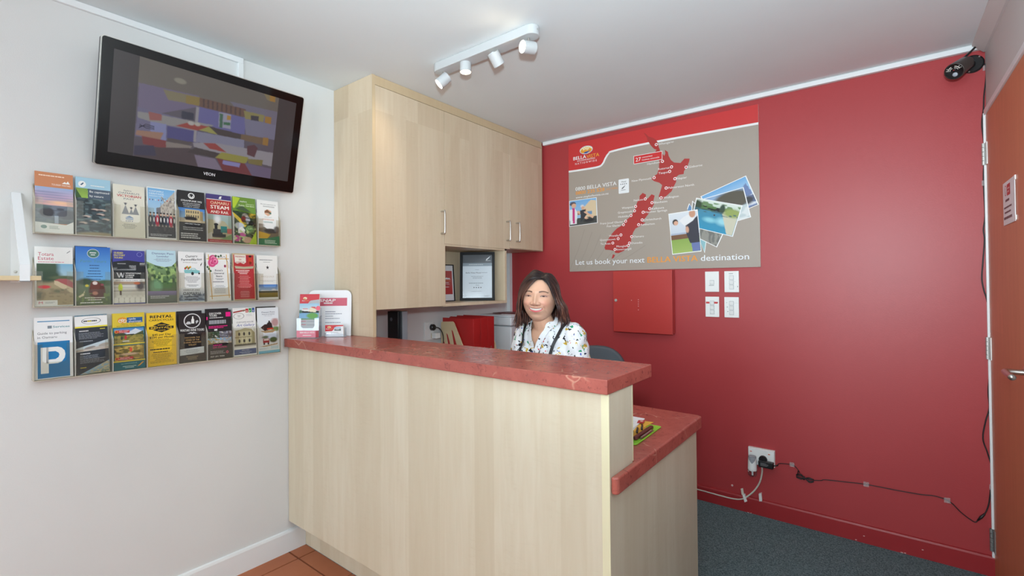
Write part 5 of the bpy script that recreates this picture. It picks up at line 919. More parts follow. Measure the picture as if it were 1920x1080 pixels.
for px, py, lab in ((1485, 871, 'clear tape patch over the adapter lead'), (1624, 908, 'clear tape patch halfway along the taped black cable'), (1776, 938, 'clear tape patch where the black cable bends down to its joint'), (1861.5, 914, 'clear tape patch on the hanging cable by the bottom door hinge'), (1847, 343, 'clear tape patch on the hanging cable below the top door hinge'), (1849, 127, 'clear tape patch beside the security camera')):
    c = on(1, -0.007, px, py); tag(obj('tape_patch', MB().box(c.x-.011, min(c.x+.011, XR-.001), -.0085, -.0078, c.z-.012, c.z+.012), 'tape'), lab, 'tape', 'clear tape patches holding the black cable')
tag(obj('wall_hook', MB().lathe(on(1, 0.0, 1373, 910), (0, -1, 0), [(0, .006), (.003, .006), (.005, .003)], 12), 'scuff'), 'tiny pale wall plug in the red wall above the skirting', 'wall plug')

# ================================================================== security camera
sb = on(1, 0.0, 1823, 121); sf = on(1, -0.155, 1789, 134)
cmr = empty('security_camera', sb, 'dark bronze bullet security camera with a ring of infrared lamps high on the red wall', 'security camera')
obj('base_plate', MB().lathe((sb.x, 0, sb.z), (0, -1, 0), [(0, .040), (.008, .040), (.012, .034)], 32), 'black_plastic', cmr)
ax = (sf-Vector((sb.x-0.01, -0.035, sb.z+0.012))).normalized(); tail = sf-ax*0.125
obj('mount_arm', MB().tube([(sb.x, -0.01, sb.z), (sb.x-.004, -.035, sb.z-.012), tail+ax*.03], .011, 12), 'black_plastic', cmr, smooth=True)
obj('barrel', MB().lathe(tail, ax, [(0, .018), (.006, .026), (.02, .0305), (.115, .0355), (.125, .0355), (.127, .0325), (.121, .0318)], 36, cap=True), 'bronze_plastic', cmr)
side = ax.cross(Vector((0, 0, 1))).normalized(); upv = side.cross(ax).normalized()
face = obj('face', MB().lathe(sf-ax*.0035, ax, [(0, .0322), (.002, .0322)], 36), 'black_gloss', cmr)
fp = lambda a, b: sf-ax*.0012+side*a+upv*b
ledm = mat('led_lens', (226, 222, 214), 0.15)
for rr, n0 in ((.0145, 7), (.021, 9), (.0265, 6)):
    for k in range(n0):
        for s_ in (-1, 1):
            t = math.radians(12+ (k+0.5)*62/n0); a = s_*rr*math.cos(t)*1.0; b = rr*math.sin(t)*.95+.002
            if rr == .0265 and k > 3: continue
            if k % 2 == 0 or rr == .021: obj('infrared_lamp', MB().lathe(fp(a, b), ax, [(0, .0019), (.0012, .0016)], 8), 'led_lens', face)
obj('lens', MB().lathe(fp(0, .006), ax, [(0, .0085), (.002, .0085), (.003, .005), (.001, .0045)], 20), 'black_plastic', face)
mat('lens_red', (170, 60, 60), 0.1); obj('lens_core', MB().lathe(fp(0, .006), ax, [(0, .0022), (.0022, .0018)], 10), 'lens_red', face)
mat('sensor_dome', (176, 186, 196), 0.3); obj('motion_sensor', MB().lathe(fp(0, -.0145), ax, [(0, .0098), (.002, .009), (.0035, .006), (.004, .001)], 20), 'sensor_dome', face, smooth=True)
t0 = tail+ax*.025+upv*.024; t1 = on(1, -0.03, 1832, 85)
obj('antenna', MB().tube([t0, t0+(t1-t0)*.3, t1], [.0052, .0042, .0040], 10), 'black_plastic', cmr, smooth=True)
for a, b in ((.022, .026), (-.012, -.034)): obj('screw', MB().lathe((sb.x+a, -.012, sb.z+b), (0, -1, 0), [(0, .004), (.002, .003)], 10), 'brushed_steel', cmr)
# smoke-grey smudge on the cornice end is a cable clip
cl = on(1, -0.0265, 1837, 86); tag(obj('cable_clip', MB().box(cl.x-.006, cl.x+.006, -.032, -.0262, cl.z-.003, cl.z+.003), 'grey_plastic', None, 0.001), 'small grey clip at the end of the white cornice', 'clip')
# notice on the door
npts = [on(0, XR-0.006, 1877, 348), on(0, XR-0.006, 1900, 335), on(0, XR-0.006, 1901, 413), on(0, XR-0.006, 1879, 424)]
ny0, ny1, nz0, nz1 = -0.392, -0.602, 1.538, 1.700
no = obj('door_notice', MB().box(XR-0.0065, XR-0.0048, ny1, ny0, nz0, nz1), 'white_paper'); tag(no, 'white paper notice with a red symbol taped to the wooden door', 'notice')
g = Print(lambda x, y, n: Vector((XR-0.0065-n, ny0-x, nz1-y)), ny0-ny1, nz1-nz0)
g.R(.36, .08, .64, .34, (196, 50, 54)); g.O(.24, .20, .095, .125, .82, (196, 60, 62)); g.L([(.22, .14), (.24, .27)], .003, (60, 50, 50)); g.up().G(.40, .14, .60, .29, 2, (232, 190, 188), .5); g.G(.22, .41, .62, .47, 1, (70, 60, 60), .9); g.G(.08, .575, .88, .625, 1, (70, 60, 60), .8); g.G(.14, .69, .78, .74, 1, (70, 60, 60), .8); g.G(.06, .81, .90, .875, 1, (70, 60, 60), .9)
obj('notice_print', g, 'printed_paper', no, recalc=False)
for z in (nz0+.012, nz1-.008): obj('tape_tab', MB().box(XR-.0075, XR-.0045, ny1-.012, ny1+.008, z-.008, z+.008), 'white_plastic', no)

# ================================================================== things in the cupboard niche
def framed(name, label, cat, c, right, lean, w, h, fw, frame_mat, fn, th=0.014):
    right = Vector(right).normalized(); nrm = right.cross(Vector((0, 0, 1))).normalized(); up = (Vector((0, 0, 1))*math.cos(lean)-nrm*math.sin(lean)).normalized(); nn = right.cross(up).normalized()
    if nn.dot(nrm) < 0: nn = -nn
    O_ = Vector(c)-right*w/2; P = lambda a, b, n: O_+right*a+up*b+nn*n
    t = empty(name, c, label, cat)
    for nm, pts in (('frame_rail', [(0, 0), (w, 0), (w-fw, fw), (fw, fw)]), ('frame_rail', [(0, h), (fw, h-fw), (w-fw, h-fw), (w, h)]), ('frame_rail', [(0, 0), (fw, fw), (fw, h-fw), (0, h)]), ('frame_rail', [(w, 0), (w, h), (w-fw, h-fw), (w-fw, fw)])):
        obj(nm, MB().prism(pts, 0, th, P), frame_mat, t, 0.0015)
    obj('backing', MB().prism([(0.002, 0.002), (w-0.002, 0.002), (w-0.002, h-0.002), (0.002, h-0.002)], -0.003, 0.002, P), 'dark_grey_plastic', t)
    g = Print(lambda x, y, n: P(fw*.8+x, h-fw*.8-y, 0.003+n), w-fw*1.6, h-fw*1.6); fn(g); obj('document', g, 'printed_paper', t, recalc=False)
    obj('glass', MB().prism([(fw*.8, fw*.8), (w-fw*.8, fw*.8), (w-fw*.8, h-fw*.8), (fw*.8, h-fw*.8)], 0.0075, 0.0085, P), 'frame_glass', t)
    return t
def cert(g):
    g.R(0, 0, 1, 1, (232, 236, 240)); g.up().R(0, 0, 1, .20, (84, 86, 90)); g.R(0, .20, 1, .27, (150, 160, 168)); g.up().Q([(.78, .12), (.93, .04), (.89, .085), (.80, .14)], W_); g.R(.77, .145, .93, .152, W_); g.T('QUALITY ASSURANCE', .5, .235, .6, .016, W_, .2) if False else g.G(.22, .225, .78, .245, 1, W_)
    g.G(.42, .345, .58, .36, 1, (150, 154, 160)); g.T('Bella Vista Motel', .12, .42, .5, .026, (60, 62, 68), .8, 'L'); g.G(.64, .41, .86, .43, 1, (150, 154, 160)); g.G(.2, .49, .8, .56, 3, (160, 166, 172), .35, True); g.G(.22, .64, .78, .67, 1, (160, 166, 172)); g.T('Motel', .5, .70, .1, .018, (80, 82, 88), .4)
    for k in range(4): g.E(.39+k*.075, .755, .017, .0125, (50, 52, 56), 10)
    g.G(.3, .83, .7, .85, 1, (170, 174, 180)); g.G(.05, .93, .18, .96, 2, (170, 174, 180)); g.G(.72, .93, .92, .96, 2, (170, 174, 180))
framed('certificate_frame', 'black framed quality certificate standing in the cupboard niche', 'picture frame', (0.205, -0.628, 1.2165), (0.80, 0.60, 0), 0.10, 0.236, 0.331, 0.018, 'frame_black', cert)
def redcert(g):
    g.R(0, 0, 1, 1, (236, 236, 236)); g.up().R(.06, .16, .94, .82, (186, 50, 50)); g.up().Q([(.56, .40), (.66, .34), (.74, .37), (.78, .35), (.86, .40)], W_); g.T('BELLA', .18, .44, .3, .035, W_, .6, 'L'); g.T('VISTA', .52, .44, .34, .035, (230, 150, 70), .4, 'L'); g.G(.3, .48, .86, .51, 1, W_); g.T('NATIONWIDE', .5, .54, .6, .022, W_); g.T('THANK YOU', .5, .62, .6, .04, W_) if False else g.G(.4, .60, .84, .63, 1, W_)
framed('award_frame', 'thin black frame with a red and white card half hidden behind the cupboard door', 'picture frame', (0.125, -0.865, 1.2165), (0.05, 1, 0), 0.06, 0.185, 0.242, 0.006, 'frame_black', redcert, 0.010)

# ================================================================== things on the desk along the left wall
dk = ZD+0.0006
tw = empty('computer_tower', (0.16, -1.25, dk), 'slim black desktop computer standing upright below the cupboard', 'computer')
tc = on(1, -1.29, 730, 582); td = on(1, -1.29, 753, 582)
box('case', tc.x, td.x, -1.29, -1.245, dk, 1.178, 'dark_grey_plastic', tw, 0.004)
box('front_bezel', tc.x-.002, td.x-.016, -1.302, -1.2905, dk+.004, 1.176, 'black_plastic', tw, 0.003)
box('side_edge', td.x+.0005, td.x+.004, -1.287, -1.250, dk+.004, 1.176, 'grey_plastic', tw, 0.001)
mat('beige_plastic', (206, 184, 150), .5); box('top_label', td.x-.026, td.x-.004, -1.288, -1.248, 1.1785, 1.1795, 'beige_plastic', tw)
g = Print(lambda x, y, n: Vector((tc.x+.020+x, -1.302-n, 1.130-y))); g.T('hp', 0, 0, .022, .014, (150, 152, 156), .6, 'L') if False else g.E(.012, 0, .011, .011, (110, 112, 118), 16); obj('badge', g, 'printed_paper', tw, recalc=False)
so_ = empty('wall_socket', (0.008, -0.885, 0.962), 'white double wall socket under the cupboard with a black plug', 'power socket')
box('face_plate', 0.0, 0.010, -0.925, -0.848, 0.963, 1.080, 'white_plastic', so_, 0.002)
for z in (1.064, 0.99): box('outlet_switch', 0.010, 0.013, -0.905, -0.893, z-.006, z+.006, 'white_plastic', so_, 0.001)
pg = empty('power_plug', (0.03, -0.862, 1.02), 'round black power plug with its lead in the white wall socket', 'plug')
obj('plug_body', MB().lathe((0.0105, -0.868, 1.045), (1, 0.15, 0), [(0, .021), (.018, .021), (.024, .017)], 20), 'black_plastic', pg)
obj('lead', MB().tube(catmull([(.03, -.866, 1.045), (.05, -.84, 1.04), (.06, -.815, 1.00), (.05, -.80, .93), (.045, -.81, .86), (.04, -.83, dk+.004)], 6), .0034, 8), 'black_cable', pg, smooth=True)
pb = empty('phone_charger', (0.03, -0.84, 0.97), 'small white charger plugged into the wall socket beside the file holder', 'charger')
box('body', 0.0135, 0.052, -0.872, -0.826, 0.972, 1.008, 'white_plastic', pb, 0.003); box('sleeve', 0.0105, 0.0132, -0.874, -0.852, 0.974, 1.006, 'beige_plastic', pb)
# wooden file holder with red binders
fh = empty('file_holder', (0.2, -0.68, dk), 'plywood file holder with slanted slotted sides between the socket and the printer', 'file holder')
y0 = -0.80; a, b, c = on(1, y0, 827, 603), on(1, y0, 851, 603), on(1, y0, 868, 649)
sl_ = (c.x-b.x)/(b.z-c.z); xbot = c.x+(c.z-dk)*sl_*.35
def holder_side(name, yy, dx):
    prof = [(a.x+dx, dk), (a.x+dx, a.z-.008), (a.x+dx+.010, a.z), (b.x+dx-.012, b.z), (b.x+dx, b.z-.008), (c.x+dx, c.z), (xbot+dx, dk)]
    m = MB()
    # slats between slanted slots
    m.prism(prof, yy, yy+0.006, lambda u, v, w_: Vector((u, w_, v)))
    return obj(name, m, 'pale_plywood', fh)
sd = holder_side('side_panel', y0, 0)
mat('slot_shadow_red', (120, 24, 24), .6)
for k in range(3):
    x0_ = a.x+.020+k*.036; zt_ = a.z-.055-k*.06 if k != 2 else a.z-.032
    zt_ = (1.005, 1.030, 0.955)[k]; x0_ = a.x+(.050, .098, .018)[k]*1.0
    m = MB().prism([(x0_, zt_), (x0_+.012, zt_-.010), (x0_+.075*(zt_-dk)/.2, dk+.02), (x0_+.040*(zt_-dk)/.2, dk+.02)], y0-.0012, y0-.0002, lambda u, v, w_: Vector((u, w_, v))); obj('slot', m, 'red_binder', sd)
holder_side('side_panel', -0.565, (on(1, -0.565, 911, 609).x-b.x))
box('base', a.x+.004, xbot-.01, -0.793, -0.566, dk, dk+.008, 'pale_plywood', fh)
bx0 = on(1, -0.785, 830, 592); bx1 = on(1, -0.785, 888, 592)
for k, (yy, dz) in enumerate(((-0.785, 0.0), (-0.713, 0.004), (-0.645, 0.007))):
    bt = empty('ring_binder', ((bx0.x+bx1.x)/2, yy, dk+.0085), ('red ring binder next to the slotted side of the file holder', 'red ring binder in the middle of the file holder', 'red ring binder nearest the printer in the file holder')[k], 'binder', 'red binders in the file holder')
    z0, z1 = dk+.0085, bx0.z-.012+dz; th = .066
    box('cover', bx0.x, bx1.x-.003, yy, yy+.003, z0, z1, 'red_binder', bt, .001); box('cover', bx0.x, bx1.x-.003, yy+th-.003, yy+th, z0, z1, 'red_binder', bt, .001)
    box('spine', bx1.x-.003, bx1.x, yy, yy+th, z0, z1, 'red_binder', bt, .001); box('paper_block', bx0.x+.012, bx1.x-.02, yy+.004, yy+th-.012, z0+.004, z1-.022, 'white_paper', bt)
    obj('finger_ring', MB().lathe((bx1.x, yy+th*.5, z0+.11), (1, 0, 0), [(0, .006), (.0012, .006), (.0012, .003), (0, .003)], 14, cap=False), 'binder_rivet', bt)
# metal clips hanging on the far side of the holder
for z in (0.90, 0.985):
    tag(obj('bulldog_clip', MB().tube([(on(1, -.565, 914, 615).x-.005, -.575, z), (on(1, -.565, 914, 615).x+.030, -.578, z+.002)], .006, 8).box(on(1, -.565, 914, 615).x-.004, on(1, -.565, 914, 615).x+.034, -.582, -.572, z-.010, z-.007), 'brushed_steel', None), ('upper' if z > .95 else 'lower')+' shiny metal clip on the file holder side beside the printer', 'clip', 'metal clips on the file holder')
pr_ = empty('printer', (0.3, -0.25, dk), 'pale grey office printer standing in the corner by the red wall', 'printer')
p0, p1 = on(1, -0.43, 899, 590), on(1, -0.43, 958, 590)
PX = max(p0.x, 0.02); PY = -0.43; zt_ = p0.z
box('body', PX+.006, p1.x-.004, PY+.006, -0.06, dk, zt_-.072, 'printer_plastic', pr_, .012)
box('scanner', PX, p1.x, PY, -0.055, zt_-.070, zt_-.010, 'printer_plastic', pr_, .010)
box('lid', PX+.004, p1.x-.004, PY+.004, -0.06, zt_-.010, zt_+.004, 'printer_plastic', pr_, .004)
box('seam', PX+.003, p1.x-.003, PY+.003, -0.058, zt_-.0722, zt_-.0698, 'grey_plastic', pr_)
box('control_panel', p1.x-.002, p1.x+.022, -0.36, -0.12, zt_-.070, zt_-.020, 'black_plastic', pr_, .004)
tag(box('loose_paper', p1.x-.14, p1.x-.02, -0.36, -0.20, zt_+.0042, zt_+.0056, 'white_paper'), 'white slip of paper lying on the printer lid', 'paper')
tag(box('dark_folder', PX+.05, p1.x-.03, -0.34, -0.16, zt_+.006, zt_+.011, 'dark_leather', None, .001), 'dark maroon folder lying across the printer lid', 'folder')

# ================================================================== things on the counter
cz_ = ZT+0.0006
def leaflet(g):
    g.R(0, 0, 1, 1, (176, 180, 184)); g.up().Q([(0, 0), (1, 0), (1, .125), (.58, .15), (.5, .17), (.44, .215), (.36, .235), (0, .245)], (206, 48, 62)); g.up().E(.27, .10, .10, .032, (246, 226, 190)); g.E(.24, .115, .06, .018, (236, 170, 60)); g.T('BELLA', .12, .155, .16, .022, W_, .6, 'L'); g.T('VISTA', .29, .155, .16, .022, (236, 170, 60), .6, 'L')
    g.z -= .00006; g.I(0, .22, 1, .60, im_(lambda i: (i.grad((150, 196, 222), (206, 222, 230), 0, .45), i.poly([(.05, .45), (.2, .32), (.45, .32), (.55, .5)], (226, 226, 226)), i.poly([(.18, .30), (.42, .30), (.44, .36), (.16, .36)], (206, 110, 106)), i.poly([(.46, .5), (.56, .22), (.74, .2), (.84, .42), (.84, .55)], (232, 218, 190)), i.poly([(.52, .22), (.8, .2), (.84, .34), (.72, .3)], (206, 86, 80)), i.rect(0, .58, 1, 1, (120, 170, 206)), i.ell(.68, .76, .30, .18, (98, 160, 72), .2), i.ell(.05, .5, .1, .1, (64, 104, 80), .3), i.rect(0, .93, 1, 1, (110, 150, 110))), 36, 30)); g.z += .00006; g.E(.95, .335, .12, .055, (232, 100, 120))
    for k, y in enumerate((.63, .71, .82, .87, .96)): g.R(.08, y, .36, y+.012, (190, 56, 66)); g.G(.4, y-.006, .94, y+.03, 1, (140, 144, 150), .4)
lr = Vector((0.8, 0.6, 0)); lnn = lr.cross(Vector((0, 0, 1))).normalized(); lo_ = Vector((0.030, -1.800, cz_))
LP = lambda u, v, n: lo_+lr*u+Vector((0, 0, v))+lnn*n
lean_ = 0.10; LV = Vector((0, 0, 1))*math.cos(lean_)-lnn*math.sin(lean_); LN = lnn*math.cos(lean_)+Vector((0, 0, 1))*math.sin(lean_)
QP = lambda u, v, n: lo_+lr*(u+.006)+Vector((0, 0, .006))+lnn*.030+LV*v+LN*n
lo = obj('leaflet', MB().prism([(0, 0), (.100, 0), (.100, .215), (0, .215)], -.010, 0, QP), 'white_paper'); tag(lo, 'red-headed motel leaflets with a waterside photo in the clear counter stand', 'leaflet')
g = Print(lambda x, y, n: QP(x, .215-y, n), .100, .215); leaflet(g); obj('cover_print', g, 'printed_paper', lo, recalc=False)
lh = empty('leaflet_holder', lo_, 'clear acrylic leaflet stand with a pink printed band on the counter', 'leaflet holder')
obj('back_panel', MB().prism([(0, .004), (.112, .004), (.112, .15), (0, .15)], -.004, -.002, LP), 'clear_acrylic', lh)
for u0 in (0, .110): obj('side_panel', MB().prism([(-.0018, .004), (.034, .004), (.034, .100), (-.0018, .112)], u0, u0+.002, lambda a_, b_, c_: LP(c_, b_, a_)), 'clear_acrylic', lh)
obj('front_panel', MB().prism([(0, .004), (.112, .004), (.112, .100), (.090, .100), (.090, .060), (.082, .050), (.030, .050), (.022, .060), (.022, .100), (0, .100)], .0345, .0365, LP), 'clear_acrylic', lh)
obj('base', MB().prism([(.003, 0), (.109, 0), (.109, .004), (.003, .004)], -.004, .045, LP), 'clear_acrylic', lh)
g = Print(lambda x, y, n: LP(x, .038-y, .0366+n), .112, .034); g.R(0, 0, 1, 1, (226, 132, 150)); g.R(.86, 0, 1, 1, (206, 50, 62)); g.up().T('0800 BELLA VISTA', .48, .28, .66, .24, W_, .5); g.G(.28, .62, .74, .78, 1, W_, .6); obj('printed_band', g, 'printed_paper', lh, recalc=False)
# laminated sheet leaning in the corner of the wall and the cupboard
sr = Vector((0.75, 0.661, 0)); sn = sr.cross(Vector((0, 0, 1))).normalized(); ln = 0.075; Vv = Vector((0, 0, 1))*math.cos(ln)-sn*math.sin(ln); Nn_ = sn*math.cos(ln)+Vector((0, 0, 1))*math.sin(ln); So = Vector((0.013, -1.748, cz_+.0005))
SP = lambda u, v, n: So+sr*u+Vv*v+Nn_*n
ls = obj('laminated_sheet', MB().prism([(0, 0), (0.222, 0)]+[p_ for p_ in rrect(0, 0, 0.222, 0.238, 0.030, 6) if p_[1] > 0.1], 0, 0.0015, SP), 'white_paper'); tag(ls, 'laminated white information sheet with a pink banner leaning behind the leaflet stand', 'sign')
g = Print(lambda x, y, n: SP(x, .238-y, .0016+n), .222, .238); g.R(.16, .17, .90, .345, (206, 92, 112)); g.up().T('SNAP', .26, .225, .36, .062, W_, 1.2, 'L', slant=.25); g.T('WI-FI 24/7', .30, .285, .30, .028, W_, .3, 'L', slant=.2) if False else g.G(.36, .27, .60, .30, 1, W_, .9)
for k, (xx, ww) in enumerate(((.40, .28), (.40, .46), (.40, .22), (.40, .40), (.40, .43), (.40, .40))): g.G(xx, (.46, .51, .56, .61, .70, .78)[k], xx+ww, (.485, .53, .58, .63, .72, .80)[k], 1, (140, 142, 156), .7)
obj('sheet_print', g, 'printed_paper', ls, recalc=False)
# business cards
cr = Vector((0.084, 0.060, 0)).normalized(); cn = cr.cross(Vector((0, 0, 1))).normalized(); co = Vector((0.122, -1.716, cz_))
CPp = lambda u, v, n: co+cr*u+Vector((0, 0, 1))*v+cn*n
ch = obj('card_holder', MB().prism([(-.002, 0), (.100, 0), (.100, .016), (-.002, .022)], .0012, .003, CPp).prism([(-.002, 0), (.100, 0), (.100, .003), (-.002, .003)], -.030, .0012, CPp).prism([(-.002, 0), (.100, 0), (.100, .045), (-.002, .045)], -.032, -.030, CPp), 'clear_acrylic'); tag(ch, 'small clear acrylic business card holder on the counter', 'card holder')
bc = obj('business_cards', MB().prism([(0.002, .0035), (.096, .0035), (.096, .061), (.002, .061)], -.010, 0, CPp), 'white_paper'); tag(bc, 'stack of red and white business cards in the clear holder', 'business cards')
g = Print(lambda x, y, n: CPp(.002+x, .061-y, n), .094, .0575); g.Q([(0, 0), (1, 0), (1, .09), (.62, .13), (.52, .2), (.44, .46), (.36, .54), (0, .55)], (210, 44, 52)); g.up().E(.22, .19, .11, .085, (246, 226, 180)); g.E(.20, .22, .07, .05, (236, 170, 60)); g.T('BELLA', .05, .34, .18, .07, W_, .6, 'L'); g.T('VISTA', .24, .34, .18, .07, (236, 170, 60), .6, 'L'); g.I(.50, .19, .87, .50, im_(lambda i: i.grad((150, 190, 220), (190, 206, 214), 0, .5).rect(0, .5, 1, 1, (92, 120, 110)).ell(.5, .55, .4, .2, (220, 222, 226), .2).speck((60, 70, 84), 12, 8, .55, .4, 1), 20, 14)); g.G(.3, .60, .85, .78, 3, (176, 178, 184), .4); g.G(.05, .82, .2, .9, 1, (120, 130, 190)); obj('card_print', g, 'printed_paper', bc, recalc=False)

# ================================================================== clipboard and papers on the lower desk
cz2 = ZD+0.0006
def desk_sheet(name, pix, z0, th, material, label, cat, bev=0.0):
    q4 = [on(2, z0, *c) for c in pix]; o = obj(name, MB().prism([(q_.x, q_.y) for q_ in q4], z0, z0+th, lambda u, v, w_: Vector((u, v, w_))), material, None, bev); tag(o, label, cat); return o, q4
# real clipboard 0.24 x 0.34 lying with one long side towards the desk end
A = on(2, cz2, 1193, 835.5); B = on(2, cz2, 1241, 801); C3 = on(2, cz2, 1217, 795)
ex = (B-A); Lc = ex.length; ex.normalize(); ey = Vector((-ex.y, ex.x, 0)); ey = ey if ey.x < 0 else -ey
cbP = lambda u, v, w_: A+ex*u+ey*v+Vector((0, 0, w_))
cbd = empty('clipboard', A, 'lime green plastic clipboard lying at the end of the lower desk', 'clipboard')
obj('board', MB().prism(rrect(0, 0, Lc, 0.335, 0.010), 0, 0.0035, cbP), 'lime_plastic', cbd, 0.001)
obj('clip_plate', MB().box(.055, Lc-.075, .003, .010, .0040, .0060, Matrix(((ex.x, ey.x, 0, A.x), (ex.y, ey.y, 0, A.y), (0, 0, 1, A.z), (0, 0, 0, 1)))), 'brushed_steel', cbd)
obj('clip_spring', MB().tube([cbP(.06, .007, .009), cbP(Lc-.09, .007, .009)], .003, 8), 'brushed_steel', cbd)
# keys with a leather wallet on the clip
wl = obj('leather_wallet', MB().prism(rrect(.035, .012, Lc-.050, .026, .006), .0045, .016, cbP), 'dark_leather', None, .003); tag(wl, 'narrow dark red leather key case lying on the green clipboard', 'key case')
mat('key_tag_plastic', (206, 156, 40), .3); kt = obj('key_tag', MB().prism(rrect(.040, .029, Lc-.070, .048, .006), .0045, .012, cbP), 'key_tag_plastic', None, .002); tag(kt, 'amber plastic key tag beside the leather key case', 'key tag')
km = MB()
for k in range(3):
    t = .04+k*.045; km.tube(catmull([cbP(t, .030, .0155), cbP(t+.015, .036, .019), cbP(t+.035, .042, .018), cbP(t+.055, .050, .0155)], 5), .0035, 6)
km.lathe(cbP(.030, .036, .0125), (0, 0, 1), [(0, .013), (.010, .013), (.012, .010)], 14)
tag(obj('key_ring', km, 'black_plastic', smooth=True), 'black key fob and keys lying over the amber tag', 'keys')
ev = obj('envelope', MB().prism([(.06, .054), (Lc+.025, .040), (Lc+.010, .20), (.02, .20)], .0045, .0060, cbP), 'envelope_paper'); tag(ev, 'yellow envelope sticking out under the white papers on the clipboard', 'envelope')
for k in range(3):
    q4 = [(.055-.006*k, .052+.004*k), (Lc+.050-.008*k, .085-.004*k), (Lc+.062-.008*k, .36), (.06, .33)]
    o = obj('paper_sheet', MB().prism(q4, .0062+.0016*k, .0074+.0016*k, cbP), 'white_paper'); tag(o, ('lowest white paper sheet on the green clipboard', 'middle white paper sheet on the green clipboard', 'top white paper sheet with a small red heading on the green clipboard')[k], 'paper', 'papers on the clipboard')
g = Print(lambda x, y, n: cbP(x, y, .0107+n)); R0 = [on(2, cz2+.0105, *c) for c in ((1194, 793.5), (1197, 787.8), (1210.5, 788.5), (1206, 794))]
loc = [((q_-A).dot(ex), (q_-A).dot(ey)) for q_ in R0]; g.Q(loc, (190, 56, 56)); cxy = (sum(q_[0] for q_ in loc)/4, sum(q_[1] for q_ in loc)/4); g.up().E(cxy[0]+.008, cxy[1], .006, .006, (240, 220, 200), 10)
for k in range(7): g.L([(.07+.026*k, .075+.002*k), (.078+.026*k, .20)], .0010 if k != 4 else .0018, (150, 152, 162) if k != 4 else (60, 60, 70))
obj('sheet_print', g, 'printed_paper', o, recalc=False)

# ================================================================== office chair behind the counter
CHX, CHY = 1.02, -0.72
oc = empty('office_chair', (CHX, CHY, 0.002), 'charcoal fabric office chair with a rounded back behind the reception counter', 'chair')
bk = at_depth(1119, 648, 2.80); fdir = Vector((0.30, -0.954, 0)).normalized(); sdir = Vector((-fdir.y, fdir.x, 0)); sdir = sdir if sdir.x > 0 else -sdir
bw, bh = 0.178, 0.40; zt2 = bk.z
def backpt(u, v, n):       # curved rest
    return Vector((bk.x, bk.y, zt2-bh))+sdir*u+Vector((0, 0, v))+fdir*(n-0.9*u*u*(-1)+0.0)
out = []
for k in range(40):
    t = 2*PI*k/40; c_, s_ = math.cos(t), math.sin(t); e_ = 2/2.5
    out.append((bw*abs(c_)**e_*(1 if c_ > 0 else -1), bh/2+bh/2*abs(s_)**e_*(1 if s_ > 0 else -1)))
bmx = MB().prism(out, -0.032, 0.020, backpt); obj('backrest', bmx, 'chair_fabric', oc, 0.014, seg=3)
obj('back_shell', MB().prism([(u*.97, bh/2+(v-bh/2)*.97) for u, v in out], -0.044, -0.034, backpt), 'black_plastic', oc, 0.004)
seat = [(x*0.235, y*0.225) for x, y in [(math.copysign(abs(math.cos(t))**.6, math.cos(t)), math.copysign(abs(math.sin(t))**.6, math.sin(t))) for t in [2*PI*k/36 for k in range(36)]]]
sc_ = Vector((CHX, CHY, 0))
obj('seat', MB().prism(seat, 0.405, 0.470, lambda u, v, w_: sc_+sdir*u+fdir*v+Vector((0, 0, w_))), 'chair_fabric', oc, 0.02, seg=3)
obj('back_stem', MB().tube(catmull([sc_-fdir*.05+Vector((0, 0, .395)), sc_-fdir*.22+Vector((0, 0, .40)), Vector((bk.x, bk.y, .56))-fdir*.06, Vector((bk.x, bk.y, zt2-.2))-fdir*.055], 5), .017, 10), 'black_plastic', oc, smooth=True)
obj('gas_column', MB().lathe((CHX, CHY, .07), (0, 0, 1), [(0, .03), (.15, .03), (.15, .02), (.33, .02), (.335, .06)], 18), 'black_plastic', oc)
for k in range(5):
    t = 2*PI*k/5+.3; d_ = Vector((math.cos(t), math.sin(t), 0)); obj('base_arm', MB().tube([sc_+Vector((0, 0, .10)), sc_+d_*.28+Vector((0, 0, .07))], [.026, .016], 8), 'black_plastic', oc)
    obj('castor', MB().lathe(sc_+d_*.28+Vector((0, 0, .027))-d_.cross(Vector((0, 0, 1)))*.02, d_.cross(Vector((0, 0, 1))), [(0, .025), (.04, .025)], 16), 'black_plastic', oc)

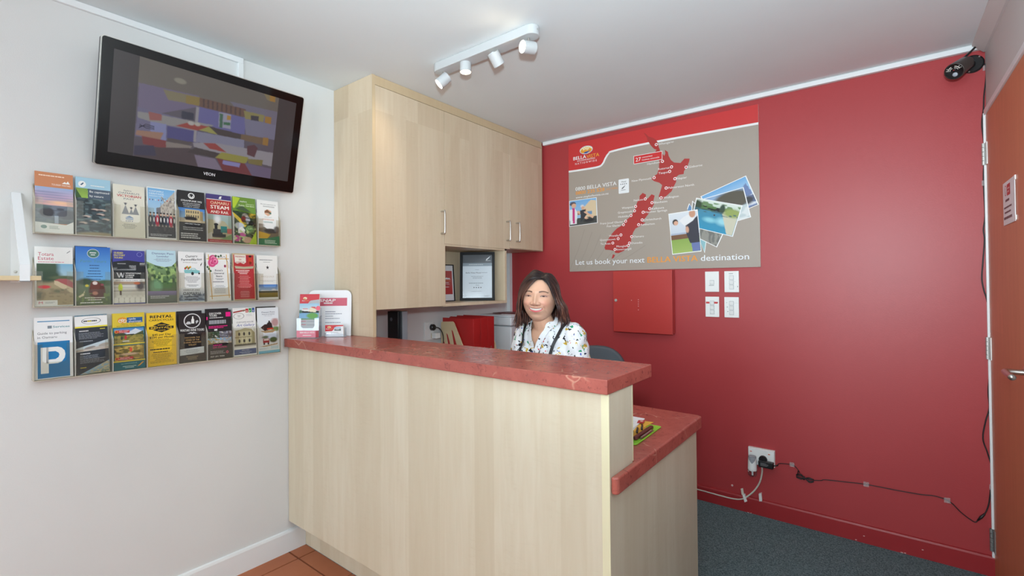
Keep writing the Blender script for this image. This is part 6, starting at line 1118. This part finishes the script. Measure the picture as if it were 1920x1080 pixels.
# ================================================================== the receptionist
def sk_mat():
    t = NT('skin', rough=0.45, spec=0.35); a = t.n('ShaderNodeAttribute', attribute_name='Col'); t.base(a.outputs['Color'])
    t.b.inputs['Subsurface Weight'].default_value = 0.12; t.b.inputs['Subsurface Radius'].default_value = (0.012, 0.005, 0.003); t.b.inputs['Subsurface Scale'].default_value = 0.3
sk_mat()
def hair_mat():
    t = NT('hair_strands', col=(48, 30, 28), rough=0.38, spec=0.45); a = t.n('ShaderNodeAttribute', attribute_name='Col'); t.base(a.outputs['Color'])
hair_mat()
def blouse_mat():
    t = NT('blouse_cotton', col=(236, 236, 240), rough=0.8, spec=0.2); tc_ = t.n('ShaderNodeTexCoord')
    mp = t.n('ShaderNodeMapping'); mp.inputs['Rotation'].default_value = (0.4, 0.7, 0.5); t.l(tc_.outputs['Object'], mp.inputs[0])
    nz = t.n('ShaderNodeTexNoise'); nz.inputs['Scale'].default_value = 42; t.l(mp.outputs[0], nz.inputs['Vector'])
    ad = t.n('ShaderNodeMix', data_type='RGBA', blend_type='LINEAR_LIGHT'); ad.inputs[0].default_value = 0.028; t.l(mp.outputs[0], ad.inputs[6]); t.l(nz.outputs['Color'], ad.inputs[7])
    c = None; base = (238, 238, 242)
    for sc2, thr, cols, off in ((27, .31, [(0, (36, 36, 44)), (.24, (226, 60, 52)), (.42, (44, 156, 112)), (.62, (206, 168, 60)), (.76, (40, 42, 52)), (.95, (70, 92, 190)), (.97, (150, 140, 132))], 0.0), (44, .27, [(0, (30, 30, 38)), (.55, (214, 176, 66)), (.8, (60, 90, 190))], 5.0)):
        m2 = t.n('ShaderNodeMapping'); m2.inputs['Location'].default_value = (off, off*.7, 0); m2.inputs['Scale'].default_value = (1, 1.7, .8); t.l(ad.outputs[2], m2.inputs[0])
        vo = t.n('ShaderNodeTexVoronoi'); vo.inputs['Scale'].default_value = sc2; vo.inputs['Randomness'].default_value = 0.75; t.l(m2.outputs[0], vo.inputs['Vector'])
        sp = t.n('ShaderNodeSeparateColor'); t.l(vo.outputs['Color'], sp.inputs[0])
        r = t.n('ShaderNodeValToRGB'); r.color_ramp.interpolation = 'CONSTANT'; e = r.color_ramp.elements
        while len(e) < len(cols): e.new(.5)
        for el, (p_, cc) in zip(e, cols): el.position = p_; el.color = (*lin(cc), 1)
        t.l(sp.outputs[0], r.inputs[0])
        lt = t.n('ShaderNodeMath', operation='LESS_THAN'); lt.inputs[1].default_value = thr; t.l(vo.outputs['Distance'], lt.inputs[0])
        gt = t.n('ShaderNodeMath', operation='GREATER_THAN'); gt.inputs[1].default_value = 0.25; t.l(sp.outputs[1], gt.inputs[0])
        mu = t.n('ShaderNodeMath', operation='MULTIPLY'); t.l(lt.outputs[0], mu.inputs[0]); t.l(gt.outputs[0], mu.inputs[1])
        c = t.mixc(mu.outputs[0], base if c is None else c, r.outputs[0])
    t.base(c)
blouse_mat()
mat('pinafore_black', (26, 26, 30), .8, spec=.2); mat('strap_black', (30, 28, 30), .5); mat('necklace_silver', (214, 206, 190), .25, 1.0); mat('trousers_black', (30, 30, 36), .85)

HD = at_depth(1011.5, 557.5, 2.36)                       # centre of the head, between crown and chin
to_cam = (Vector((CC.x, CC.y, 0))-Vector((HD.x, HD.y, 0))).normalized(); img_left = Vector((-CR.x, -CR.y, 0)).normalized()
def rot_dir(deg): r_ = math.radians(deg); return (to_cam*math.cos(r_)+img_left*math.sin(r_)).normalized()
hf = rot_dir(13); hl = Vector((-hf.y, hf.x, 0)); hl = hl if hl.dot(CR) > 0 else -hl      # head forward / her left
roll = math.radians(2.2); hu = (Vector((0, 0, 1))*math.cos(roll)+hl*math.sin(roll)).normalized(); hl = (hl*math.cos(roll)-Vector((0, 0, 1))*math.sin(roll)).normalized()
def head_to_world(x, y, z): return HD+hl*(x*1.10)-hf*y+hu*z       # local: x her left, -y forward, z up
bf = rot_dir(38); bl = Vector((-bf.y, bf.x, 0)); bl = bl if bl.dot(CR) > 0 else -bl
def bp(x, f, z): return Vector((HD.x, HD.y, 0))+bl*x+bf*f+Vector((0, 0, z))           # body frame, z absolute
def ga(x, z, cx, cz, sx, sz): return np.exp(-((x-cx)/sx)**2-((z-cz)/sz)**2)
def head_mesh():
    nu, nv = 300, 240
    th = np.linspace(0.0, PI, nv); ph = np.linspace(0, 2*PI, nu, endpoint=False)
    T, P = np.meshgrid(th, ph, indexing='ij'); dx = np.sin(T)*np.sin(P); dy = -np.sin(T)*np.cos(P); dz = np.cos(T)
    x = .0735*np.sign(dx)*np.abs(dx)**.92; y = np.where(dy < 0, .088, .100)*dy; z = np.where(dz > 0, .116, .120)*np.sign(dz)*np.abs(dz)**.97
    low = np.clip(-(z+.02)/.10, 0, 1); x = x*(1-.17*low**2.2); y = np.where(y > 0, y*(1-.45*low), y*(1-.10*low))
    top = np.clip((z-.05)/.07, 0, 1); y = np.where(y < 0, y*(1-.10*top), y)
    front = np.clip(-dy*1.6, 0, 1); ax = np.abs(x); d = np.zeros_like(x)
    d += .004*ga(x, z, 0, .030, .05, .012)                                        # brow
    d -= .0075*ga(ax, z, .0335, .008, .017, .011); d += .0040*ga(ax, z, .0335, .0085, .0145, .0060)   # sockets, lids
    d += .006*ga(x, z, 0, .006, .008, .020)+.0175*ga(x, z, 0, -.025, .0120, .0115)+.010*ga(x, z, 0, -.010, .009, .016)+.0105*ga(ax, z, .0150, -.029, .0070, .0070)
    d -= .004*ga(ax, z, .008, -.0375, .006, .003)
    d += .0085*ga(ax, z, .044, -.028, .020, .017)                                   # smiling cheeks
    d -= .0035*ga(ax-.030-.35*np.clip(-.03-z, 0, .04), z, 0, -.050, .005, .020)        # nasolabial fold
    d += .006*ga(x, z, 0, -.060, .034, .020)
    cz = -.0565+.0065*(x/.030)**2                                                     # smile arc
    d += .0042*ga(x, z-cz, 0, .0105, .026, .0040)+.0052*ga(x, z-cz, 0, -.0110, .024, .0050)-.0040*ga(x, z-cz, 0, 0, .027, .0060)
    d -= .004*ga(x, z, 0, -.082, .022, .006); d += .006*ga(x, z, 0, -.102, .020, .014)
    y = y-d*front; z = z-.003*ga(x, z, 0, -.028, .010, .010)*front
    V = np.stack([x, y, z], -1).reshape(-1, 3); fr = (front > .25).reshape(-1)
    F = [(i*nu+k, (i+1)*nu+k, (i+1)*nu+(k+1) % nu, i*nu+(k+1) % nu) for i in range(nv-1) for k in range(nu)]
    X, Z = V[:, 0], V[:, 2]; A = np.abs(X); col = np.tile(np.array(lin((219, 172, 146))), (len(V), 1))
    def mix(m, c): 
        nonlocal col
        m = (np.clip(m, 0, 1)*fr)[:, None]; col = col*(1-m)+np.array(lin(c))*m
    mix(.55*ga(A, Z, .043, -.026, .022, .018), (226, 152, 132)); mix(.30*ga(X, Z, 0, -.030, .014, .012), (220, 156, 134))
    mix(.35*ga(A, Z, .0335, .012, .022, .010), (206, 150, 128))
    bz = .0275-.22*np.clip(A-.040, 0, 1)+.10*np.clip(.024-A, -1, 0)*-1*0+.0035*np.sin(np.clip((A-.015)/.034, 0, 1)*PI)
    mix(.92*np.clip((.0032+.0012*np.clip((.04-A)/.02, 0, 1)-np.abs(Z-bz))/.0016, 0, 1)*((A > .014) & (A < .052)), (84, 58, 50))
    ez = .0065+.0040*(1-((A-.0335)/.015)**2); inn = (A > .0190) & (A < .0480)
    mix(.8*np.clip((.0020-np.abs(Z-ez+.0020))/.0012, 0, 1)*((A > .0220) & (A < .0450)), (196, 180, 176))
    mix(1.0*np.clip((.0058-np.sqrt((A-.0335)**2+(1.5*(Z-ez+.0020))**2))/.0012, 0, 1)*inn, (30, 20, 20))
    mix(1.0*np.clip((.0021-np.abs(Z-ez-.0002))/.0012, 0, 1)*inn, (40, 26, 32)); mix(.4*ga(A, Z, .046, .010, .010, .006), (150, 96, 96)); mix(.5*np.clip((.0010-np.abs(Z-ez+.0052))/.0010, 0, 1)*inn, (120, 84, 76))
    c0 = -.0565+.0065*(X/.030)**2; mw = np.clip(1-(A/.0315)**2, 0, 1)**.6; zz = Z-c0
    mix(1.2*np.clip((.0110*mw-np.abs(zz+.0022))/.0016, 0, 1)*(A < .0315), (204, 98, 100))
    mix(1.0*np.clip((.0056*mw-np.abs(zz-.0006))/.0012, 0, 1)*(A < .0285), (120, 52, 52))
    mix(1.1*np.clip((.0050*mw-np.abs(zz-.0012))/.0012, 0, 1)*(A < .0260), (238, 232, 222)); 
    for k in range(-3, 4): mix(.35*np.clip((.0006-np.abs(X-.0062*k-.0031))/.0005, 0, 1)*(np.abs(zz-.001) < .0050*mw)*(A < .026), (190, 176, 166))
    mix(.8*ga(A, Z, .0075, -.0375, .0045, .0020), (110, 56, 50)); mix(.45*np.exp(-((np.sqrt((A-.0150)**2+(Z+.029)**2)-.0085)/.0016)**2)*(A > .015), (176, 116, 98)); mix(.35*ga(X, Z, 0, -.0395, .013, .0018), (176, 116, 98)); mix(.25*ga(X, Z, 0, -.084, .02, .004), (196, 140, 120)); mix(.30*ga(A-.031-.30*np.clip(-.03-Z, 0, .04), Z, 0, -.050, .003, .018), (190, 130, 112))  # shade painted into the skin: nostrils, nose wing edges, smile folds, chin crease
    return V, F, col
def capsule(m, a, b, ra, rb, n=14, flat=None):        # tapered round limb
    a, b = Vector(a), Vector(b); d = b-a; L_ = d.length; prof = []
    for k in range(6): t = PI/2*k/5; prof.append((-ra*math.cos(t), ra*math.sin(t)+1e-4))
    for k in range(1, 6): prof.append((L_*k/6, ra+(rb-ra)*k/6))
    for k in range(6): t = PI/2*k/5; prof.append((L_+rb*math.sin(t), rb*math.cos(t)+1e-4))
    m.lathe(a, d, prof, n)
def ellipsoid(m, c, ax_, n=18):
    U, Vv_, Ww = [Vector(q_) for q_ in ax_]; vs = []; k2 = n//2+1
    for i in range(k2+1):
        t = PI*i/k2
        for k in range(n): p_ = 2*PI*k/n; vs.append(Vector(c)+U*(math.sin(t)*math.cos(p_))+Vv_*(math.sin(t)*math.sin(p_))+Ww*math.cos(t))
    m.add(vs, [(i*n+k, i*n+(k+1) % n, (i+1)*n+(k+1) % n, (i+1)*n+k) for i in range(k2) for k in range(n)])
def fused(m, voxel, smooth_n):                          # one continuous skin over overlapping volumes
    me = bpy.data.meshes.new('tmp'); me.from_pydata(m.v, [], m.f); bm = bmesh.new(); bm.from_mesh(me); bmesh.ops.remove_doubles(bm, verts=bm.verts, dist=1e-5); bmesh.ops.recalc_face_normals(bm, faces=bm.faces); bm.to_mesh(me); bm.free()
    o = bpy.data.objects.new('tmp', me); COL.objects.link(o); r = o.modifiers.new('r', 'REMESH'); r.mode = 'VOXEL'; r.voxel_size = voxel; s = o.modifiers.new('s', 'SMOOTH'); s.factor = .5; s.iterations = smooth_n
    dg = bpy.context.evaluated_depsgraph_get(); e = o.evaluated_get(dg); me2 = bpy.data.meshes.new_from_object(e)
    V = np.array([v.co[:] for v in me2.vertices]); F = [tuple(p_.vertices) for p_ in me2.polygons]; bpy.data.objects.remove(o); return V, F
hz = HD.z; SW = .138; SHZ = hz-.172
neck0, neck1 = head_to_world(0, .018, -.075), bp(0, -.050, SHZ+.02)
shl = [bp(s_*SW, -.085, SHZ-.018) for s_ in (-1, 1)]
elb = [bp(-.195, -.04, .865), bp(.205, -.05, .865)]; wri = [bp(-.13, .175, .834), bp(.11, .180, .834)]
pel = bp(0, -.260, .580); chest = bp(0, -.075, SHZ-.135); belly = bp(0, -.205, .74)
E_ = lambda m, c, a_, b_, c_, t=0.0: ellipsoid(m, c, (bl*a_, bf*b_, Vector((0, 0, c_))))
def arms(m, grow, upto=1.0):
    for k in (0, 1):
        s_ = (-1, 1)[k]; capsule(m, bp(s_*.05, -.080, SHZ+.008), shl[k], .046+grow, .052+grow); capsule(m, shl[k], elb[k], .052+grow, .044+grow)
        capsule(m, elb[k], Vector(elb[k]).lerp(wri[k], upto), .043+grow, .043-.014*upto+grow)
def torso(m, grow):
    E_(m, chest, .146+grow, .105+grow, .150+grow); E_(m, bp(0, -.055, SHZ-.04), .135+grow, .072+grow, .075+grow); E_(m, belly, .168+grow, .125+grow, .150+grow); E_(m, pel, .185+grow, .135+grow, .115+grow)
    for s_ in (-1, 1): E_(m, bp(s_*.072, -.005, SHZ-.150), .072+grow, .062+grow, .070+grow)
body = MB(); torso(body, 0); arms(body, 0); capsule(body, neck0, neck1, .047, .056)
knee = [bp(-.13, .17, .52), bp(.13, .17, .52)]; ank = [bp(-.13, .13, .10), bp(.13, .13, .10)]
for k in (0, 1):
    s_ = (-1, 1)[k]; capsule(body, bp(s_*.09, -.21, .56), knee[k], .085, .060); capsule(body, knee[k], ank[k], .058, .036)
    ellipsoid(body, bp(s_*.13, .19, .045), (bl*.042, bf*.115, Vector((0, 0, .040))))
    # hand: palm, four fingers of unequal length and a thumb, resting on the desk
    hd_ = (Vector(wri[k])-Vector(elb[k])); hd_.z = 0; hd_.normalize(); hs = Vector((-hd_.y, hd_.x, 0)); inner = hs if hs.dot(bl)*s_ < 0 else -hs
    pc = Vector(wri[k])+hd_*.055+Vector((0, 0, -.012)); ellipsoid(body, pc, (hd_*.052, hs*.041, Vector((0, 0, .018))))
    for j, ln_ in enumerate((.068, .078, .073, .056)):
        r0 = pc+hd_*.040+inner*(.028-.0185*j); m1 = r0+hd_*ln_*.5+Vector((0, 0, .006)); e1 = r0+hd_*ln_+Vector((0, 0, -.014)); capsule(body, r0, m1, .0092, .0085, 8); capsule(body, m1, e1, .0085, .0074, 8)
    t0 = pc-hd_*.020+inner*.034; t1 = t0+hd_*.030+inner*.022+Vector((0, 0, -.004)); capsule(body, t0, t1, .0115, .0105, 8); capsule(body, t1, t1+hd_*.028+inner*.004+Vector((0, 0, -.004)), .0102, .0085, 8)
bV, bF = fused(body, .0052, 7)
hV, hF, hC = head_mesh()
hW = np.array([head_to_world(*v)[:] for v in hV])
pm = MB(); pm.v = [tuple(v) for v in bV]; pm.f = list(bF); pm.c = [lin((216, 167, 140))]*len(bV); pm.add(hW, hF); pm.c += [tuple(c_) for c_ in hC]
# ears
for s_ in (-1, 1):
    n0 = len(pm.v); ellipsoid(pm, head_to_world(s_*.074, .012, -.004), (hl*.008, hf*.016-hl*s_*.004, hu*.030), 14); pm.c += [lin((222, 172, 148))]*(len(pm.v)-n0)
person = obj('person', pm, 'skin', None, smooth=True); tag(person, 'smiling seated person with shoulder-length dark hair, white patterned blouse and black pinafore', 'person')
# blouse: its own shell over the trunk and arms, open at the neck
bl_m = MB(); torso(bl_m, .011); arms(bl_m, .014, .55)
capsule(bl_m, bp(0, -.055, SHZ+.005), bp(0, -.050, SHZ+.040), .080, .064)
sV, sF = fused(bl_m, .0056, 6)
loc_ = sV-np.array([HD.x, HD.y, 0]); BX = loc_ @ np.array(bl); BF_ = loc_ @ np.array(bf); BZ = sV[:, 2]
rs = np.random.RandomState(3)
fold = .0028*np.sin(BX*70+BZ*38)+.0022*np.sin(BZ*95-BX*40+BF_*50)+.0016*np.sin(BX*160+BZ*20)
nrm = np.zeros_like(sV)
for f_ in sF:
    a_, b_, c_ = sV[f_[0]], sV[f_[1]], sV[f_[2]]; n_ = np.cross(b_-a_, c_-a_)
    for i in f_: nrm[i] += n_
nrm /= (np.linalg.norm(nrm, axis=1, keepdims=True)+1e-9); sV = sV+nrm*fold[:, None]
vw = np.clip((BZ-(SHZ-.095))/.115, 0, 1)*.042+.003                         # half width of the V opening at this height
open_ = (BF_ > -.035) & (BZ > SHZ-.095) & (np.abs(BX+.008) < vw) | (BZ > SHZ+.052-.20*np.clip(BF_+.02, 0, 1)) | (BZ < .60)
keep = [f_ for f_ in sF if not all(open_[i] for i in f_)]
cnt_ = {}
for f_ in keep:
    for i in range(len(f_)):
        e_ = tuple(sorted((f_[i], f_[(i+1) % len(f_)]))); cnt_[e_] = cnt_.get(e_, 0)+1
nb = {}
for (i, j), c_ in cnt_.items():
    if c_ == 1: nb.setdefault(i, []).append(j); nb.setdefault(j, []).append(i)
for _ in range(14):                                      # even out the cut edge of the cloth
    new_ = {i: sV[i]*.4+.6*np.mean([sV[j] for j in js], axis=0) for i, js in nb.items()}
    for i, v_ in new_.items(): sV[i] = v_
used = sorted({i for f_ in keep for i in f_}); rm = {i: k for k, i in enumerate(used)}
m = MB(); m.v = [tuple(sV[i]) for i in used]; m.f = [tuple(rm[i] for i in f_) for f_ in keep]
bo = obj('blouse', m, 'blouse_cotton', person, smooth=True, recalc=False)
tree = BVHTree.FromPolygons([tuple(v) for v in sV], sF)
def on_blouse(p_, off):
    h, n_, i_, d_ = tree.find_nearest(Vector(p_)); out_ = (h-bp(0, -.12, h.z)); out_.z *= .3
    if n_.dot(out_) < 0: n_ = -n_
    return h+n_*off, n_
def ribbon(m, pts, w0, off, th=.0025, n=5):
    P_ = [on_blouse(q_, off) for q_ in catmull(pts, n)]; vs = []
    for _ in range(3): P_ = [((P_[max(i-1, 0)][0]+P_[i][0]*2+P_[min(i+1, len(P_)-1)][0])/4, (P_[max(i-1, 0)][1]+P_[i][1]+P_[min(i+1, len(P_)-1)][1]).normalized()) for i in range(len(P_))]
    for i, (h, n_) in enumerate(P_):
        t_ = (P_[min(i+1, len(P_)-1)][0]-P_[max(i-1, 0)][0]).normalized(); s_ = t_.cross(n_).normalized(); vs += [h-s_*w0/2, h+s_*w0/2, h+s_*w0/2+n_*th, h-s_*w0/2+n_*th]
    fs = []
    for i in range(len(P_)-1):
        for k in range(4): fs.append((i*4+k, i*4+(k+1) % 4, (i+1)*4+(k+1) % 4, (i+1)*4+k))
    fs += [(0, 3, 2, 1), tuple(4*(len(P_)-1)+k for k in range(4))]; m.add(vs, fs)
# collar: standing folded lapels along the opening
for s_ in (-1, 1):
    pts = [bp(s_*.010-.008, .06, SHZ-.098), bp(s_*.024-.008, .045, SHZ-.060), bp(s_*.042-.008, .025, SHZ-.015), bp(s_*.060, -.005, SHZ+.026), bp(s_*.066, -.05, SHZ+.044), bp(s_*.03, -.105, SHZ+.048)]
    m = MB(); ribbon(m, pts, .028, .004, .0022, 8); obj('collar', m, 'blouse_cotton', bo)
# black pinafore: bib front with two buckled straps
bibz = SHZ-.170
bib = [f_ for f_ in sF if all((BZ[i] < bibz+.010*np.cos(BX[i]*20) and BZ[i] > .60 and BF_[i] > -.075-.0 and abs(BX[i]) < .112) or (BZ[i] < bibz-.10 and BZ[i] > .60 and abs(BX[i]) < .20 and np.hypot(BX[i], BF_[i]+.205) < .25) for i in f_)]
used = sorted({i for f_ in bib for i in f_}); rm = {i: k for k, i in enumerate(used)}; m = MB(); m.v = [tuple(sV[i]+nrm[i]*.006) for i in used]; m.f = [tuple(rm[i] for i in f_) for f_ in bib]
pin = obj('pinafore', m, 'pinafore_black', person, smooth=True, recalc=False)
for s_ in (-1, 1):
    pts = [bp(s_*.088, .075, bibz-.012), bp(s_*.092, .055, SHZ-.110), bp(s_*.100, .02, SHZ-.035), bp(s_*.108, -.035, SHZ+.020), bp(s_*.112, -.075, SHZ+.020), bp(s_*.105, -.14, SHZ-.05), bp(s_*.09, -.19, SHZ-.16)]
    m = MB(); ribbon(m, pts, .015, .0045, .003, 6); obj('strap', m, 'strap_black', pin)
    h, n_ = on_blouse(bp(s_*.091, .06, SHZ-.125), .009); u_ = Vector((0, 0, 1)); v_ = u_.cross(n_).normalized(); u_ = n_.cross(v_); m = MB()
    for q0, q1 in (((-1, -1), (1, -1)), ((1, -1), (1, 1)), ((1, 1), (-1, 1)), ((-1, 1), (-1, -1)), ((-1, 0), (1, 0))): m.tube([h+v_*q0[0]*.011+u_*q0[1]*.010, h+v_*q1[0]*.011+u_*q1[1]*.010], .0022, 6)
    obj('buckle', m, 'black_gloss', pin)
# necklace resting on the skin
bt_ = BVHTree.FromPolygons([tuple(v) for v in bV], bF); nk = []
for k in range(13):
    t = -1+2*k/12; q_ = bp(.052*t-.004, .03-.06*abs(t), SHZ-.075+.085*abs(t)**1.4); h, n_, i_, d_ = bt_.find_nearest(q_); nk.append(h+(n_ if n_.dot(bf) > 0 else -n_)*.0018)
obj('necklace', MB().tube(nk, .0011, 6), 'necklace_silver', person, smooth=True)
# trousers and shoes
tr = MB(); E_(tr, pel, .196, .146, .118)
for k in (0, 1):
    s_ = (-1, 1)[k]; capsule(tr, bp(s_*.09, -.21, .56), knee[k], .096, .071); capsule(tr, knee[k], ank[k], .070, .052)
tV, tF = fused(tr, .009, 4); m = MB(); m.v = [tuple(v) for v in tV]; m.f = list(tF); obj('trousers', m, 'trousers_black', person, smooth=True)
for s_ in (-1, 1):
    m = MB(); ellipsoid(m, bp(s_*.13, .19, .045), (bl*.048, bf*.124, Vector((0, 0, .042)))); obj('shoe', m, 'black_plastic', person, smooth=True)
# hair: tapered locks from a side parting down to the shoulders over a close cap
HR = random.Random(11); hm = MB(); hm.c = []
def cap_r(x, y, z): return math.sqrt((x/.0785)**2+(y/(.090 if y < 0 else .106))**2+(z/.1215)**2)
cm = MB(); nu, nv = 44, 26
for i in range(nv+1):
    t = PI*.72*i/nv
    for k in range(nu):
        p_ = 2*PI*k/nu; x, y, z = .0800*math.sin(t)*math.sin(p_), -math.sin(t)*math.cos(p_), .1220*math.cos(t); y *= (.0905 if y < 0 else .108); cm.v.append((x, y, z))
def bare(x, y, z): return y < -.012 and z < .086-.55*max(0, abs(x-.006)-.030)-.0 and abs(x) < .0725+.01*(z < 0) and z < .088
for i in range(nv):
    for k in range(nu):
        f_ = (i*nu+k, (i+1)*nu+k, (i+1)*nu+(k+1) % nu, i*nu+(k+1) % nu)
        if not any(bare(*cm.v[q_]) for q_ in f_): cm.f.append(f_)
n0 = len(hm.v); hm.add([head_to_world(*v) for v in cm.v], cm.f); hm.c += [lin((34, 22, 22))]*(len(hm.v)-n0)
def lock(path, w0, col):
    pts = catmull(path, 5); n = len(pts); vs = []
    for i, q_ in enumerate(pts):
        t_ = (pts[min(i+1, n-1)]-pts[max(i-1, 0)]).normalized(); out_ = Vector((q_.x, q_.y, 0.25*q_.z)).normalized(); s_ = t_.cross(out_).normalized(); o_ = s_.cross(t_).normalized(); fr_ = i/(n-1)
        ww = w0*(0.55+0.9*fr_*(1-fr_)*2)*(1 if fr_ < .8 else 1-(fr_-.8)*3.6); th_ = ww*.32
        for k in range(6): a_ = k*PI/3; vs.append(q_+s_*ww*math.cos(a_)+o_*th_*math.sin(a_))
    fs = [(i*6+k, i*6+(k+1) % 6, (i+1)*6+(k+1) % 6, (i+1)*6+k) for i in range(n-1) for k in range(6)]
    hm.add([head_to_world(*v) for v in vs], fs)
    for i in range(n):
        fr_ = i/(n-1); k_ = min(1, max(0, fr_*1.25-.15)); hm.c += [tuple(np.array(lin((33, 22, 22)))*(1-k_)+np.array(lin(col))*k_)]*6
PARTX = .016
def surf(x, y, z, k=1.0):
    r_ = cap_r(x, y, z); return Vector((x, y, z))*(k/r_)
for side_ in (-1, 1):
    N_ = 230
    for j in range(N_):
        q_ = j/(N_-1); az = math.radians(60+118*q_+HR.uniform(-4, 4)); lay = HR.uniform(1.02, 1.16)
        ry = -.070+.150*q_+HR.uniform(-.008, .008); root = surf(PARTX, ry*.9, .112, 1.02)
        ux, uy = side_*math.sin(az), -math.cos(az); path = [root]
        fx = .38 if q_ < .25 else .5
        # sweep off the parting
        m1 = surf(PARTX+side_*(.040 if side_ < 0 else .030), ry*.95+(-.006 if q_ < .2 else 0), .098, lay)
        m2 = surf(ux*.066, uy*.075-(.022 if q_ < .22 else 0), .055, lay*1.015); m3 = surf(ux*.078, uy*.09, .004, lay*1.05)
        spread = 1.10+.16*HR.random()+(0.20 if side_ > 0 else -0.05); b_ = HR.uniform(-.004, .006)
        m4 = Vector((ux*.086*spread, uy*.092*spread*.96+.006, -.052+b_)); flare = HR.uniform(.98, 1.30)+(.24 if side_ > 0 else -.06)
        m5 = Vector((ux*.090*flare, uy*.094*min(flare, 1.1)+.010, -.100+b_)); zl = (-.140 if side_ < 0 else -.122)+HR.uniform(-.022, .020)
        m6 = Vector((ux*.088*(flare+.06+HR.uniform(-.12, .14)), uy*.092*flare+.008, zl))
        c_ = HR.choice([(78, 48, 42), (94, 58, 48), (60, 38, 35), (112, 72, 58), (68, 44, 40), (128, 84, 68)])
        lock([root, m1, m2, m3, m4, m5, m6], HR.uniform(.0040, .0076), c_)
# the fringe swept from the parting across the brow towards her right
for j in range(40):
    q_ = j/39; root = surf(PARTX-.002, -.070+.02*q_, .108, 1.02)
    path = [root, surf(-.004-.014*q_, -.080, .099-.002*q_, 1.06), surf(-.018-.022*q_, -.080+.008*q_, .074, 1.075), surf(-.034-.022*q_, -.074+.016*q_, .042, 1.085), surf(-.052-.014*q_, -.060+.022*q_, .006, 1.09), Vector((-.074, -.040+.020*q_, -.045)), Vector((-.080-.012*q_, -.026+.018*q_, -.100)), Vector((-.084-.022*HR.random(), -.020+.02*q_, -.142-.02*HR.random()))]
    lock(path, .0052, HR.choice([(110, 72, 60), (86, 56, 46), (128, 84, 70)]))
obj('hair', hm, 'hair_strands', person, smooth=True)
